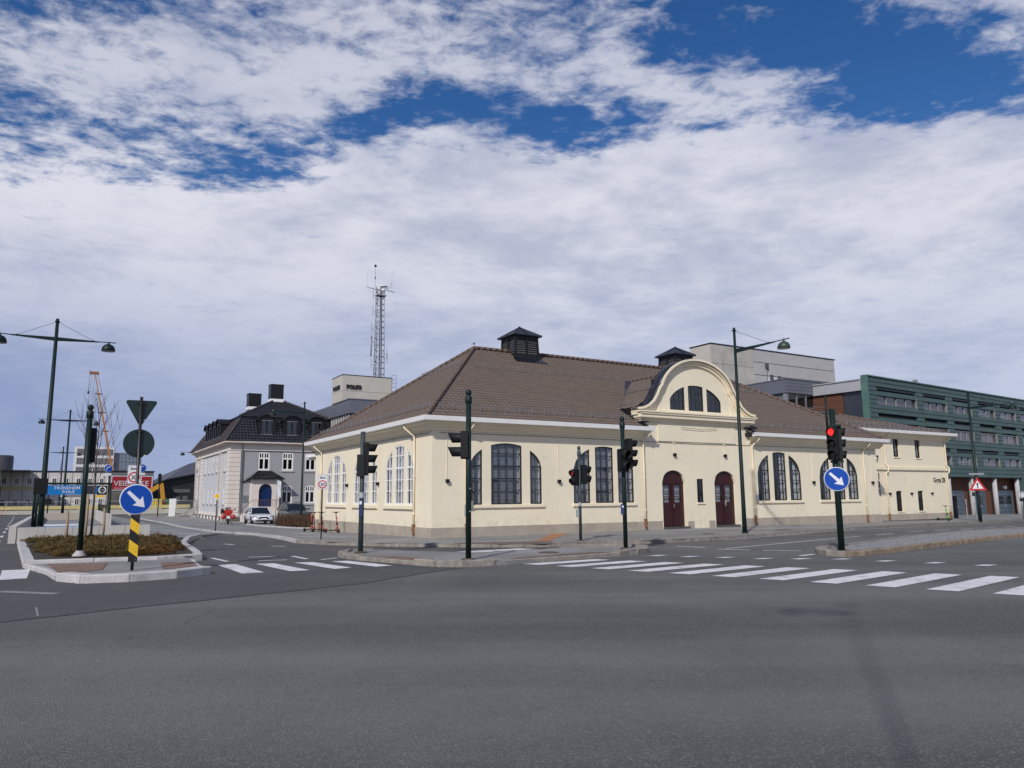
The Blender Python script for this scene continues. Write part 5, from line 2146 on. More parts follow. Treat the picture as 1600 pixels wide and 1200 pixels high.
# ================================================================== GREEN COPPER BUILDING
GA = R(90 - 54.648)
gb = thing('green_building', 'long green copper clad office block with ribbon windows above grey garage doors', 'building', (30.07, 62.175, 0), GA)
COPPER = mat('green patinated copper', (0.050, 0.092, 0.087), 0.55, 0.1, 0.22, .35, .05, 6, dirt=((.06, .13, .11), .5), streak=.12)
COPPER_T = mat('pale green copper edge', (0.075, 0.15, 0.13), 0.5, 0.1, 0.3, .8)
BRICK = brick_mat('orange brown brick', (0.135, 0.052, 0.028), (0.10, 0.040, 0.022), 3.0)
DOORG = mat('slate blue garage door', (0.075, 0.105, 0.14), .5, 0, .1, 2)
GLEN = 62.0
bays = [(1.40, 8.05), (9.35, 13.75), (15.0, 18.85)]
x = 20.35
while x < GLEN - 4:
    bays.append((x, x + 3.65))
    x += 4.95
rowsG = [(9.22, 10.06, 10.52, 10.72), (6.72, 7.50, 8.02, 8.22), (4.22, 5.02, 5.50, 5.70)]
TOPG = 11.55
mb = MB()
mb.box(0.12, GLEN, .45, 14, 3.2, TOPG - .15)
mb.obj('core_wall', mat('dark wall behind cladding', (.03, .045, .042), .8), gb)
# lapped copper boards, one by one between the window openings
PIT = .38
z = 3.16
while z < TOPG - .1:
    z1 = min(z + PIT, TOPG)
    segs = [(0.0, GLEN)]
    zc_ = (z + z1) / 2
    for (w0, w1, s0, s1) in rowsG:
        if w0 - .05 < zc_ < w1 + .05 or s0 - .08 < zc_ < s1 + .12:
            segs = []
            cur = 0.0
            for a, c in bays:
                segs.append((cur, a))
                cur = c
            segs.append((cur, GLEN))
    for a, c in segs:
        while c - a > .05:
            e = min(c, a + 9.0) if c - a > 13 else c
            mb = MB()
            vs = [(a, -.03, z), (e - .01, -.03, z), (e - .01, .02, z1 - .004), (a, .02, z1 - .004), (a, .46, z), (e - .01, .46, z), (e - .01, .46, z1), (a, .46, z1)]
            mb.add(vs, [(0, 1, 2, 3), (0, 4, 5, 1), (1, 5, 6, 2), (0, 3, 7, 4), (3, 2, 6, 7)])
            mb.obj('cladding_board', COPPER, gb)
            a = e
    z = z1
mb = MB()
mb.box(-.1, GLEN, -.10, .5, TOPG, TOPG + .10)
mb.box(-.12, -.0, -.08, .5, 3.0, TOPG)
mb.obj('edge_trim', COPPER_T, gb)
WPANE = mat('dim office curtains', (0.17, 0.13, 0.12), .7, 0, .5, 1.5)
rnG = random.Random(11)
for (w0, w1, s0, s1) in rowsG:
    for bi, (a, c) in enumerate(bays):
        if bi > 9:
            break
        mb = MB()
        n = max(2, int(round((c - a) / 1.5)))
        for i in range(n + 1):
            xx = a + (c - a) * i / n
            mb.box(xx - .05, xx + .05, .10, .22, w0 - .05, w1 + .05)
        mb.box(a, c, .08, .22, w0 - .09, w0 - .03)
        mb.box(a, c, .08, .22, w1 + .02, w1 + .08)
        mb.box(c - .05, c + .03, -.04, .2, w0 - .1, w1 + .1)
        o = mb.obj('window', mat('grey window frame', (.20, .20, .21), .5), gb)
        for i in range(n):
            x0, x1 = a + (c - a) * i / n + .05, a + (c - a) * (i + 1) / n - .05
            mb = MB()
            mb.quad((x0, .18, w0), (x1, .18, w0), (x1, .18, w1), (x0, .18, w1))
            mb.obj('pane', GLASS, o)
            if rnG.random() < .35:
                mb = MB()
                zt_ = w1 - rnG.uniform(.15, .7)
                mb.quad((x0, .25, zt_), (x1, .25, zt_), (x1, .25, w1), (x0, .25, w1))
                mb.obj('roller_blind', mat('grey roller blind', (.22, .21, .21), .8), o)
        mb = MB()
        k = int((c - a) / .22)
        vs = []
        for i in range(k + 1):
            xx = a + (c - a) * i / k
            vs += [(xx, .30 + (.05 if i % 2 else 0), w0), (xx, .30 + (.05 if i % 2 else 0), w1)]
        mb.add(vs, [(2 * i, 2 * i + 2, 2 * i + 3, 2 * i + 1) for i in range(k)])
        mb.obj('curtain', WPANE, o)
        mb = MB()                                     # slatted ventilation slot above each window
        n2 = max(2, int((c - a) / 1.3))
        for i in range(n2):
            mb.box(a + (c - a) * i / n2 + .06, a + (c - a) * (i + 1) / n2 - .06, .05, .1, s0 + .02, s1 - .04)
        mb.box(a, c, .12, .16, s0, s1)
        mb.obj('ventilation_slot', mat('dark slot', (.02, .03, .03), .6), gb)
# sheltered ground floor: brick back wall, round concrete columns, garage doors
mb = MB()
mb.wall([(9.5, -2), (34, -2), (34, 3.15), (9.5, 3.15)], [], lambda a, z, d: (a, 1.0 + d, z), .2)
mb.box(28.9, 29.1, .51, 1.0, -2, 3.15)
mb.obj('brick_wall', BRICK, gb)
mb = MB()
mb.box(9.5, 29.0, .3, 1.0, 3.10, 3.155)
mb.obj('soffit', mat('dark soffit', (.05, .035, .03), .8), gb)
mb = MB()
mb.box(28.9, GLEN, -.02, .5, -2, 3.16)
mb.box(-.0, 9.5, .0, .5, -2, 3.16)
mb.obj('lower_wall', COPPER, gb)
for x in (13.3, 17.9, 23.0, 28.3):
    mb = MB()
    mb.tube([(x, .30, -1.4), (x, .30, 3.09)], .22, 16)
    mb.obj('column', CONC_L, gb)
for x0, x1, wn in ((15.0, 17.3, False), (20.0, 21.9, True), (24.9, 28.3, True)):
    mb = MB()
    n = 6
    zt, zb_ = 1.75, -.75
    for i in range(n):
        a = zb_ + (zt - zb_) * i / n
        mb.box(x0, x1, .90, .96, a + .015, a + (zt - zb_) / n - .015)
    mb.box(x0 - .12, x0, .85, 1.0, zb_, zt + .12)
    mb.box(x1, x1 + .12, .85, 1.0, zb_, zt + .12)
    mb.box(x0 - .12, x1 + .12, .85, 1.0, zt, zt + .12)
    o = mb.obj('garage_door', DOORG, gb)
    mb = MB()
    mb.box((x0 + x1) / 2 - .04, (x0 + x1) / 2 + .04, .85, .9, .2, .5)
    mb.obj('handle', STEEL, o)
    if wn:
        nx_ = 4 if x1 - x0 > 3 else 2
        for i in range(nx_):
            for j in range(2):
                mb = MB()
                a = x0 + .25 + (x1 - x0 - .5) * i / nx_
                mb.box(a + .05, a + (x1 - x0 - .5) / nx_ - .08, .87, .9, .55 + j * .42, .86 + j * .42)
                mb.obj('pane', GLASS_D, o)
mb = MB()
mb.box(26.6, 27.1, .8, 1.0, 2.05, 2.35)
mb.obj('lamp_box', WHITE_M, gb)
# left return: grey parapet, brick, glass slot, ledge
mb = MB()
mb.box(-.25, .12, .5, 18, 10.35, 11.25)
mb.box(-.35, .12, .5, 18, 11.25, 11.34)
mb.obj('parapet', mat('grey parapet metal', (.42, .42, .44), .45, .3, .08, .6), gb)
mb = MB()
mb.box(.0, .3, 2.3, 5.2, 6.5, 10.35)
mb.obj('brick_wall', BRICK, gb)
mb = MB()
mb.box(.1, .3, .5, 2.3, 6.5, 10.35)
mb.obj('stair_glass', mat('smoky stair glass', (.03, .035, .045), .12, 0, .3, 1), gb)
mb = MB()
mb.box(-.9, .3, .3, 6, 6.15, 6.5)
mb.box(.0, .3, .5, 18, -1, 6.15)
mb.box(-.12, .1, 5.2, 5.4, 6.5, 10.4)
mb.obj('ledge', mat('grey parapet metal', (.42, .42, .44), .45), gb)
mb = MB()
mb.tube([(18.5, 5, TOPG), (18.5, 5, TOPG + 1.6)], .05, 6)
mb.cbox((18.5, 5, TOPG + 1.7), (.5, .3, .3))
mb.obj('roof_mast', STEEL, gb)

# ================================================================== POLICE STATION: grey band block with windows
UW = CORNER + DS * 16.0
ps = thing('grey_office_block', 'grey metal clad office block with a band of windows behind the hall roof', 'building', (UW.x, UW.y, 0), AL)
GREYM = mat('grey metal cladding', (0.15, 0.16, 0.19), .42, .35, .08, .4)
mb = MB()
mb.box(41.1, 46.6, 0, 12, 10.45, 11.62)
mb.box(41.05, 46.6, -.06, 12, 11.62, 11.70)
b1 = mb.obj('upper_wall', GREYM, ps)
for k in range(1, 4):
    mb = MB()
    mb.box(41.06, 46.6, -.012, -.002, 10.45 + k * .29, 10.47 + k * .29)
    mb.obj('cladding_joint', mat('dark joint', (.05, .05, .06), .6), ps)
mb = MB()
mb.box(41.35, 46.6, .3, 11.8, 6, 10.44)
mb.obj('lower_wall', mat('dull grey wall', (.12, .12, .135), .6), ps)
WIN_B = glass_mat('bluish reflecting glass', opa=.7)
for i in range(4):
    x0 = 41.5 + i * 1.25
    mb = MB()
    for q in (x0, x0 + 1.2):
        mb.box(q - .05, q + .05, .18, .3, 9.3, 10.4)
    mb.box(x0, x0 + 1.2, .18, .3, 9.22, 9.3)
    o = mb.obj('window', STEEL, ps)
    mb = MB()
    mb.quad((x0 + .05, .24, 9.3), (x0 + 1.15, .24, 9.3), (x0 + 1.15, .24, 10.4), (x0 + .05, .24, 10.4))
    mb.obj('pane', WIN_B, o)
mb = MB()
mb.box(41.2, 41.5, .1, .4, 9.0, 10.44)
mb.obj('corner_post', STEEL, ps)
mb = MB()
mb.box(42.5, 46.4, -1.6, .2, 8.6, 8.75)
mb.tube([(42.6, -1.5, 8.75), (42.6, -1.5, 9.1), (46.3, -1.5, 9.1)], .03, 6)
mb.obj('flat_roof', mat('dull grey wall', (.12, .12, .135), .6), ps)

# ---- big concrete block
UW = CORNER + DS * 22.0
cb_ = thing('concrete_block', 'windowless concrete block with stained panels rising behind the curved gable', 'building', (UW.x, UW.y, 0), AL)
X0, X1, ZT = 38.5, 56.6, 15.62
mb = MB()
mb.box(X0 + .1, X1 - .1, .1, 2.6, 0, ZT - .05)
mb.box(X0 + 3, X1 - .1, 2.6, 9, 0, ZT - 2)
mb.obj('core_wall', mat('dark joint', (.05, .05, .06), .6), cb_)
for j in range(4):                                    # big rough panels at the left corner
    z0 = ZT - (j + 1) * 1.83
    for a, c in ((X0, X0 + 5.7),):
        mb = MB()
        mb.box(a, c - .03, 0, .15, z0 + .03, z0 + 1.83)
        mb.obj('wall_panel', CONC, cb_)
    for a, c in ((.16, 2.7),):
        mb = MB()
        mb.box(X0, X0 + .1, a, c - .03, z0 + .03, z0 + 1.83)
        mb.obj('wall_panel', CONC_T, cb_)
XP = X0 + 5.72
n = 9
for j in range(5):
    z1_ = ZT - j * 1.25
    for i in range(n):
        a = XP + (X1 - XP) * i / n
        c = XP + (X1 - XP) * (i + 1) / n
        mb = MB()
        mb.box(a, c - .075, .0, .09, z1_ - 1.25 + .06, z1_)
        mb.obj('wall_panel', CONC_L, cb_)
mb = MB()
mb.box(46.05, 47.95, -.02, .01, 12.1, 13.05)
mb.obj('white_panel', mat('white sheet', (.62, .64, .72), .5), cb_)
mb = MB()
mb.box(X0 - .05, X1 + .05, -.05, 2.75, ZT, ZT + .1)
mb.obj('roof_edge', LEAD, cb_)
for xx, zz in ((45.9, 14.1), (46.5, 13.0), (47.6, 12.95), (48.3, 12.85), (50.6, 12.9)):
    mb = MB()
    mb.box(xx - .13, xx + .13, -.25, .02, zz - .2, zz + .25)
    mb.obj('wall_fitting', mat('grey fitting', (.07, .07, .08), .5), cb_)
mb = MB()
mb.tube([(46.0, -.06, 14.0), (46.0, -.06, 12.6), (47.5, -.06, 12.9)], .03, 5)
mb.obj('cable', mat('grey fitting', (.07, .07, .08), .5), cb_)
mb = MB()
mb.tube([(50.2, 2, ZT), (50.2, 2, ZT + 1.3)], .02, 5)
mb.obj('aerial', STEEL, cb_)

# ---- grey block and tower on the left with the mast
UW = CORNER + DS * 44.0
pb_ = thing('grey_office_block', 'angular grey metal office block in front of the concrete tower marked POLITI', 'building', (UW.x, UW.y, 0), AL)
mb = MB()
mb.box(11.3, 26, 0, 5.4, 9.95, 11.32)
mb.box(11.22, 26, -.06, 5.4, 11.32, 11.4)
mb.box(11.3, 18, 5.4, 16, 9.95, 11.30)
mb.obj('upper_wall', GREYM, pb_)
mb = MB()
mb.box(11.6, 26, .3, 15, 4, 9.94)
mb.obj('lower_wall', mat('dull grey wall', (.12, .12, .135), .6), pb_)
for i in range(8):
    mb = MB()
    mb.box(11.9 + i * .8, 12.05 + i * .8, .15, .3, 8.2, 9.9)
    mb.obj('mullion', CONC_L, pb_)
    mb = MB()
    mb.box(11.45, 11.6, .6 + i * .8, .75 + i * .8, 8.2, 9.9)
    mb.obj('mullion', CONC_L, pb_)
UW = CORNER + DS * 50.0
tw = thing('police_tower', 'pale concrete tower with black POLITI lettering', 'building', (UW.x, UW.y, 0), AL)
TZ = 14.72
mb = MB()
mb.box(12.6, 17.98, .08, 3.6, 3, TZ - .03)
mb.obj('core_wall', mat('dark joint', (.05, .05, .06), .6), tw)
for z0, z1_ in ((13.02 - 1.7, 12.99), (13.02, TZ), (9.5, 11.3)):
    mb = MB()
    mb.box(12.5, 18.06, 0, .2, z0, z1_)
    mb.obj('wall_panel', CONC_T, tw)
    mb = MB()
    mb.box(12.5, 12.7, .202, 3.7, z0, z1_)
    mb.obj('wall_panel', CONC_T, tw)
    mb = MB()
    mb.box(17.9, 18.06, .202, 3.7, z0, z1_)
    mb.obj('wall_panel', CONC_T, tw)
mb = MB()
mb.box(12.46, 18.1, -.04, 3.75, TZ, TZ + .06)
mb.obj('roof_edge', LEAD, tw)
mb = MB()
mb.box(16.9, 18.0, -.05, .0, 11.6, 12.0)
mb.obj('white_panel', WHITE_M, tw)
text('lettering', 'POLITI', .40, S_BLK, tw, frame((13.72, -.06, 13.28), (1, 0, 0), (0, 0, 1)), .06, 1.0, .03)
text('lettering', 'POLITI', .40, S_BLK, tw, frame((12.44, 1.9, 13.28), (0, -1, 0), (0, 0, 1)), .06, 1.35, .03)
mb = MB()
for x in (18.25, 18.75):
    mb.tube([(x, .4, 12.6), (x, .4, 15.3)], .025, 5)
for k in range(6):
    mb.tube([(18.25, .4, 12.9 + k * .45), (18.75, .4, 12.9 + k * .45)], .02, 5)
mb.obj('ladder', STEEL, tw)

# lattice mast
MP = CORNER + DS * 52.0 + DL * 17.15
ma = thing('radio_mast', 'tall steel lattice radio mast with antennas above the concrete tower', 'mast', (MP.x, MP.y, TZ), AL)
MSTEEL = mat('dull mast steel', (.26, .27, .30), .5, .4, .2, 3)
H_ = 10.8


def mhw(z):
    return .62 - .12 * z / H_


mb = MB()
legs = []
for sx_, sy_ in ((-1, -.7), (1, -.7), (0, 1)):
    legs.append([Vector((sx_ * mhw(z_), sy_ * mhw(z_), z_)) for z_ in (0, H_)])
    mb.tube(legs[-1], .036, 6)
mb.obj('mast_leg', MSTEEL, ma)
mb = MB()
n = 16
for i in range(n):
    z0, z1_ = H_ * i / n, H_ * (i + 1) / n
    P0 = [l[0].lerp(l[1], i / n) for l in legs]
    P1 = [l[0].lerp(l[1], (i + 1) / n) for l in legs]
    for k in range(3):
        a, c = k, (k + 1) % 3
        mb.tube([P0[a], P0[c]], .022, 4)
        mb.tube([P0[a], P1[c]] if i % 2 else [P0[c], P1[a]], .022, 4)
mb.obj('mast_bracing', MSTEEL, ma)
mb = MB()
mb.tube([(.32, -.2, 0), (.25, -.2, H_)], .05, 6)
mb.tube([(.10, -.2, 0), (.12, -.2, H_)], .05, 6)
mb.tube([(.32, -.2, .3), (.7, -.3, .1), (1.6, -.3, .15), (1.6, -.3, -.05)], .10, 6)
mb.obj('cable_run', BLACK_M, ma)
mb = MB()
mb.tube([(-1.5, 0, H_ - .15), (.2, 0, H_ - .35)], .04, 6)
mb.tube([(.2, -.2, H_ - .1), (1.7, -.5, H_ - .5)], .04, 6)
mb.tube([(.3, 0, H_ - .3), (1.5, .2, H_ + .3), (1.5, .2, H_ + .8)], .035, 6)
mb.tube([(-.5, 0, H_), (-.5, 0, H_ + 2.4)], .02, 5)
for xx in (-1.4, 1.45, 1.65):
    mb.tube([(xx, 0, H_ - .2), (xx, 0, H_ + 2.2)], .009, 4)
mb.cbox((.15, -.1, H_ - 1.0), (1.1, .9, .08))
mb.obj('antenna_arm', MSTEEL, ma)
mb = MB()
mb.lathe([(.02, -.16), (.12, -.1), (.16, 0), (.12, .1), (.02, .16)], 10, (-.5, 0, H_ + 2.5))
mb.tube([(-.5, 0, H_ + .9), (-.5, 0, H_ + 1.25)], .05, 6)
mb.obj('antenna_ball', BLACK_M, ma)
mb = MB()
mb.lathe([(.05, 0), (.42, .02), (.42, .10), (.1, .16)], 14, (.6, 0, H_ + .15))
mb.lathe([(.05, 0), (.26, .05), (.26, .2), (.05, .3)], 14, (.35, -.4, H_ - .5))
mb.obj('dish', WHITE_M, ma)
for z0, dx in ((1.2, -.9), (3.8, -.85), (5.3, -.9), (7.3, -.8), (9.2, -.8), (2.0, 1.0), (2.6, .95)):
    mb = MB()
    mb.tube([(dx, -.3, z0), (dx, -.3, z0 + 1.1)], .03, 5)
    mb.tube([(dx, -.3, z0 + .5), (0, -.3, z0 + .4)], .02, 5)
    mb.obj('whip_antenna', MSTEEL, ma)
mb = MB()
mb.tube([(-.95, -.35, 2.6), (-.95, -.35, 5.0)], .07, 6)
mb.obj('panel_antenna', MSTEEL, ma)

# ================================================================== BACKGROUND ON THE LEFT
def FR(s, t=0, z=0):
    return tuple(ST(s, t, z))


BARG = mat('grey cabin cladding', (0.56, 0.535, 0.52), .7, 0, .12, 1)
YBAND = mat('faded yellow band', (0.55, 0.47, 0.20), .7, 0, .15, 1)
ba = thing('site_cabins', 'two storey row of grey site cabins with white window frames and yellow bands', 'cabins', FR(120), AL)
mb = MB()
mb.box(-22, 5.3, 0, 6, -.4, 5.45)
mb.obj('wall', BARG, ba)
mb = MB()
mb.box(-22.1, 5.35, -.1, 6.1, 5.45, 5.6)
mb.obj('roof', LEAD, ba)
k = 0
for x in [-6.9 + i * 1.42 for i in range(-9, 9)]:
    mb = MB()
    mb.box(x - .74, x - .70, -.02, .0, -.3, 5.45)
    mb.obj('cabin_joint', mat('dark joint', (.05, .05, .06), .6), ba)
    for z0 in (.9, 3.72):
        mb = MB()
        mb.box(x - .30, x + .30, -.05, .01, z0, z0 + .92)
        o = mb.obj('window', WHITE_F, ba)
        for q in (-1, 1):
            mb = MB()
            mb.box(x + q * .12 - .09, x + q * .12 + .09, -.06, -.04, z0 + .08, z0 + .84)
            mb.obj('pane', GLASS_D if False else mat('dark cabin glass', (.03, .03, .035), .15), o)
mb = MB()
mb.box(-22, 5.3, -.04, -.005, 3.05, 3.42)
mb.box(-22, 5.3, -.04, -.005, .35, .7)
mb.obj('yellow_band', YBAND, ba)
for x in (-5.6, -4.0, 2.2, 4.6):
    mb = MB()
    mb.lathe([(.02, -.1), (.1, -.05), (.1, .05), (.02, .1)], 8, (x, -.1, 4.9))
    mb.obj('lamp_globe', WHITE_M, ba)

vk = thing('contractor_building', 'grey steel shed with a red VEIDEKKE board over slatted shutters', 'building', FR(119, 0), AL)
mb = MB()
mb.box(5.45, 10.95, 0, 8, -.8, 5.5)
mb.obj('wall', mat('mid grey sheet wall', (.13, .13, .135), .6, 0, .1, 1), vk)
mb = MB()
mb.box(5.35, 11.05, -.1, 8.1, 5.5, 5.66)
mb.obj('roof_edge', BLACK_M, vk)
for i in range(10):
    mb = MB()
    mb.box(5.6, 10.8, -.05, 0, -.4 + i * .3, -.4 + i * .3 + .27)
    mb.obj('shutter_slat', mat('brown grey shutter', (.14, .125, .11), .6, .2, .15, 1), vk)
mb = MB()
mb.box(5.7, 10.75, -.10, -.05, 2.98, 4.85)
sg = mb.obj('sign_board', mat('deep red board', (.27, .006, .014), .5), vk)
mb = MB()
mb.box(5.6, 5.7, -.12, -.05, 2.9, 4.93)
mb.box(10.75, 10.85, -.12, -.05, 2.9, 4.93)
mb.box(5.7, 10.75, -.12, -.05, 2.9, 2.98)
mb.box(5.7, 10.75, -.12, -.05, 4.85, 4.93)
mb.box(6.0, 8.0, -.12, -.105, 3.2, 3.25)
mb.obj('sign_border', S_WHITE, sg)
text('lettering', 'VEIDEKKE', .72, mat('dim white lettering', (.50, .42, .46), .6), sg, frame((8.15, -.13, 3.55), (1, 0, 0), (0, 0, 1)), .01, 1.0, .02)

wb = thing('white_block', 'white office block with dark balcony bands under construction beyond the cabins', 'building', FR(200), AL)
mb = MB()
mb.box(1.5, 9.6, 0, 12, -1, 13.9)
mb.obj('wall', mat('white facade panel', (.62, .62, .64), .6, 0, .06, .5), wb)
for z0 in (12.0, 9.9, 7.8, 5.6):
    for a, c in ((2.0, 5.2), (5.5, 9.3)):
        mb = MB()
        mb.box(a, c, -.12, 0, z0, z0 + 1.35)
        o = mb.obj('window', mat('dim window band', (.16, .15, .16), .4, 0, .3, 2), wb)
        mb = MB()
        for q in range(5):
            xx = a + (c - a) * q / 5
            mb.box(xx, xx + .08, -.2, -.12, z0, z0 + 1.35)
        mb.obj('mullion', STEEL, o)
mb = MB()
mb.box(9.6, 15.6, 1.0, 12, -1, 12.6)
mb.obj('glass_wing', mat('blue grey curtain wall', (.16, .20, .26), .2, 0, .2, .5), wb)
mb = MB()
for q in range(8):
    mb.box(9.6 + q * .8, 9.68 + q * .8, .9, 1.0, 2, 12.6)
for q in range(6):
    mb.box(9.6, 15.6, .88, .98, 3 + q * 1.9, 3.15 + q * 1.9)
mb.obj('mullion', STEEL, wb)

# black canopy building
bk_ = thing('black_canopy_building', 'low black building with sloping dark metal roof beyond the villa', 'building', FR(121), AL)
DARKM = mat('dark bluish roof sheet', (.045, .045, .06), .4, .3, .12, .6)
mb = MB()
top_ = [(10.9, 3.9), (12.9, 5.25), (16.6, 7.1), (24, 9.5)]
bot_ = [(10.9, 3.6), (12.9, 4.6), (16.6, 5.4), (24, 6.2)]
for i in range(3):
    (a, z1), (b2, z2) = top_[i], top_[i + 1]
    (c, z3), (d_, z4) = bot_[i], bot_[i + 1]
    mb.add([(c, 0, z3), (d_, 0, z4), (b2, 7, z2), (a, 7, z1), (c, 0, z3 - .15), (d_, 0, z4 - .15), (b2, 7, z2 - .3), (a, 7, z1 - .3)], [(0, 1, 2, 3), (4, 7, 6, 5), (0, 4, 5, 1), (3, 2, 6, 7)])
mb.obj('roof', DARKM, bk_)
mb = MB()
mb.add([(11.0, .8, -.6), (24, .8, -.6), (24, .8, 6.0), (16.6, .8, 5.3), (12.9, .8, 4.5), (11.0, .8, 3.55)], [(0, 1, 2, 3, 4, 5)])
mb.box(11, 24, .9, 7, -.6, 3.5)
mb.obj('wall', mat('black wall sheet', (.014, .014, .018), .5, 0, .2, .5), bk_)
for a, c, z0, z1 in ((14.0, 16.3, 2.6, 3.1), (14.0, 15.0, 1.5, 2.0), (15.3, 16.0, 1.4, 2.1), (12.3, 13.0, 1.8, 2.0)):
    mb = MB()
    mb.box(a, c, .72, .8, z0, z1)
    mb.obj('window', mat('dull lit window', (.10, .10, .10), .5), bk_)

# sheds at the far left
ys = thing('site_shed', 'pale green and yellow site shed with dark roof at the far left edge', 'shed', FR(112), AL)
mb = MB()
mb.box(-12, -7.1, 0, 5, 3.4, 5.3)
mb.box(-12, -7.1, 0, 5, 1.0, 2.1)
mb.obj('wall', mat('pale green sheet', (.40, .50, .36), .6, 0, .15, 1), ys)
mb = MB()
mb.box(-12, -7.0, -.1, 5, 2.1, 3.4)
mb.box(-12, -7.0, -.1, 5, -.5, 1.0)
mb.obj('lower_wall', mat('dark shed opening', (.03, .03, .035), .6), ys)
mb = MB()
mb.box(-12, -3.9, 3, 9, 5.35, 5.5)
mb.obj('roof', BLACK_M, ys)
mb = MB()
mb.box(-9.0, -8.0, -.2, -.1, 2.3, 3.0)
mb.obj('white_sign', WHITE_M, ys)
tk = thing('storage_tank', 'dark grey cylindrical tank beyond the site shed', 'tank', FR(135, -8.7), 0)
mb = MB()
mb.lathe([(1.9, 0), (1.9, 8.1), (1.75, 8.3), (.1, 8.35)], 20)
mb.obj('tank_body', mat('dark tank', (.06, .06, .07), .6), tk)
rr = thing('rotunda_sign', 'round red and blue roundabout sign at the far left', 'sign', FR(95, -6.6), AL)
mb = MB()
mb.tube([(0, .05, 0), (0, .05, 3.8)], .04, 6)
mb.obj('pole', POLE, rr)
mb = MB()
Ms = Matrix.Rotation(PI / 2, 4, 'X')
mb.lathe([(.35, -.01), (.35, .01)], 20, (0, 0, 0), Matrix.Translation((0, 0, 3.8)) @ Ms)
o = mb.obj('sign_face', S_RED, rr)
mb = MB()
mb.lathe([(.24, -.005), (.24, .005)], 20, (0, 0, 0), Matrix.Translation((0, -.02, 3.8)) @ Ms)
mb.obj('sign_symbol', mat('grey blue sign sheeting', (.12, .14, .3), .5), o)

# concrete and yellow barrier line across the street
bl = thing('site_barrier', 'long low pale concrete barrier with yellow rail across the closed street', 'barrier', FR(104), AL)
mb = MB()
mb.box(-20, 14, 0, .3, -.15, .45)
mb.obj('concrete_base', mat('dusty pale concrete', (.45, .43, .38), .8, 0, .1, 1), bl)
mb = MB()
mb.box(-20, 14, -.05, .0, .55, .95)
mb.obj('yellow_rail', YBAND, bl)
for i in range(17):
    mb = MB()
    mb.box(-19.6 + 2 * i, -19.5 + 2 * i, -.03, .05, .45, 1.5)
    mb.obj('post', STEEL, bl)
mb = MB()
mb.box(-20, 14, -.01, .01, 1.42, 1.5)
mb.obj('top_rail', STEEL, bl)
ROB = mat('orange red barrier stripe', (.55, .10, .03), .5)
for i, (t_, lab) in enumerate(((-6.2, 'slanted red and white striped road barrier, left of the pair by the far kerb'), (-5.6, 'slanted red and white striped road barrier, right of the pair by the far kerb'))):
    rb = thing('road_barrier', lab, 'barrier', FR(101, t_, 0), AL, 'striped road barriers')
    mb = MB()
    mb.bar((-.25, 0, 0), (.15, 0, 1.1), .16, .05)
    mb.obj('barrier_board', ROB, rb)
    mb = MB()
    for q in (.25, .55, .85):
        mb.bar((-.25 + .4 * q - .03, -.03, q * 1.1), (-.25 + .4 * q + .03, -.03, q * 1.1 + .14), .165, .02)
    mb.obj('white_stripe', S_WHITE, rb)
    mb = MB()
    mb.box(-.4, .3, -.2, .2, 0, .06)
    mb.obj('foot', RUBBER, rb)

# mobile crane
CRY = mat('crane orange yellow', (.40, .20, .07), .5, 0, .15, 1)
cr = thing('mobile_crane', 'orange mobile crane with telescopic boom raised high above the cabins', 'crane', FR(160, 8.0), AL)
mb = MB()
mb.box(-1.2, 1.4, -3, 5, .9, 2.2)
mb.box(-1.2, 1.4, 2.5, 5, 2.2, 3.6)
mb.obj('carrier', CRY, cr)
for y in (-2.4, -1, 2, 3.6):
    for x in (-1.25, 1.25):
        mb = MB()
        mb.tube([(x - .2, y, .55), (x + .2, y, .55)], .55, 14)
        mb.obj('wheel', RUBBER, cr)
mb = MB()
A_ = Vector((.5, 0, 3.0))
Bt = Vector((-4.4, 0, 25.0))
segs_ = [(0, .27, .46), (.27, .52, .34), (.52, .68, .28), (.68, .84, .23), (.84, 1.0, .18)]
for a, c, w_ in segs_:
    mb.bar(A_.lerp(Bt, a), A_.lerp(Bt, c), w_, w_ * 1.1)
mb.obj('boom', CRY, cr)
mb = MB()
for a in (.27, .52, .68, .84):
    p = A_.lerp(Bt, a)
    mb.cbox(p, (1.3, .5, .16))
mb.tube([Bt + Vector((.4, 0, .1)), A_.lerp(Bt, .1) + Vector((1.3, 0, 0))], .035, 4)
mb.cbox(Bt + Vector((-.2, 0, .4)), (1.6, .5, .5))
mb.tube([Bt + Vector((-.9, 0, .2)), Bt + Vector((-.95, 0, .9))], .06, 4)
mb.obj('boom_collar', mat('rust orange steel', (.25, .09, .03), .6), cr)
mb = MB()
mb.tube([Bt + Vector((-.9, 0, .3)), Bt + Vector((-.95, 0, -3.0))], .03, 4)
mb.tube([Bt + Vector((-.5, 0, .3)), Bt + Vector((-1.1, 0, -9))], .02, 4)
mb.tube([Bt + Vector((-.1, 0, .3)), Bt + Vector((-.2, 0, -9))], .02, 4)
mb.obj('hoist_rope', BLACK_M, cr)
mb = MB()
mb.lathe([(.03, -.5), (.16, -.3), (.16, 0), (.05, .2)], 8, tuple(Bt + Vector((-.95, 0, -3.2))))
mb.obj('hook_block', BLACK_M, cr)
mb = MB()
mb.box(.9, 2.2, -1, .6, 2.2, 4.4)
mb.obj('cab', mat('dark cab', (.03, .035, .045), .3), cr)

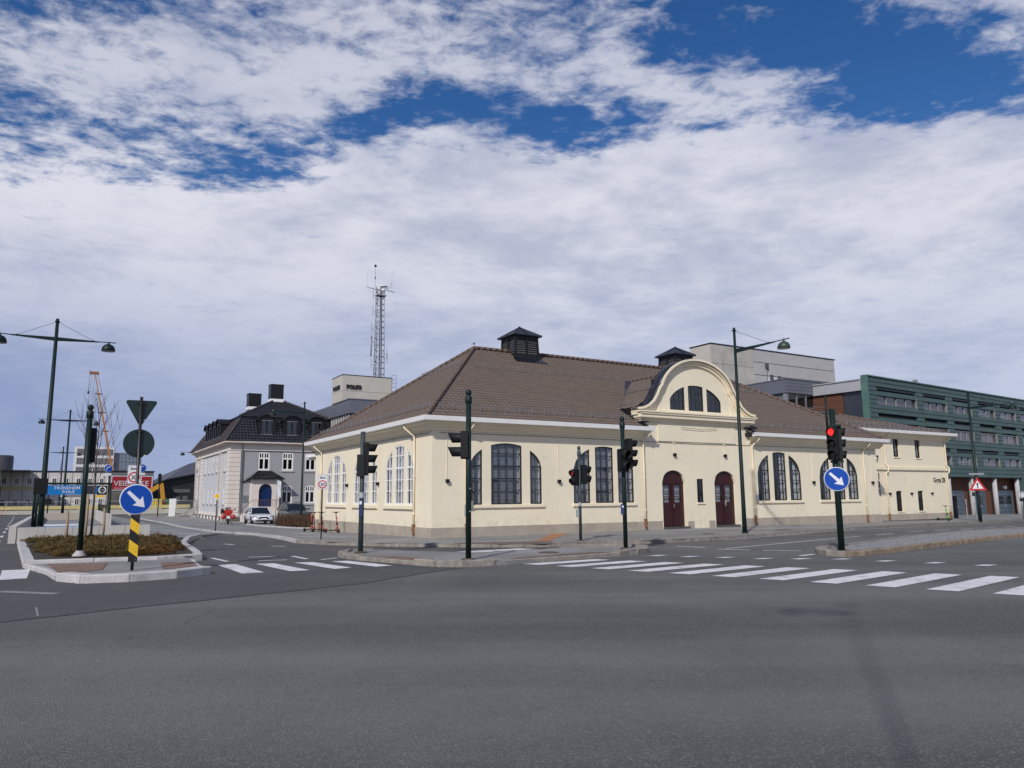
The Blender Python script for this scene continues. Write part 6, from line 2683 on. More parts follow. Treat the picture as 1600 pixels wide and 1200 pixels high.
# excavator arm
exv = thing('excavator', 'yellow excavator with bent arm beside the black canopy building', 'excavator', FR(112, 12.2), AL)
EY = mat('excavator yellow', (.50, .25, .025), .5, 0, .2, 1)
mb = MB()
mb.bar((-3.0, 0, 2.2), (-.9, 0, 3.6), .55, .55)
mb.bar((-.9, 0, 3.8), (-.55, 0, 1.6), .5, .5)
mb.obj('boom_arm', EY, exv)
mb = MB()
mb.prism([(-.8, 1.6), (-.1, 1.6), (0, .9), (-.6, .6), (-1.0, 1.1)], lambda a, z: (a, -.4, z), lambda a, z: (a, .4, z))
mb.bar((-.6, .1, 3.2), (-.2, .1, 1.8), .12, .12)
mb.obj('bucket', mat('rust red steel', (.16, .03, .02), .6), exv)
mb = MB()
mb.box(-4.6, -2.4, -1.2, 1.2, 1.0, 2.6)
mb.obj('body', EY, exv)
for y in (-1.2, 1.0):
    mb = MB()
    mb.tube([(-4.7, y, .45), (-2.3, y, .45)], .42, 10)
    mb.obj('track', RUBBER, exv)

# containers and rubble
for i, (t_, w_, lab, m, nm) in enumerate(((9.6, 2.3, 'yellow and white site container behind the traffic lights', mat('yellow container', (.62, .50, .10), .6, 0, .2, 1), 'yellow_container'),
                                          (11.9, 1.2, 'green skip container beside the yellow container', mat('green container', (.03, .14, .05), .6, 0, .2, 1), 'green_container'))):
    c_ = thing(nm, lab, 'container', FR(104.5, t_, -.2), AL)
    mb = MB()
    mb.box(-w_ / 2, w_ / 2, 0, 1.6, 0, 1.9)
    mb.obj('body', m, c_)
    for q in range(int(w_ / .3)):
        mb = MB()
        mb.box(-w_ / 2 + .06 + q * .3, -w_ / 2 + .2 + q * .3, -.04, 0, .1, 1.8)
        mb.obj('rib', m, c_)
    if i == 0:
        mb = MB()
        mb.box(-w_ / 2, w_ / 2, -.06, -.04, .2, .9)
        mb.obj('white_panel', mat('dusty white', (.55, .52, .45), .7), c_)


def heap(name, label, cx_, cy_, rx_, ry_, h_, m, seed=1, n=28):
    rnd = random.Random(seed)
    vs, fs = [], []
    pk = [(rnd.uniform(-.6, .6), rnd.uniform(-.5, .5), rnd.uniform(.5, 1)) for _ in range(6)]
    for j in range(n + 1):
        for i in range(n + 1):
            x = -1 + 2 * i / n
            y = -1 + 2 * j / n
            r = max(0, 1 - (x * x + y * y) ** .5)
            z = r * .6
            for px_, py_, a in pk:
                z += .35 * a * math.exp(-((x - px_) ** 2 + (y - py_) ** 2) * 14)
            z = z * smf(r * 4) * h_ + (rnd.uniform(-.07, .07) * h_ if r > 0 else 0)
            vs.append((x * rx_, y * ry_, z))
    for j in range(n):
        for i in range(n):
            a = j * (n + 1) + i
            fs.append((a, a + 1, a + n + 2, a + n + 1))
    mb = MB()
    mb.add(vs, fs)
    o = mb.obj(name, m, None, (cx_, cy_, T(cx_, cy_) + .05), AL)
    tag(o, label, 'rubble')
    return o


p = ST(101, 17.5)
heap('rubble_heap', 'pale heap of broken rubble behind the wire fence', p.x, p.y, 5.5, 4, 2.6, mat('pale rubble', (.30, .28, .26), .95, 0, .45, 2.5, .8, 12), 4)

# wire fence panels beside the villa
FENCE = mat('galvanised mesh wire', (.34, .36, .37), .5, .5, .1, 3)


def fence_panel(s, t_, rz, label, w_=2.6, h_=1.9):
    f = thing('fence_panel', label, 'fence', FR(s, t_, T(*ST(s, t_).xy) + .12), AL + rz, 'wire fence panels by the villa')
    mb = MB()
    for a, c in (((0, 0, .1), (w_, 0, .1)), ((0, 0, h_), (w_, 0, h_)), ((0, 0, .1), (0, 0, h_)), ((w_, 0, .1), (w_, 0, h_)), ((0, 0, h_ * .55), (w_, 0, h_ * .55))):
        mb.tube([a, c], .03, 6)
    mb.obj('fence_frame', FENCE, f)
    mb = MB()
    for i in range(int(w_ / .11)):
        mb.bar((.06 + i * .11, 0, .1), (.06 + i * .11, 0, h_), .012)
    for i in range(int(h_ / .22)):
        mb.bar((0, 0, .15 + i * .22), (w_, 0, .15 + i * .22), .012)
    mb.obj('wire_mesh', FENCE, f)
    mb = MB()
    mb.box(-.3, .3, -.12, .12, 0, .12)
    mb.obj('fence_foot', CONC, f)
    return f


fence_panel(96, 11.4, R(15), 'wire fence panel nearest the white board')
fence_panel(94.5, 13.2, R(-30), 'wire fence panel in the middle with a blue notice')
fence_panel(92.0, 14.8, R(-50), 'wire fence panel next to the villa corner')
nb = thing('white_board', 'upright white board leaning at the end of the wire fence', 'board', FR(96.3, 10.7, T(*ST(96.3, 10.7).xy) + .12), AL)
mb = MB()
mb.box(0, .75, 0, .06, .08, 2.1)
mb.obj('panel', WHITE_F, nb)
mb = MB()
mb.box(-.2, .9, -.2, .25, 0, .08)
mb.obj('foot', CONC, nb)
nb = thing('blue_notice', 'small blue notice tied to the middle wire fence panel', 'sign', FR(94.2, 13.9, 0), AL)
mb = MB()
mb.box(0, .7, -.25, -.22, .4, .95)
mb.obj('sign_face', mat('dull blue sheet', (.03, .13, .25), .5), nb)
mb = MB()
for k in range(3):
    mb.box(.08, .62, -.256, -.25, .5 + k * .13, .54 + k * .13)
mb.obj('print_line', S_WHITE, nb)
wp = thing('timber_pile', 'loose brown planks lying against the villa corner', 'planks', FR(93, 16.4, T(*ST(93, 16.4).xy) + .12), AL)
for k in range(7):
    mb = MB()
    mb.bar((-1.2 + k * .1, -1 + k * .2, .1 + k * .06), (1.3, -.6 + k * .15, .5 + .1 * (k % 3)), .14, .04)
    mb.obj('plank', WOOD, wp)

# ================================================================== RAMP TO THE CAR PARK
rp = thing('ramp_walls', 'pale concrete retaining walls of the car park ramp behind the shrub bed', 'wall', FR(35.3), AL)
RAMPC = mat('pale board marked concrete', (.46, .44, .42), .85, 0, .12, 1, .3, 20, streak=.35)
for i in range(5):
    mb = MB()
    mb.box(-1.45 + i * .94, -1.45 + (i + 1) * .94 - .02, 0, .22, -.3, .62)
    mb.obj('wall_panel', RAMPC, rp)
for i in range(13):
    mb = MB()
    mb.box(-1.75, -1.5, .25 + i * 3, .25 + (i + 1) * 3 - .03, -.3, .66)
    mb.obj('wall_panel', RAMPC, rp)
for i in range(6):
    mb = MB()
    mb.box(2.3, 2.55, 15.6 + i * 3, 15.6 + (i + 1) * 3 - .03, -.3, .85)
    mb.obj('wall_panel', RAMPC, rp)
mb = MB()
mb.box(-1.5, 2.6, 34, 34.4, -.3, .62)
mb.box(-1.5, 2.6, 34.4, 36, .5, .6)
mb.obj('ramp_head_wall', mat('warm concrete', (.40, .36, .31), .85, 0, .12, 1, streak=.3), rp)
mb = MB()
mb.tube([(2.42, 15.8, 1.3), (2.42, 33, 1.3)], .03, 6)
mb.tube([(2.42, 15.8, 1.1), (2.42, 33, 1.1)], .015, 6)
for i in range(22):
    mb.tube([(2.42, 15.8 + i * .8, .85), (2.42, 15.8 + i * .8, 1.3)], .015, 5)
mb.obj('railing', POLE, rp)
bs = thing('low_blue_sign', 'low blue and white sign board standing inside the ramp walls', 'sign', FR(44.5, -.75), AL)
mb = MB()
mb.box(0, 1.5, -.02, .02, .15, .38)
mb.box(.1, .16, .02, .06, 0, .4)
mb.box(1.3, 1.36, .02, .06, 0, .4)
mb.obj('blue_panel', S_BLUE if False else mat('bright blue sheet', (.0, .20, .50), .4), bs)
mb = MB()
mb.box(0, 1.5, -.02, .02, .38, .47)
mb.box(.35, 1.2, -.026, -.02, .24, .28)
mb.obj('white_panel', S_WHITE, bs)

# portal with the car park sign
pt = thing('sign_portal', 'dark steel portal over the ramp carrying a blue TRONDHEIM S P-HUS board', 'sign', FR(52.2, .34), AL)
mb = MB()
mb.tube([(-1.67, 0, 0), (-1.62, 0, 2.7)], .07, 8)
mb.obj('post', POLE, pt)
mb = MB()
mb.tube([(2.13, 0, 0), (2.10, 0, 2.7)], .07, 8)
mb.obj('post', POLE, pt)
mb = MB()
mb.box(-1.65, 2.12, -.06, .06, 2.58, 2.70)
mb.obj('crossbeam', POLE, pt)
mb = MB()
mb.box(-1.45, .70, -.12, -.06, 1.98, 2.54)
o = mb.obj('sign_board', mat('bright blue sign sheet', (.0, .155, .45), .4), pt)
text('lettering', 'TRONDHEIM S', .17, S_WHITE, o, frame((-.10, -.13, 2.30), (1, 0, 0), (0, 0, 1)), .004, .98, .002)
text('lettering', 'P-HUS', .17, S_WHITE, o, frame((-.10, -.13, 2.07), (1, 0, 0), (0, 0, 1)), .004, 1.0, .002)
mb = MB()
mb.bar((-1.28, -.13, 2.14), (-1.28, -.13, 2.34), .05, .012, up=Vector((0, -1, 0)))
mb.bar((-1.30, -.13, 2.36), (-1.18, -.13, 2.42), .05, .012, up=Vector((0, -1, 0)))
mb.obj('arrow_symbol', S_WHITE, o)
mb = MB()
mb.box(.72, 1.22, -.12, -.06, 2.0, 2.52)
mb.obj('display_panel', mat('dark display', (.03, .03, .04), .3), pt)
mb = MB()
mb.box(1.22, 1.38, -.12, -.06, 2.0, 2.52)
mb.obj('blue_strip', mat('bright blue sign sheet', (.0, .155, .45), .4), pt)
mb = MB()
mb.box(1.38, 1.93, -.13, -.06, 1.96, 2.52)
o = mb.obj('height_sign', S_BLK, pt)
mb = MB()
Ms = Matrix.Rotation(PI / 2, 4, 'X')
mb.lathe([(.22, -.004), (.22, .004)], 24, (0, 0, 0), Matrix.Translation((1.66, -.136, 2.26)) @ Ms)
o2 = mb.obj('sign_ring', S_WHITE, o)
mb = MB()
mb.lathe([(.145, -.004), (.145, .004)], 24, (0, 0, 0), Matrix.Translation((1.66, -.142, 2.26)) @ Ms)
mb.obj('sign_symbol', S_BLK, o)
mb = MB()
for q in (-1, 1):
    mb.add([(1.60, -.15, 2.26 + q * .20), (1.72, -.15, 2.26 + q * .20), (1.66, -.15, 2.26 + q * .13)], [(0, 1, 2)])
mb.obj('height_arrow', S_BLK, o)
text('lettering', '2,1m', .07, S_WHITE, o, frame((1.66, -.15, 2.225), (1, 0, 0), (0, 0, 1)), .002, 1.0, .001)
mb = MB()
mb.box(1.30, 1.80, -.13, -.07, 1.82, 1.94)
mb.obj('yellow_board', S_YEL, pt)
mb = MB()
mb.box(-.55, .95, -.13, -.07, 1.84, 1.95)
o = mb.obj('lower_board', S_BLK, pt)
mb = MB()
mb.lathe([(.05, -.004), (.05, .004)], 12, (0, 0, 0), Matrix.Translation((-.45, -.14, 1.9)) @ Ms)
mb.box(-.15, .62, -.136, -.13, 1.885, 1.905)
mb.obj('print_line', S_WHITE, o)

# ================================================================== STREET LAMPS
def dome(parent, x, y, z, r=.25, m=None):
    mb = MB()
    prof_ = [(r, 0), (r * 1.0, .06)]
    for i in range(1, 8):
        a = PI / 2 * i / 8
        prof_.append((r * math.cos(a), .06 + r * .98 * math.sin(a)))
    prof_ += [(.05, .06 + r), (.035, .12 + r)]
    mb.lathe([(r * .93, .02)] + prof_, 18, (x, y, z))
    o = mb.obj('lamp_shade', m or POLE, parent)
    mb = MB()
    mb.lathe([(r * .85, .0), (r * .9, .012), (r * .3, -.03), (.02, -.04)], 16, (x, y, z + .01))
    mb.obj('lamp_glass', mat('frosted lamp glass', (.32, .33, .32), .3, 0, .1, 3), o)
    mb = MB()
    mb.tube([(x, y, z + .1 + r), (x, y, z + .20 + r)], .022, 6)
    mb.obj('hanger', STEEL, o)


def street_lamp(x, y, z, label, H, za, arms, rz=0.0, head_m=None, group='green street lamps', r=.25, px=.075):
    L_ = thing('street_lamp', label, 'street lamp', (x, y, z), rz, group)
    mb = MB()
    mb.tube([(0, 0, 0), (0, 0, 1.2), (0, 0, H)], [px * 1.15, px, px * .62], 14)
    mb.obj('pole', POLE, L_)
    mb = MB()
    mb.lathe([(.16, 0), (.16, .02), (.10, .03), (.09, .09)], 16)
    mb.lathe([(.10, 0), (.10, .03)], 12, (0, 0, H - .14))
    mb.obj('base_plate', POLE, L_)
    for (ang, la) in arms:
        c, s_ = math.cos(ang), math.sin(ang)
        P = lambda d, h: Vector((c * d, s_ * d, h))
        mb = MB()
        n = 6
        side = Vector((-s_, c, 0))
        vs = []
        for i in range(n + 1):
            d = la * .82 * i / n
            hb = .06 * (1 - i / n) + .022
            zc_ = za + .03 * i / n + .02
            for q in (-1, 1):
                for v in (-1, 1):
                    vs.append(P(d, zc_ + v * hb) + side * q * .03)
        fs = []
        for i in range(n):
            o = i * 4
            for a, b2 in ((0, 1), (1, 3), (3, 2), (2, 0)):
                fs.append((o + a, o + b2, o + 4 + b2, o + 4 + a))
        fs.append((n * 4, n * 4 + 1, n * 4 + 3, n * 4 + 2))
        mb.add(vs, fs)
        mb.tube([P(la * .7, za + .05), P(la + .28, za + .07)], .022, 6)
        mb.obj('lamp_arm', POLE, L_)
        mb = MB()
        mb.tube([P(.05, H - .15), P(la * .70, za + .08)], .008, 5)
        mb.cbox(P(la * .70, za + .07), (.06, .06, .06))
        mb.obj('stay_wire', POLE, L_)
        dome(L_, *P(la, za - .06 - r), r=r, m=head_m)
    return L_


street_lamp(-19.4, 30.95, .62, 'tall double armed street lamp on the ramp wall at the left edge', 8.72, 7.82, [(AL, 1.98), (AL + PI, 1.98)], 0, group='green street lamps', r=.27, px=.105)
street_lamp(-37.6, 62.8, .55, 'second double armed street lamp, on the far end of the ramp', 8.7, 7.75, [(AL, 2.0), (AL + PI, 2.0)], px=.1)
street_lamp(-58.6, 97.0, 0.0, 'third and farthest double armed street lamp, in front of the cabins', 8.55, 7.7, [(AL, 1.8), (AL + PI, 1.8)], px=.11)
HEADG = mat('verdigris lamp shade', (.022, .05, .043), .5, 0, .25, 6)
street_lamp(9.51, 31.05, .12, 'single armed street lamp in front of the right doors of the cream hall', 8.62, 7.58, [(AL - PI / 2, 2.5)], head_m=HEADG, px=.085, r=.24)
street_lamp(-15.2, 54.0, T(-15.2, 54) + .12, 'single armed street lamp in front of the grey and pink villa', 9.0, 8.15, [(AL + PI, 2.25)], px=.085)
LW = street_lamp(30.17, 48.74, -.16, 'single armed street lamp carrying a red warning triangle by the garages', 8.4, 7.35, [(AL - PI / 2, 2.6)], px=.10)
p = ST(96, 14.2)
street_lamp(p.x, p.y, T(p.x, p.y) + .12, 'street lamp arm reaching out from behind the villa', 8.2, 7.5, [(AL + PI, 2.4)])
street_lamp(.2, -1.0, 0, 'street lamp standing behind the viewpoint', 10.1, 9.3, [(R(149), .8)], px=.03, r=.12)
th = thing('slender_mast', 'thin distant lamp mast above the cabin roof', 'street lamp', FR(118, -.6), AL)
mb = MB()
mb.tube([(0, 0, 5), (0, 0, 8.2)], .035, 6)
mb.box(-.15, .15, -.05, .05, 8.15, 8.25)
mb.obj('pole', STEEL, th)

# warning sign group on the right lamp
wsn = thing('warning_sign', 'red bordered triangular warning sign on the right hand lamp post', 'sign', (30.17 - .05, 48.74 - .16, -.16), R(-31))
mb = MB()
tri = [(-.50, 1.98), (.50, 1.98), (0, 2.84)]
mb.prism(tri, lambda a, z: (a, 0, z), lambda a, z: (a, .03, z))
o = mb.obj('sign_face', S_RED, wsn)
mb = MB()
tri = [(-.31, 2.09), (.31, 2.09), (0, 2.62)]
mb.prism(tri, lambda a, z: (a, -.008, z), lambda a, z: (a, -.002, z))
mb.obj('sign_panel', S_WHITE, o)
mb = MB()
mb.bar((0, -.015, 2.13), (0, -.015, 2.48), .06, .01, up=Vector((0, -1, 0)))
mb.bar((-.06, -.015, 2.36), (0, -.015, 2.46), .05, .01, up=Vector((0, -1, 0)))
mb.obj('sign_symbol', S_BLK, o)
mb = MB()
mb.box(-.42, .42, .02, .12, 2.98, 3.10)
mb.obj('street_name_plate', mat('grey plate', (.22, .23, .25), .5), wsn)
mb = MB()
mb.box(-.36, -.18, .0, .14, 1.62, 1.86)
mb.tube([(-.3, .08, 1.85), (-.4, .08, 2.95)], .02, 5)
mb.obj('black_box', BLACK_P, wsn)


# ================================================================== TRAFFIC SIGNALS
def signal_head(parent, c, ang, n=3, lit=None, s=1.0, visor=.22, board=0.0, backside=False, name='signal_head'):
    """ang: direction the lamps face, in the parent's frame"""
    M = Matrix.Translation(c) @ Matrix.Rotation(ang + PI / 2, 4, 'Z')      # local -Y faces ang
    hgt = .32 * n * s
    w_ = .28 * s
    mb = MB()
    zb = -hgt / 2
    pr = [(-w_ / 2, zb + .03), (-w_ / 2 + .03, zb), (w_ / 2 - .03, zb), (w_ / 2, zb + .03), (w_ / 2, -zb - .03), (w_ / 2 - .03, -zb), (-w_ / 2 + .03, -zb), (-w_ / 2, -zb - .03)]
    mb.prism(pr, lambda a, z: tuple(M @ Vector((a, -.07 * s, z))), lambda a, z: tuple(M @ Vector((a, .10 * s, z))))
    for k in range(1, n):
        z = zb + hgt * k / n
        vs = [M @ Vector(v) for v in ((-w_ / 2 - .004, -.074 * s, z - .006), (w_ / 2 + .004, -.074 * s, z - .006), (w_ / 2 + .004, .104 * s, z - .006), (-w_ / 2 - .004, .104 * s, z - .006),
                                      (-w_ / 2 - .004, -.074 * s, z + .006), (w_ / 2 + .004, -.074 * s, z + .006), (w_ / 2 + .004, .104 * s, z + .006), (-w_ / 2 - .004, .104 * s, z + .006))]
        mb.add(vs, [(0, 3, 2, 1), (4, 5, 6, 7), (0, 1, 5, 4), (1, 2, 6, 5), (2, 3, 7, 6), (3, 0, 4, 7)])
    hd_ = mb.obj(name, BLACK_P, parent)
    if board:
        mb = MB()
        bw, bh = w_ / 2 + board, hgt / 2 + board
        mb.prism([(-bw, -bh), (bw, -bh), (bw, bh), (-bw, bh)], lambda a, z: tuple(M @ Vector((a, -.02, z))), lambda a, z: tuple(M @ Vector((a, .0, z))))
        mb.obj('backboard', BLACK_P, hd_)
    for k in range(n):
        zc_ = -zb - hgt * (k + .5) / n
        r = .105 * s
        # hood: three quarter tube, longer at the top
        nn = 14
        vs = []
        for i in range(nn + 1):
            a = R(-62) + R(304) * i / nn
            ln_ = visor * s * (0.84 + .18 * math.sin(a))
            x, z = r * 1.12 * math.cos(a), r * 1.12 * math.sin(a)
            vs += [M @ Vector((x, -.07 * s, zc_ + z)), M @ Vector((x, -.07 * s - ln_, zc_ + z))]
            x, z = r * 1.02 * math.cos(a), r * 1.02 * math.sin(a)
            vs += [M @ Vector((x, -.07 * s - ln_, zc_ + z)), M @ Vector((x, -.07 * s, zc_ + z))]
        fs = []
        for i in range(nn):
            o = i * 4
            for q in range(3):
                fs.append((o + q, o + q + 1, o + 4 + q + 1, o + 4 + q))
        mb = MB()
        mb.sm = True
        mb.add(vs, fs)
        mb.obj('visor', BLACK_P, hd_)
        mb = MB()
        M2 = M @ Matrix.Translation((0, -.075 * s, zc_)) @ Matrix.Rotation(PI / 2, 4, 'X')
        mb.lathe([(r, -.004), (r * .95, .012), (r * .6, .026), (.01, .032)], 18, (0, 0, 0), M2)
        if lit == k:
            m = emis_mat('lit red lens', (1.0, .03, .03), 1.3) if n == 3 else emis_mat('dim red lens', (.8, .02, .02), .55)
        else:
            m = mat('unlit lens dark', (.02, .012, .01), .25)
        mb.obj('lens', m, hd_)
    return hd_


def signal_pole(x, y, z, label, H, ball=True, r=.062, m=None, rz=0.0):
    t = thing('traffic_light', label, 'traffic light', (x, y, z), rz)
    mb = MB()
    mb.tube([(0, 0, 0), (0, 0, H - (.30 if ball else 0))], [r, r * .96], 16)
    mb.obj('pole', m or POLE, t)
    if ball:
        mb = MB()
        mb.lathe([(r * .98, 0), (r * 1.25, .02), (r * 1.3, .18), (r * .75, .22), (r * .7, .235), (r * .95, .25), (r * 1.15, .29), (r * 1.1, .33), (r * .7, .37), (.01, .385)], 16, (0, 0, H - .36))
        mb.obj('pole_cap', m or POLE, t)
    mb = MB()
    mb.lathe([(r * 2.6, 0), (r * 2.6, .02), (r * 1.3, .03)], 16)
    mb.obj('base_collar', IRON, t)
    return t


RT = R(0)
# 565
t = signal_pole(-4.43, 22.0, .12, 'flat topped traffic light pole nearest the white framed windows, lamps turned right', 3.5, False, .075, POLE_G)
signal_head(t, (.11, .02, 2.70), R(12), 3, visor=.26)
mb = MB()
mb.box(-.13, .09, -.16, -.06, 2.18, 2.82)
mb.obj('control_box', BLACK_P, t)
mb = MB()
mb.lathe([(.084, 0), (.084, .16)], 16, (0, 0, 1.56))
mb.obj('pole_band', mat('grey tape', (.35, .36, .38), .5), t)
mb = MB()
mb.cbox((0, -.10, 1.28), (.10, .06, .50))
o = mb.obj('push_button_box', mat('dark blue button box', (.01, .03, .11), .4), t)
mb = MB()
mb.cbox((0, -.135, 1.42), (.07, .01, .09))
mb.obj('button_label', S_WHITE, o)
# 731
t = signal_pole(-1.14, 19.28, .12, 'ball topped traffic light pole with two hooded lamps turned left at the island front', 4.33, True, .072)
signal_head(t, (-.12, .03, 2.90), PI, 2, s=1.12, visor=.30)
mb = MB()
mb.tube([(0, 0, 3.2), (-.1, .03, 3.2)], .03, 6)
mb.tube([(0, 0, 2.6), (-.1, .03, 2.6)], .03, 6)
mb.obj('bracket', POLE, t)
mb = MB()
mb.cbox((-.05, .08, 1.22), (.11, .08, .30))
mb.obj('push_button_box', STEEL, t)
mb = MB()
for z in (1.2, 1.78):
    mb.cbox((.045, -.065, z), (.03, .02, .03))
mb.obj('bolt', STEEL, t)
# 978
t = signal_pole(3.37, 22.72, .12, 'ball topped traffic light pole with two black heads in front of the second arched window', 3.95, True, .066)
signal_head(t, (.20, .03, 2.84), R(10), 3, s=.93, visor=.2)
signal_head(t, (-.02, -.17, 2.62), R(-62), 2, s=1.08, visor=.2)
mb = MB()
mb.tube([(0, 0, 3.2), (.12, .03, 3.22)], .025, 6)
mb.tube([(0, 0, 2.4), (.12, .03, 2.38)], .025, 6)
mb.obj('bracket', POLE, t)
mb = MB()
mb.cbox((-.07, -.08, 1.16), (.10, .07, .30), R(-20))
o = mb.obj('push_button_box', mat('dark blue button box', (.01, .03, .11), .4), t)
mb = MB()
mb.cbox((-.07, -.12, 1.24), (.05, .01, .05), R(-20))
mb.obj('button_label', S_WHITE, o)
# 907
t = signal_pole(2.38, 26.7, .12, 'thin traffic light pole on the pavement showing a red lamp', 3.32, True, .055, POLE_G)
signal_head(t, (-.17, -.04, 2.22), R(-140), 2, lit=0, s=.9, visor=.18)
signal_head(t, (.17, .04, 2.32), R(15), 2, s=1.05, visor=.18)
mb = MB()
mb.cbox((-.09, .0, .95), (.10, .08, .28))
mb.obj('push_button_box', STEEL, t)
mb = MB()
mb.lathe([(.06, 0), (.06, .12)], 12, (0, 0, 1.22))
mb.obj('pole_band', mat('grey tape', (.35, .36, .38), .5), t)
# 1310
t = signal_pole(9.11, 21.06, .12, 'traffic light pole on the right median showing a round red light', 3.95, False, .085)
signal_head(t, (-.09, -.12, 2.98), R(-128), 3, lit=0, s=.98, visor=.17)
signal_head(t, (.15, .02, 2.98), R(-20), 3, s=1.0, visor=.12)
mb = MB()
mb.cbox((.03, -.05, 3.48), (.34, .22, .05), R(-25))
mb.cbox((.03, -.05, 2.47), (.34, .2, .06), R(-25))
mb.obj('bracket', POLE, t)
mb = MB()
mb.tube([(-.14, .04, 3.4), (-.14, .04, 4.35)], .03, 6)
mb.obj('thin_pole', POLE, t)


def round_sign(parent, c, r, ang, face, rim, name='sign_face'):
    M = Matrix.Translation(c) @ Matrix.Rotation(ang + PI / 2, 4, 'Z') @ Matrix.Rotation(PI / 2, 4, 'X')
    mb = MB()
    mb.lathe([(r, -.012), (r, .004), (r * .97, .008)], 40, (0, 0, 0), M)
    o = mb.obj('sign_plate', rim, parent)
    mb = MB()
    mb.lathe([(r * .94, .0085), (r * .94, .0115)], 40, (0, 0, 0), M)
    mb.obj(name, face, o)
    return o, M


def arrow(parent, M, r, ang, m):
    """thick arrow drawn on a sign plate"""
    c, s_ = math.cos(ang), math.sin(ang)
    pts = [(-.72, -.10), (.18, -.13), (.12, -.42), (.74, 0), (.12, .42), (.18, .13), (-.72, .10)]
    mb = MB()
    f0 = lambda a, b2: tuple(M @ Vector(((a * c - b2 * s_) * r, (a * s_ + b2 * c) * r, .012)))
    f1 = lambda a, b2: tuple(M @ Vector(((a * c - b2 * s_) * r, (a * s_ + b2 * c) * r, .016)))
    mb.prism(pts, f0, f1)
    mb.obj('arrow_symbol', m, parent)


def keep_right(x, y, z0, h, ang, label, r=.33):
    s = thing('keep_right_sign', label, 'sign', (x, y, z0))
    o, M = round_sign(s, (math.cos(ang) * .09, math.sin(ang) * .09, h), r, ang, mat('blue sign sheeting', (0, .055, .34), .35), S_WHITE)
    arrow(o, M, r, R(-45), S_WHITE)
    return s


s = keep_right(9.11, 21.06, .12, 1.98, R(-113), 'round blue keep right arrow sign under the red traffic light', .335)
mb = MB()
o, M = round_sign(s, (.04, .06, 1.97), .33, R(60), mat('grey sign back', (.42, .42, .45), .5), mat('grey sign back', (.42, .42, .45), .5))

# sign post on the left island
sp = thing('sign_post', 'dark sign post with the backs of a triangular and a round sign', 'sign', (-8.63, 17.22, .105), R(26.6))
mb = MB()
mb.tube([(0, 0, 0), (0, 0, 1.0), (-.035, 0, 3.95)], .034, 12)
mb.obj('pole', S_BLK, sp)
mb = MB()
Mr = Matrix.Rotation(0, 4, 'Z')
GRNB = mat('dark green sign back', (.006, .02, .02), .35, 0, .2, 3)
pts = []
for cx_, cz_, a0, a1 in ((-.305, 3.83, 90, 210), (.0 - .025, 3.33, 210, 330), (.255, 3.83, -30, 90)):
    for i in range(5):
        a = R(a0 + (a1 - a0) * i / 4)
        pts.append((cx_ + .045 * math.cos(a), cz_ + .045 * math.sin(a)))
mb.prism(pts, lambda a, z: (a, .045, z), lambda a, z: (a, .06, z))
yb = mb.obj('triangular_sign', GRNB, sp)
mb = MB()
mb.cbox((.05, .04, 3.40), (.035, .006, .06), 0, 0, R(20))
mb.obj('sticker', S_WHITE, yb)
mb = MB()
mb.lathe([(.33, -.008), (.33, .008)], 40, (0, 0, 0), Matrix.Translation((-.03, .05, 2.87)) @ Matrix.Rotation(PI / 2, 4, 'X'))
rs = mb.obj('round_sign', GRNB, sp)
mb = MB()
mb.cbox((.10, .038, 2.58), (.07, .006, .03), 0, 0, R(-25))
mb.obj('sticker', S_WHITE, rs)
mb = MB()
for zz_ in (3.80, 3.40, 3.14, 2.62):
    for xx in (-.08, .05):
        mb.cbox((xx - .02, .035, zz_), (.03, .012, .02))
    mb.cbox((-.03, .02, zz_), (.16, .05, .02))
mb.obj('clamp', S_BLK, sp)
ks = thing('keep_right_sign', 'round blue keep right arrow sign on the left island post', 'sign', (-8.63, 17.22, .105), R(26.6))
o, M = round_sign(ks, (-.005, -.055, 1.585), .345, -PI / 2, mat('blue sign sheeting', (0, .055, .34), .35), S_WHITE)
arrow(o, M, .345, R(-45), S_WHITE)
mk = thing('marker_board', 'upright marker board with diagonal yellow and black stripes', 'sign', (-8.63, 17.22, .105), R(26.6))
mb = MB()
mb.box(-.095, .095, -.055, -.040, .19, 1.26)
o = mb.obj('board', S_BLK, mk)


def clip_stripe(z0, z1, dz):
    """parallelogram falling to the right inside the board"""
    return [(-.095, z0 + dz), (.095, z0 - dz), (.095, z1 - dz), (-.095, z1 + dz)]


for z0, z1 in ((.36, .62), (.86, 1.10)):
    mb = MB()
    mb.prism(clip_stripe(z0, z1, .075), lambda a, z: (a, -.059, z), lambda a, z: (a, -.0552, z))
    mb.obj('yellow_stripe', S_YEL, o)
mb = MB()
for zz_ in (.42, 1.0, .24, 1.2):
    mb.cbox((.05, -.06, zz_), (.014, .01, .014))
mb.obj('bolt', STEEL, o)


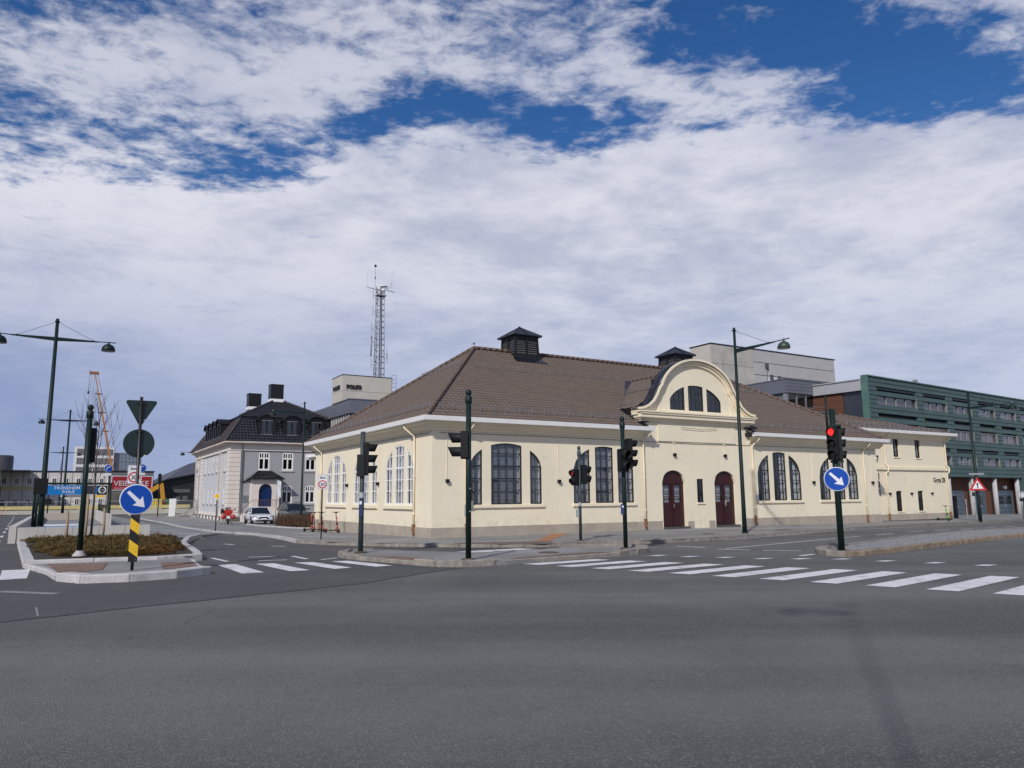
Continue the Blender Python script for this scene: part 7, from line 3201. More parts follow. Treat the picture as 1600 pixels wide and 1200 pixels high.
def sone(x, y, z, label, h0, w_=.5, pole_h=None, rz=0.0):
    s = thing('speed_limit_sign', label, 'sign', (x, y, z), rz)
    hh = w_ * 1.52
    mb = MB()
    mb.tube([(0, .03, 0), (0, .03, h0 + hh)], .024, 8)
    mb.obj('pole', S_BLK, s)
    mb = MB()
    mb.box(-w_ / 2, w_ / 2, -.012, .004, h0, h0 + hh)
    o = mb.obj('sign_face', S_WHITE, s)
    mb = MB()
    e = w_ * .02
    for b_ in ((-w_ / 2 + e, w_ / 2 - e, h0 + e, h0 + 2 * e), (-w_ / 2 + e, w_ / 2 - e, h0 + hh - 2 * e, h0 + hh - e), (-w_ / 2 + e, -w_ / 2 + 2 * e, h0 + e, h0 + hh - e), (w_ / 2 - 2 * e, w_ / 2 - e, h0 + e, h0 + hh - e)):
        mb.box(b_[0], b_[1], -.016, -.012, b_[2], b_[3])
    mb.obj('sign_border', S_BLK, o)
    zc_ = h0 + w_ * .52
    for r, dz, m in ((.43, .014, S_RED), (.315, .018, S_WHITE)):
        mb = MB()
        mb.lathe([(w_ * r, -.002), (w_ * r, .002)], 36, (0, 0, 0), Matrix.Translation((0, -dz, zc_)) @ Matrix.Rotation(PI / 2, 4, 'X'))
        mb.obj('sign_ring', m, o)
    text('lettering', '30', w_ * .34, S_BLK, o, frame((0, -.022, zc_ - w_ * .17), (1, 0, 0), (0, 0, 1)), .001, .92, w_ * .012)
    text('lettering', 'Sone', w_ * .22, S_BLK, o, frame((0, -.022, h0 + w_ * 1.13), (1, 0, 0), (0, 0, 1)), .001, 1.0, w_ * .006)
    return s


sone(-7.52, 29.6, .08, '30 zone speed limit sign on the pavement in front of the white framed windows', 1.94, .375, rz=R(10))
sone(-19.25, 38.0, .02, '30 zone speed limit sign partly hidden behind the left island post', 2.45, .62, rz=R(26))
yd = thing('priority_sign', 'small yellow diamond priority road sign on a thin post by the villa', 'sign', (-16.85, 42.75, T(-16.85, 42.75) + .12), R(20))
mb = MB()
mb.tube([(0, .03, 0), (0, .03, 2.0)], .03, 8)
mb.obj('pole', mat('dark blue grey post', (.03, .04, .06), .5), yd)
mb = MB()
mb.prism([(0, -.23), (.23, 0), (0, .23), (-.23, 0)], lambda a, z: (a, 0, 1.96 + z), lambda a, z: (a, .01, 1.96 + z))
o = mb.obj('sign_face', S_WHITE, yd)
mb = MB()
mb.prism([(0, -.17), (.17, 0), (0, .17), (-.17, 0)], lambda a, z: (a, -.005, 1.96 + z), lambda a, z: (a, -.001, 1.96 + z))
mb.obj('sign_symbol', S_YEL, o)
for lab, s_, t_, h, r in (('small round blue arrow sign beside the thin tree, behind the signal pole', 74, 3.2, 4.35, .33), ('small round blue arrow sign above the red contractor board', 76, 6.0, 4.5, .36)):
    p = ST(s_, t_)
    b_ = thing('blue_arrow_sign', lab, 'sign', (p.x, p.y, 0), AL)
    mb = MB()
    mb.tube([(0, .05, 0), (0, .05, h + .3)], .035, 6)
    mb.obj('pole', STEEL, b_)
    o, M = round_sign(b_, (0, 0, h), r, -PI / 2, mat('blue sign sheeting', (0, .055, .34), .35), S_WHITE)
    mb = MB()
    mb.tube([tuple(M @ Vector((-.12 * r / .33, -.18, .016))), tuple(M @ Vector((-.10, .04, .016))), tuple(M @ Vector((.05, .12, .016))), tuple(M @ Vector((.16, .12, .016)))], .03, 4)
    mb.obj('arrow_symbol', S_WHITE, o)
    mb = MB()
    mb.box(-.26, .26, -.02, 0, h - r - .28, h - r - .08)
    mb.obj('distance_plate', S_WHITE, b_)

# signal seen from behind on the left bed, and the one on the lamp post
t = signal_pole(-11.75, 20.55, .17, 'ball topped traffic light pole in the shrub bed seen from behind', 4.12, True, .072, POLE, rz=R(-2))
signal_head(t, (-.03, .17, 3.02), R(122), 3, s=1.0, visor=.2, board=.0)
mb = MB()
mb.lathe([(.17, 0), (.17, .05), (.10, .13), (.095, .16)], 16)
mb.obj('base_sleeve', CONC_L, t)
t = thing('traffic_light', 'black traffic light box fixed to the tall lamp on the ramp wall', 'traffic light', (-19.4, 30.95, .62), R(32))
mb = MB()
mb.tube([(-.1, .1, 1.7), (0, 0, 1.7)], .03, 6)
mb.tube([(-.28, .05, 0), (-.28, .05, 1.9)], .045, 8)
mb.obj('bracket', POLE, t)
mb = MB()
mb.box(-.34, .16, -.18, -.02, 1.30, 1.95)
mb.obj('signal_housing', BLACK_P, t)
# distant signals near the cabins
for i, (s_, t_, lab) in enumerate(((92, -2.4, 'small distant traffic light left of the second lamp'), (98, 9.7, 'distant black traffic light in front of the yellow container'), (90, -1.3, 'dark round sign back on a thin post behind the ramp'))):
    p = ST(s_, t_)
    d_ = thing('traffic_light' if i < 2 else 'sign_post', lab, 'traffic light' if i < 2 else 'sign', (p.x, p.y, T(p.x, p.y)), AL)
    mb = MB()
    mb.tube([(0, 0, 0), (0, 0, 5.2 if i == 1 else 2.2)], .06, 8)
    mb.obj('pole', POLE, d_)
    mb = MB()
    if i < 2:
        mb.box(-.18, .18, -.15, .15, 3.9 if i else 1.3, 5.1 if i else 2.4)
        mb.obj('signal_head', BLACK_P, d_)
    else:
        mb.lathe([(.34, -.02), (.34, .02)], 20, (0, 0, 0), Matrix.Translation((0, -.1, 1.5)) @ Matrix.Rotation(PI / 2, 4, 'X'))
        mb.obj('round_sign', BLACK_P, d_)

# banner flag by the villa
bf = thing('banner_flag', 'white vertical banner on a thin post beside the villa porch', 'flag', (-23.0, 73.0, T(-23, 73) + .12), R(20))
mb = MB()
mb.tube([(0, 0, 0), (0, 0, 4.0)], .035, 6)
mb.obj('pole', STEEL, bf)
mb = MB()
n = 8
vs = []
for i in range(n + 1):
    z = 2.4 + 1.55 * i / n
    for q in range(4):
        vs.append((.03 + .38 * q / 3, .04 * math.sin(i * .9 + q), z - .05 * q))
mb.add(vs, [(i * 4 + q, i * 4 + q + 1, (i + 1) * 4 + q + 1, (i + 1) * 4 + q) for i in range(n) for q in range(3)])
mb.obj('cloth', mat('white banner cloth', (.62, .64, .68), .7), bf)
# garages side bits
tt = thing('stop_post', 'slim post with a black box and letters in front of the middle garage', 'post', (36.2, 53.5, -.25), R(-35))
mb = MB()
mb.tube([(0, 0, 0), (0, 0, 1.9)], .04, 8)
mb.obj('pole', STEEL, tt)
mb = MB()
mb.box(-.2, .2, -.03, .02, 1.55, 2.0)
o = mb.obj('sign_face', mat('grey plate', (.22, .23, .25), .5), tt)
text('lettering', '16', .3, S_WHITE, o, frame((0, -.04, 1.62), (1, 0, 0), (0, 0, 1)), .003, 1, .01)
mb = MB()
mb.box(-.13, .17, -.06, .06, 1.3, 1.52)
mb.obj('black_box', BLACK_P, tt)
for i, (x, y, w_, h, m, lab, nm) in enumerate(((33.2, 56.5, .3, 1.75, BLACK_P, 'black bollard box beside the first garage door', 'bollard'), (33.9, 56.3, .09, 1.5, STEEL, 'thin grey post right of the black bollard box', 'bollard'),
                                               (35.0, 57.0, .09, 1.3, STEEL, 'short thin grey post near the round column', 'bollard'))):
    b_ = thing(nm, lab, 'bollard', (x, y, -.3), 0)
    mb = MB()
    mb.lathe([(w_ / 2, 0), (w_ / 2, h - .05), (w_ / 2 * .7, h)], 10)
    mb.obj('post', m, b_)
bn = thing('notice_frame', 'grey framed board on a low stand at the right edge', 'board', (45.0, 59.3, -.45), R(-30))
mb = MB()
for a, c in (((-.7, 0, .5), (.7, 0, .5)), ((-.7, 0, 1.9), (.7, 0, 1.9)), ((-.7, 0, .4), (-.7, 0, 1.95)), ((.7, 0, .4), (.7, 0, 1.95))):
    mb.bar(a, c, .12, .08)
mb.obj('frame', STEEL, bn)
mb = MB()
mb.box(-.65, .65, 0, .04, .5, 1.9)
mb.obj('panel', mat('brown notice', (.09, .04, .03), .5), bn)
mb = MB()
mb.box(-.5, .5, -.2, .3, 0, .4)
mb.obj('stand', BLACK_P, bn)

# ================================================================== VEHICLES
def car(name, label, x, y, z, rz, L_=4.7, W_=1.84, H_=1.46, paint=None, suv=False):
    """front faces +X of the car frame"""
    c = thing(name, label, 'car', (x, y, z), rz, 'cars parked by the villa')
    hb = .78 if not suv else .95            # bonnet height
    g = .22
    # body: stations along the length with half width and top height
    st = [(-L_ / 2, .70 * W_ / 2, g + .28, .80 * hb), (-L_ / 2 + .12, .90 * W_ / 2, g + .05, hb * 1.10), (-L_ * .36, W_ / 2, g, hb * 1.20), (-L_ * .15, W_ / 2, g, hb * 1.18), (L_ * .10, W_ / 2, g, hb * 1.15),
          (L_ * .20, W_ / 2, g, hb * 1.10), (L_ * .32, .99 * W_ / 2, g, hb * 1.04), (L_ * .44, .95 * W_ / 2, g, hb * .94), (L_ / 2 - .06, .84 * W_ / 2, g + .04, hb * .80), (L_ / 2, .70 * W_ / 2, g + .14, hb * .62)]
    vs = []
    for (xx, w_, zb_, zt) in st:
        hh = zt - zb_
        ring = [(w_ * .80, zb_), (w_ * .98, zb_ + hh * .18), (w_, zb_ + hh * .48), (w_ * .97, zb_ + hh * .78), (w_ * .86, zb_ + hh * .96), (w_ * .5, zb_ + hh * 1.015), (0, zb_ + hh * 1.03)]
        full = ring + [(-a, b_) for a, b_ in ring[-2::-1]]
        vs += [(xx, a, b_) for a, b_ in full]
    k = 13
    fs = []
    for i in range(len(st) - 1):
        for q in range(k - 1):
            o = i * k + q
            fs.append((o, o + 1, o + k + 1, o + k))
        fs.append((i * k + k - 1, i * k, (i + 1) * k, (i + 1) * k + k - 1))
    fs.append(tuple(range(k))[::-1])
    fs.append(tuple((len(st) - 1) * k + q for q in range(k)))
    mb = MB()
    mb.sm = True
    mb.add(vs, fs)
    body = mb.obj('body', paint, c)
    sb = body.modifiers.new('s', 'SUBSURF')
    sb.levels = sb.render_levels = 1
    # cabin: glass house then roof
    zt0 = hb * 1.16
    xr0, xr1, xf1, xf0 = (-L_ * .42, -L_ * .26, L_ * .05, L_ * .22) if not suv else (-L_ * .47, -L_ * .40, L_ * .04, L_ * .20)
    wb_, wt_ = W_ / 2 * .90, W_ / 2 * .70
    lo = [(xr0, wb_), (xf0, wb_)]
    vs = [(xr0, -wb_, zt0 - .04), (xf0, -wb_, zt0 - .06), (xf0, wb_, zt0 - .06), (xr0, wb_, zt0 - .04), (xr1, -wt_, H_ - .05), (xf1, -wt_, H_ - .05), (xf1, wt_, H_ - .05), (xr1, wt_, H_ - .05)]
    mb = MB()
    mb.add(vs, [(0, 1, 5, 4), (1, 2, 6, 5), (2, 3, 7, 6), (3, 0, 4, 7)])
    mb.obj('windows', mat('car window glass', (.012, .016, .018), .06, 0, .1, 3, spec=.8), c)
    mb = MB()
    mb.sm = True
    vs = []
    for xx, w_, zz_ in ((xr1 - .06, wt_ * 1.0, H_ - .075), (xr1 + .1, wt_ * 1.02, H_ - .02), ((xr1 + xf1) / 2, wt_ * 1.03, H_ + .01), (xf1 - .1, wt_ * 1.02, H_ - .02), (xf1 + .05, wt_, H_ - .07)):
        vs += [(xx, -w_, zz_ - .05), (xx, -w_ * .8, zz_), (xx, 0, zz_ + .02), (xx, w_ * .8, zz_), (xx, w_, zz_ - .05)]
    mb.add(vs, [(i * 5 + q, i * 5 + q + 1, (i + 1) * 5 + q + 1, (i + 1) * 5 + q) for i in range(4) for q in range(4)])
    for s_ in (-1, 1):
        for a, b_ in (((xr0, wb_), (xr1, wt_)), ((xf0, wb_), (xf1, wt_)), (((xr0 + xf0) / 2 - .1, wb_), ((xr1 + xf1) / 2, wt_))):
            mb.bar((a[0], s_ * a[1], zt0 - .04), (b_[0], s_ * b_[1], H_ - .05), .07, .05)
    mb.obj('roof', paint, c)
    rad = .33 if not suv else .37
    for sx_ in (-1, 1):
        for sy_ in (-1, 1):
            cx_ = sx_ * L_ * .30 + (.08 if sx_ > 0 else 0)
            mb = MB()
            M = Matrix.Translation((cx_, sy_ * (W_ / 2 - .10), rad)) @ Matrix.Rotation(PI / 2, 4, 'X')
            mb.lathe([(rad * .62, -.11), (rad * .95, -.10), (rad, -.07), (rad, .07), (rad * .95, .10), (rad * .62, .11)], 22, (0, 0, 0), M)
            tyre = mb.obj('wheel', RUBBER, c)
            mb = MB()
            mb.lathe([(rad * .60, -.112), (rad * .2, -.09), (rad * .2, .09), (rad * .60, .112)], 10, (0, 0, 0), M)
            mb.obj('rim', STEEL, tyre)
            mb = MB()
            n = 14
            vv = []
            for i in range(n + 1):
                a = PI * i / n
                vv += [(cx_ + (rad + .03) * math.cos(a), sy_ * (W_ / 2 + .004), rad + (rad + .03) * math.sin(a)), (cx_ + (rad + .07) * math.cos(a), sy_ * (W_ / 2 + .008), rad + (rad + .07) * math.sin(a))]
            mb.add(vv, [(2 * i, 2 * i + 1, 2 * i + 3, 2 * i + 2) for i in range(n)])
            vv = [(cx_ + (rad + .03) * math.cos(PI * i / n), sy_ * (W_ / 2 - .02), rad + (rad + .03) * math.sin(PI * i / n)) for i in range(n + 1)]
            mb.add(vv, [tuple(range(n + 1))])
            mb.obj('wheel_arch', BLACK_P, c)
    for s_ in (-1, 1):
        mb = MB()
        vs = [(L_ / 2 - .08, s_ * .50 * W_ / 2, hb * .66), (L_ / 2 - .02, s_ * .50 * W_ / 2, hb * .80), (L_ / 2 - .30, s_ * .95 * W_ / 2, hb * .90), (L_ / 2 - .28, s_ * .97 * W_ / 2, hb * .74)]
        vs = [(a + .035, b_, z2) for a, b_, z2 in vs]
        mb.add(vs, [(0, 1, 2, 3)])
        mb.obj('headlight', mat('dark headlight', (.05, .055, .06), .1, .2), c)
        mb = MB()
        mb.cbox((L_ * .19, s_ * (W_ / 2 + .07), hb * 1.22), (.12, .2, .14))
        mb.obj('mirror', paint, c)
    mb = MB()
    mb.add([(L_ / 2 - .0, -.42 * W_, hb * .60), (L_ / 2 + .01, .0, hb * .52), (L_ / 2 - .0, .42 * W_, hb * .60), (L_ / 2 - .03, .24 * W_, hb * .82), (L_ / 2 - .01, 0, hb * .80), (L_ / 2 - .03, -.24 * W_, hb * .82)], [(0, 1, 4, 5), (1, 2, 3, 4)])
    mb.v = [(a + .015, b_ * .62, z2) for a, b_, z2 in mb.v]
    mb.obj('grille', BLACK_P, c)
    mb = MB()
    mb.cbox((L_ / 2 - .03, 0, g + .10), (.08, W_ * .66, .10))
    mb.obj('bumper_intake', BLACK_P, c)
    mb = MB()
    mb.cbox((L_ / 2 + .02, 0, g + .24), (.02, .5, .11))
    mb.obj('number_plate', S_WHITE, c)
    if suv:
        for s_ in (-1, 1):
            mb = MB()
            mb.tube([(-L_ * .36, s_ * wt_ * .9, H_ + .0), (-L_ * .34, s_ * wt_ * .9, H_ + .08), (L_ * .0, s_ * wt_ * .9, H_ + .08), (L_ * .02, s_ * wt_ * .9, H_)], .025, 6)
            mb.obj('roof_rail', BLACK_P, c)
    return c


WCAR = mat('white car paint', (.66, .68, .74), .22, 0, .02, 2, coat=.6)
car('parked_car', 'white saloon car parked nose out by the villa steps', -21.7, 64.3, T(-21.0, 62.6) + .10, math.atan2(-.92, .50), paint=WCAR, H_=1.42, W_=1.82)
car('parked_car', 'dark grey green estate car parked behind the brown hedge', -19.0, 65.3, T(-18, 65) + .16, math.atan2(-.84, .54), L_=4.8, paint=mat('grey green car paint', (.045, .06, .055), .25, 0, .03, 2, coat=.5), H_=1.62, suv=True, W_=1.86)


def motorcycle(x, y, z, rz):
    c = thing('motorcycle', 'red touring motorcycle with side cases seen from behind by the villa', 'motorcycle', (x, y, z), rz)
    REDM = mat('red motorcycle paint', (.40, .018, .012), .25, 0, .05, 3, coat=.5)
    for xx in (-.75, .8):
        mb = MB()
        M = Matrix.Translation((xx, 0, .32)) @ Matrix.Rotation(PI / 2, 4, 'X')
        mb.lathe([(.20, -.07), (.29, -.07), (.32, -.03), (.32, .03), (.29, .07), (.20, .07)], 20, (0, 0, 0), M)
        w_ = mb.obj('wheel', RUBBER, c)
        mb = MB()
        mb.lathe([(.19, -.03), (.04, -.06), (.04, .06), (.19, .03)], 10, (0, 0, 0), M)
        mb.obj('rim', STEEL, w_)
    mb = MB()
    mb.sm = True
    vs = []
    for xx, w_, z0, z1 in ((-1.0, .12, .62, .84), (-.55, .20, .52, .86), (-.1, .22, .45, .88), (.3, .25, .40, 1.05), (.62, .30, .55, 1.15), (.85, .12, .75, 1.05)):
        vs += [(xx, -w_ * .6, z0), (xx, -w_, (z0 + z1) / 2), (xx, -w_ * .5, z1), (xx, w_ * .5, z1), (xx, w_, (z0 + z1) / 2), (xx, w_ * .6, z0)]
    mb.add(vs, [(i * 6 + q, i * 6 + (q + 1) % 6, (i + 1) * 6 + (q + 1) % 6, (i + 1) * 6 + q) for i in range(5) for q in range(6)] + [(5, 4, 3, 2, 1, 0), tuple(30 + q for q in range(6))])
    mb.obj('body', REDM, c)
    for s_ in (-1, 1):
        mb = MB()
        mb.sm = True
        mb.lathe([(.05, -.32), (.17, -.28), (.20, -.1), (.20, .15), (.14, .28), (.04, .30)], 12, (0, 0, 0), Matrix.Translation((-.78, s_ * .38, .62)) @ Matrix.Rotation(PI / 2, 4, 'Y'))
        mb.obj('side_case', REDM, c)
        mb = MB()
        mb.tube([(-1.2, s_ * .22, .28), (.1, s_ * .24, .26)], .05, 8)
        mb.obj('exhaust', CHROME, c)
        mb = MB()
        mb.cbox((.25, s_ * .52, 1.22), (.05, .16, .10))
        mb.tube([(.35, s_ * .25, 1.12), (.28, s_ * .48, 1.22)], .015, 5)
        mb.obj('mirror', BLACK_P, c)
    mb = MB()
    mb.cbox((-.82, 0, 1.02), (.40, .62, .28))
    mb.cbox((-.82, 0, 1.18), (.30, .50, .08))
    mb.obj('top_case', REDM, c)
    mb = MB()
    mb.cbox((-.3, 0, .92), (.7, .3, .12), 0, 0, R(-4))
    mb.obj('seat', BLACK_P, c)
    mb = MB()
    mb.tube([(.30, -.40, 1.08), (.42, -.2, 1.12), (.46, 0, 1.12), (.42, .2, 1.12), (.30, .40, 1.08)], .02, 6)
    mb.obj('handlebar', BLACK_P, c)
    mb = MB()
    mb.add([(.72, -.26, 1.08), (.72, .26, 1.08), (.45, .20, 1.42), (.45, -.20, 1.42)], [(0, 1, 2, 3)])
    mb.obj('windscreen', glass_mat('smoky windscreen', opa=.6), c)
    mb = MB()
    mb.cbox((-1.12, 0, .60), (.02, .26, .22))
    mb.obj('number_plate', S_WHITE, c)
    mb = MB()
    mb.cbox((-1.04, 0, .80), (.03, .40, .06))
    mb.obj('tail_light', mat('red tail lens', (.5, .01, .01), .2), c)
    mb = MB()
    mb.tube([(0, -.1, .3), (-.05, -.35, .02)], .02, 5)
    mb.obj('side_stand', BLACK_P, c)
    return c


mx_, my_ = -24.2, 64.0
motorcycle(mx_, my_, T(mx_, my_) + .13, R(112))


# ---- person bending over beside the motorcycle
def skin_part(name, joints, edges, m, parent, root=0, lv=2):
    me = D.meshes.new(name)
    me.from_pydata([j[0] for j in joints], edges, [])
    o = D.objects.new(name, me)
    COL.objects.link(o)
    o.parent = parent
    sk = o.modifiers.new('skin', 'SKIN')
    for i, j in enumerate(joints):
        r = j[1]
        me.skin_vertices[0].data[i].radius = (r, r) if not isinstance(r, tuple) else r
    me.skin_vertices[0].data[root].use_root = True
    s2_ = o.modifiers.new('sub', 'SUBSURF')
    s2_.levels = s2_.render_levels = lv
    me.materials.append(m)
    for mod in o.modifiers:
        mod.show_viewport = True
    # freeze to a plain mesh
    dg = bpy.context.evaluated_depsgraph_get()
    dg.update()
    me2 = D.meshes.new_from_object(o.evaluated_get(dg))
    for p_ in me2.polygons:
        p_.use_smooth = True
    o.modifiers.clear()
    o.data = me2
    if not me2.materials:
        me2.materials.append(m)
    return o


SKINM = mat('skin', (.42, .26, .19), .6, 0, .05, 5)
pe = thing('person', 'person in a dark jacket and pale trousers bending over the red motorcycle', 'person', (-24.85, 64.6, T(-24.85, 64.6) + .12), R(20))
J = [((0, 0, .95), .13), ((.0, -.12, 1.12), .135), ((.08, -.38, 1.26), .16), ((.10, -.50, 1.24), .06), ((.12, -.60, 1.20), .085), ((.12, -.68, 1.14), .075),   # 0-5 pelvis..head
     ((-.11, 0, .86), .095), ((-.13, -.06, .48), .065), ((-.13, .02, .10), .042), ((-.13, -.14, .035), .035),
     ((.11, 0, .86), .095), ((.14, .04, .48), .065), ((.14, .12, .10), .042), ((.14, -.04, .035), .035),
     ((-.10, -.42, 1.24), .06), ((-.16, -.50, .98), .045), ((-.10, -.66, .82), .03),
     ((.26, -.40, 1.24), .06), ((.36, -.50, 1.02), .045), ((.34, -.70, .90), .03)]
Ed = [(0, 1), (1, 2), (2, 3), (3, 4), (4, 5), (0, 6), (6, 7), (7, 8), (8, 9), (0, 10), (10, 11), (11, 12), (12, 13), (2, 14), (14, 15), (15, 16), (2, 17), (17, 18), (18, 19)]
body = skin_part('body', J, Ed, SKINM, pe)
JK = [((0, -.02, .97), .155), ((.0, -.12, 1.13), .165), ((.08, -.36, 1.27), .19), ((.10, -.46, 1.25), .11), ((-.10, -.42, 1.25), .085), ((-.16, -.50, .98), .065), ((-.12, -.62, .86), .05),
      ((.26, -.40, 1.25), .085), ((.36, -.50, 1.02), .065), ((.34, -.66, .93), .05)]
skin_part('jacket', JK, [(0, 1), (1, 2), (2, 3), (2, 4), (4, 5), (5, 6), (2, 7), (7, 8), (8, 9)], mat('dark navy jacket', (.014, .014, .02), .8), pe)
TR = [((0, 0, .95), .155), ((-.11, 0, .84), .115), ((-.13, -.06, .48), .085), ((-.13, .02, .12), .06), ((.11, 0, .84), .115), ((.14, .04, .48), .085), ((.14, .12, .12), .06)]
skin_part('trousers', TR, [(0, 1), (1, 2), (2, 3), (0, 4), (4, 5), (5, 6)], mat('pale trousers', (.50, .50, .52), .85), pe)
for xx, yy in ((-.13, -.06), (.14, .04)):
    mb = MB()
    mb.sm = True
    mb.lathe([(.03, 0), (.055, .01), (.05, .07), (.02, .09)], 10, (0, 0, 0), Matrix.Translation((xx, yy, 0)) @ Matrix.Diagonal((1, 2.4, 1, 1)))
    mb.obj('shoe', RUBBER, pe)
mb = MB()
mb.sm = True
mb.lathe([(.02, -.09), (.085, -.03), (.095, .03), (.05, .09), (.01, .105)], 12, (.12, -.62, 1.22))
mb.obj('hair', mat('grey white hair', (.40, .39, .38), .8), pe)


# ---- electric scooters
def scooter(x, y, z, rz, label, m, group, sc=.92):
    c = thing('electric_scooter', label, 'scooter', (x, y, z), rz, group)
    c.scale = (sc, sc, sc)
    for xx, r in ((.50, .115), (-.42, .105)):
        mb = MB()
        M = Matrix.Translation((xx, 0, r)) @ Matrix.Rotation(PI / 2, 4, 'X')
        mb.lathe([(r * .6, -.03), (r, -.022), (r, .022), (r * .6, .03)], 16, (0, 0, 0), M)
        mb.obj('wheel', RUBBER, c)
    mb = MB()
    mb.box(-.36, .30, -.08, .08, .12, .17)
    mb.obj('deck', BLACK_P, c)
    mb = MB()
    mb.tube([(.28, 0, .15), (.40, 0, .28), (.42, 0, .42)], .032, 8)
    mb.tube([(.44, 0, .25), (.36, 0, .7), (.30, 0, 1.06)], [.032, .03, .028], 8)
    mb.tube([(.50, -.05, .12), (.45, -.03, .32)], .02, 6)
    mb.tube([(.50, .05, .12), (.45, .03, .32)], .02, 6)
    mb.obj('stem', m, c)
    mb = MB()
    mb.box(-.52, -.34, -.05, .05, .2, .23)
    mb.obj('mudguard', m, c)
    mb = MB()
    mb.tube([(.30, -.28, 1.13), (.29, -.1, 1.10), (.29, .1, 1.10), (.30, .28, 1.13)], .018, 6)
    mb.cbox((.32, 0, 1.10), (.10, .09, .07))
    mb.obj('handlebar', BLACK_P, c)
    mb = MB()
    mb.cbox((.40, 0, .50), (.09, .06, .12), 0, 0, R(-8))
    mb.cbox((.36, 0, .80), (.075, .075, .04), 0, 0, R(-8))
    mb.obj('lock_box', BLACK_P, c)
    mb = MB()
    mb.tube([(-.1, .05, .12), (-.12, .18, .02)], .012, 5)
    mb.obj('kick_stand', BLACK_P, c)
    return c


CORAL = mat('coral red scooter paint', (.36, .075, .06), .4, 0, .1, 4)
LIME = mat('lime green scooter paint', (.09, .38, .04), .4, 0, .1, 4)
for i, (x, y, a, lab) in enumerate(((-11.2, 41.3, 75, 'leftmost coral red electric scooter by the hall end'), (-10.65, 40.3, 100, 'second coral red electric scooter from the left by the hall end'),
                                    (-10.27, 39.7, -35, 'third coral red electric scooter from the left, beside the speed sign'), (-9.07, 37.7, -30, 'rightmost coral red electric scooter, alone against the hall wall'))):
    scooter(x, y, T(x, y) + .12, R(a), lab, CORAL, 'coral electric scooters')
scooter(27.9, 49.0, T(27.9, 49.0) + .12, R(-70), 'lime green electric scooter in front of the two storey wing', LIME, None, .86)


# ================================================================== PLANTING
def leafmat(name, a, b_, c_):
    m = D.materials.new(name)
    m.use_nodes = True
    k = NT(m.node_tree)
    bs_ = k.n['Principled BSDF']
    tcn = k.node('ShaderNodeTexCoord').outputs['Object']
    f = k.ramp(k.noise(tcn, 1.6, 3, .6), .35, .65)
    g = k.ramp(k.noise(tcn, 14, 3, .7), .3, .7)
    c = k.mix(f, a, b_)
    c = k.mix(k.math('MULTIPLY', g, .6), c, c_)
    k.link(c, bs_.inputs['Base Color'])
    bs_.inputs['Roughness'].default_value = .8
    MATS[name] = m
    return m


def inside2(p, poly):
    return inside(p, poly)


BED = [(-11.6, 20.9), (-9.9, 21.4), (-10.5, 23.4), (-12.2, 26.8), (-13.8, 30.2), (-15.3, 30.7), (-18.6, 29.2), (-17.1, 27.2), (-13.8, 22.6), (-12.5, 21.2)]
rn = random.Random(21)
mb = MB()
mo = MB()
n_cl = 0
while n_cl < 235:
    p = (rn.uniform(-19.5, -9), rn.uniform(20, 31.5))
    if not inside2(p, BED):
        continue
    n_cl += 1
    near = p[1] < 25
    R0 = rn.uniform(.32, .62)
    H0 = rn.uniform(.07, .20)
    tgt = mo if (p[0] > -10.6 and p[1] < 23.2) else mb
    zg = .15
    for k in range(190 if near else 110):
        a = rn.uniform(0, 2 * PI)
        rr_ = R0 * math.sqrt(rn.random())
        el_ = rn.uniform(.1, 1.2)
        base = Vector((p[0] + rr_ * .75 * math.cos(a), p[1] + rr_ * .75 * math.sin(a), zg + H0 * (1 - (rr_ / R0) ** 2) * rn.uniform(.3, 1)))
        d = Vector((math.cos(a) * math.cos(el_), math.sin(a) * math.cos(el_), math.sin(el_))) * rn.uniform(.07, .15)
        s_ = Vector((-d.y, d.x, 0))
        if s_.length < 1e-4:
            continue
        s_ = s_.normalized() * rn.uniform(.005, .011)
        up = Vector((0, 0, rn.uniform(.01, .03)))
        tgt.add([base - s_, base + s_, base + d * .6 + s_ * 1.4 + up, base + d, base + d * .6 - s_ * 1.4 + up], [(0, 1, 2, 3, 4)])
sh_m = leafmat('brown green juniper', (.105, .070, .019), (.16, .095, .026), (.055, .048, .015))
sh_o = leafmat('rusty orange juniper', (.20, .085, .018), (.13, .065, .018), (.08, .05, .015))
o = mb.obj('shrub_bed', sh_m, None, recalc=False)
tag(o, 'low brownish green juniper ground cover filling the left island bed', 'shrubs', kind='stuff')
o = mo.obj('orange_shrub', sh_o, None, recalc=False)
tag(o, 'low rusty orange juniper shrub at the right end of the island bed', 'shrub')

# dry brown hedge beside the car park
mb = MB()
rn = random.Random(5)
HG = [((-17.6, 55.6), (-14.4, 50.6)), ((-14.4, 50.6), (-11.9, 46.6))]
for (a, c) in HG:
    a, c = Vector(a), Vector(c)
    for k in range(2600):
        q = a.lerp(c, rn.random())
        n_ = Vector((-(c - a).y, (c - a).x)).normalized()
        q = q + n_ * rn.uniform(-.1, 1.3)
        zg = T(q.x, q.y) + .12
        h = rn.uniform(.45, .95)
        base = Vector((q.x, q.y, zg + rn.uniform(0, .3)))
        tip = base + Vector((rn.uniform(-.2, .2), rn.uniform(-.2, .2), h * .75))
        s_ = Vector((rn.uniform(-1, 1), rn.uniform(-1, 1), 0)).normalized() * .010
        mb.add([base - s_, base + s_, tip + s_ * .5, tip - s_ * .5], [(0, 1, 2, 3)])
o = mb.obj('brown_hedge', leafmat('dry brown twigs', (.075, .040, .022), (.11, .055, .028), (.045, .028, .02)), None, recalc=False)
tag(o, 'low dry brown leafless hedge in front of the parked cars', 'hedge')
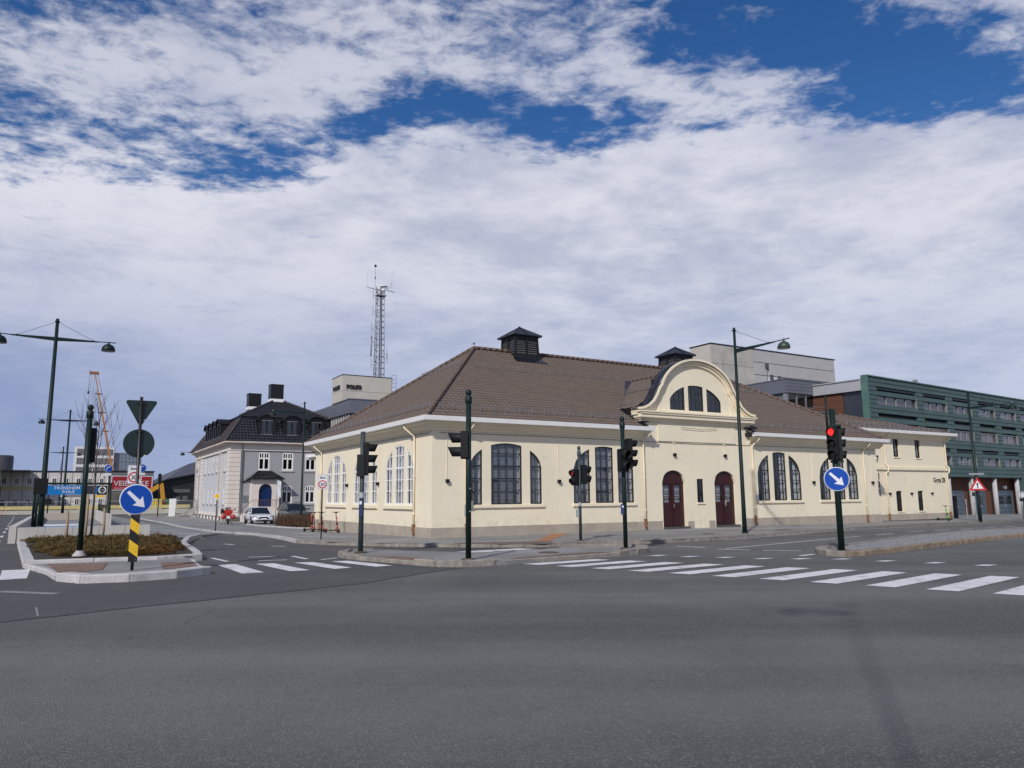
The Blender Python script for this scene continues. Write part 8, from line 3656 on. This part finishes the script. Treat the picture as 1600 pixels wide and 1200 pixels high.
hk = drape('hedge_bed', [(-18.2, 55.4), (-11.6, 45.9), (-10.6, 46.9), (-16.6, 56.6)], .135, SOIL, maxl=2)
tag(hk, kind='structure')
kerb(hk, [(-21.5, 60.8), (-18.3, 55.3), (-11.7, 45.7), (-11.0, 46.2)], m=KERB_L, w_=.15, step=1.6, top=.2)


def tree(x, y, z, H0, label, seed=3):
    t = thing('sapling_tree', label, 'tree', (x, y, z))
    rnd = random.Random(seed)
    TW = mat('grey brown bark', (.085, .062, .055), .8, 0, .3, 6)
    tr = MB()
    pts = [Vector((0, 0, 0)), Vector((.02, 0, H0 * .3)), Vector((-.02, .01, H0 * .6)), Vector((.03, 0, H0))]
    tr.tube(pts, [.045, .036, .022, .006], 7)
    tr.obj('trunk', TW, t)
    cr_ = MB()

    def br(p, d, L_, r, lv):
        q = [p]
        n = 4
        for i in range(n):
            d2 = (d + Vector((rnd.uniform(-.10, .10), rnd.uniform(-.10, .10), rnd.uniform(0, .16)))).normalized()
            q.append(q[-1] + d2 * L_ / n)
            d = d2
        cr_.tube(q, [r * (1 - .75 * i / n) for i in range(n + 1)], 4, cap=False)
        if lv > 0:
            for i in range(1, n + 1):
                for k in range(2):
                    a = rnd.uniform(0, 2 * PI)
                    dd = (d * .9 + Vector((math.cos(a), math.sin(a), .5)) * .45).normalized()
                    br(q[i], dd, L_ * rnd.uniform(.3, .5), r * .5, lv - 1)
    for i in range(13):
        h = H0 * (.36 + .6 * i / 13)
        a = i * 2.4 + rnd.uniform(-.3, .3)
        d = Vector((math.cos(a) * .42, math.sin(a) * .42, 1)).normalized()
        br(Vector((0, 0, h)), d, (H0 - h) * .62 + .45, .013, 1)
    cr_.obj('crown', TW, t)
    return t


tree(-15.75, 28.2, .15, 5.2, 'leafless young tree tied between wooden stakes in the shrub bed')
for x, y, h, lab in ((-16.5, 27.9, 1.15, 'left of the three wooden stakes in the shrub bed'), (-15.85, 28.0, 1.75, 'tall middle wooden stake against the young tree trunk'), (-15.25, 28.1, 1.25, 'right of the three wooden stakes in the shrub bed')):
    mb = MB()
    mb.tube([(0, 0, 0), (.02, 0, h * .5), (0, 0, h)], .045, 7)
    o = mb.obj('tree_stake', WOOD, None, (x, y, .12))
    tag(o, lab, 'stake', 'stakes of the young tree')
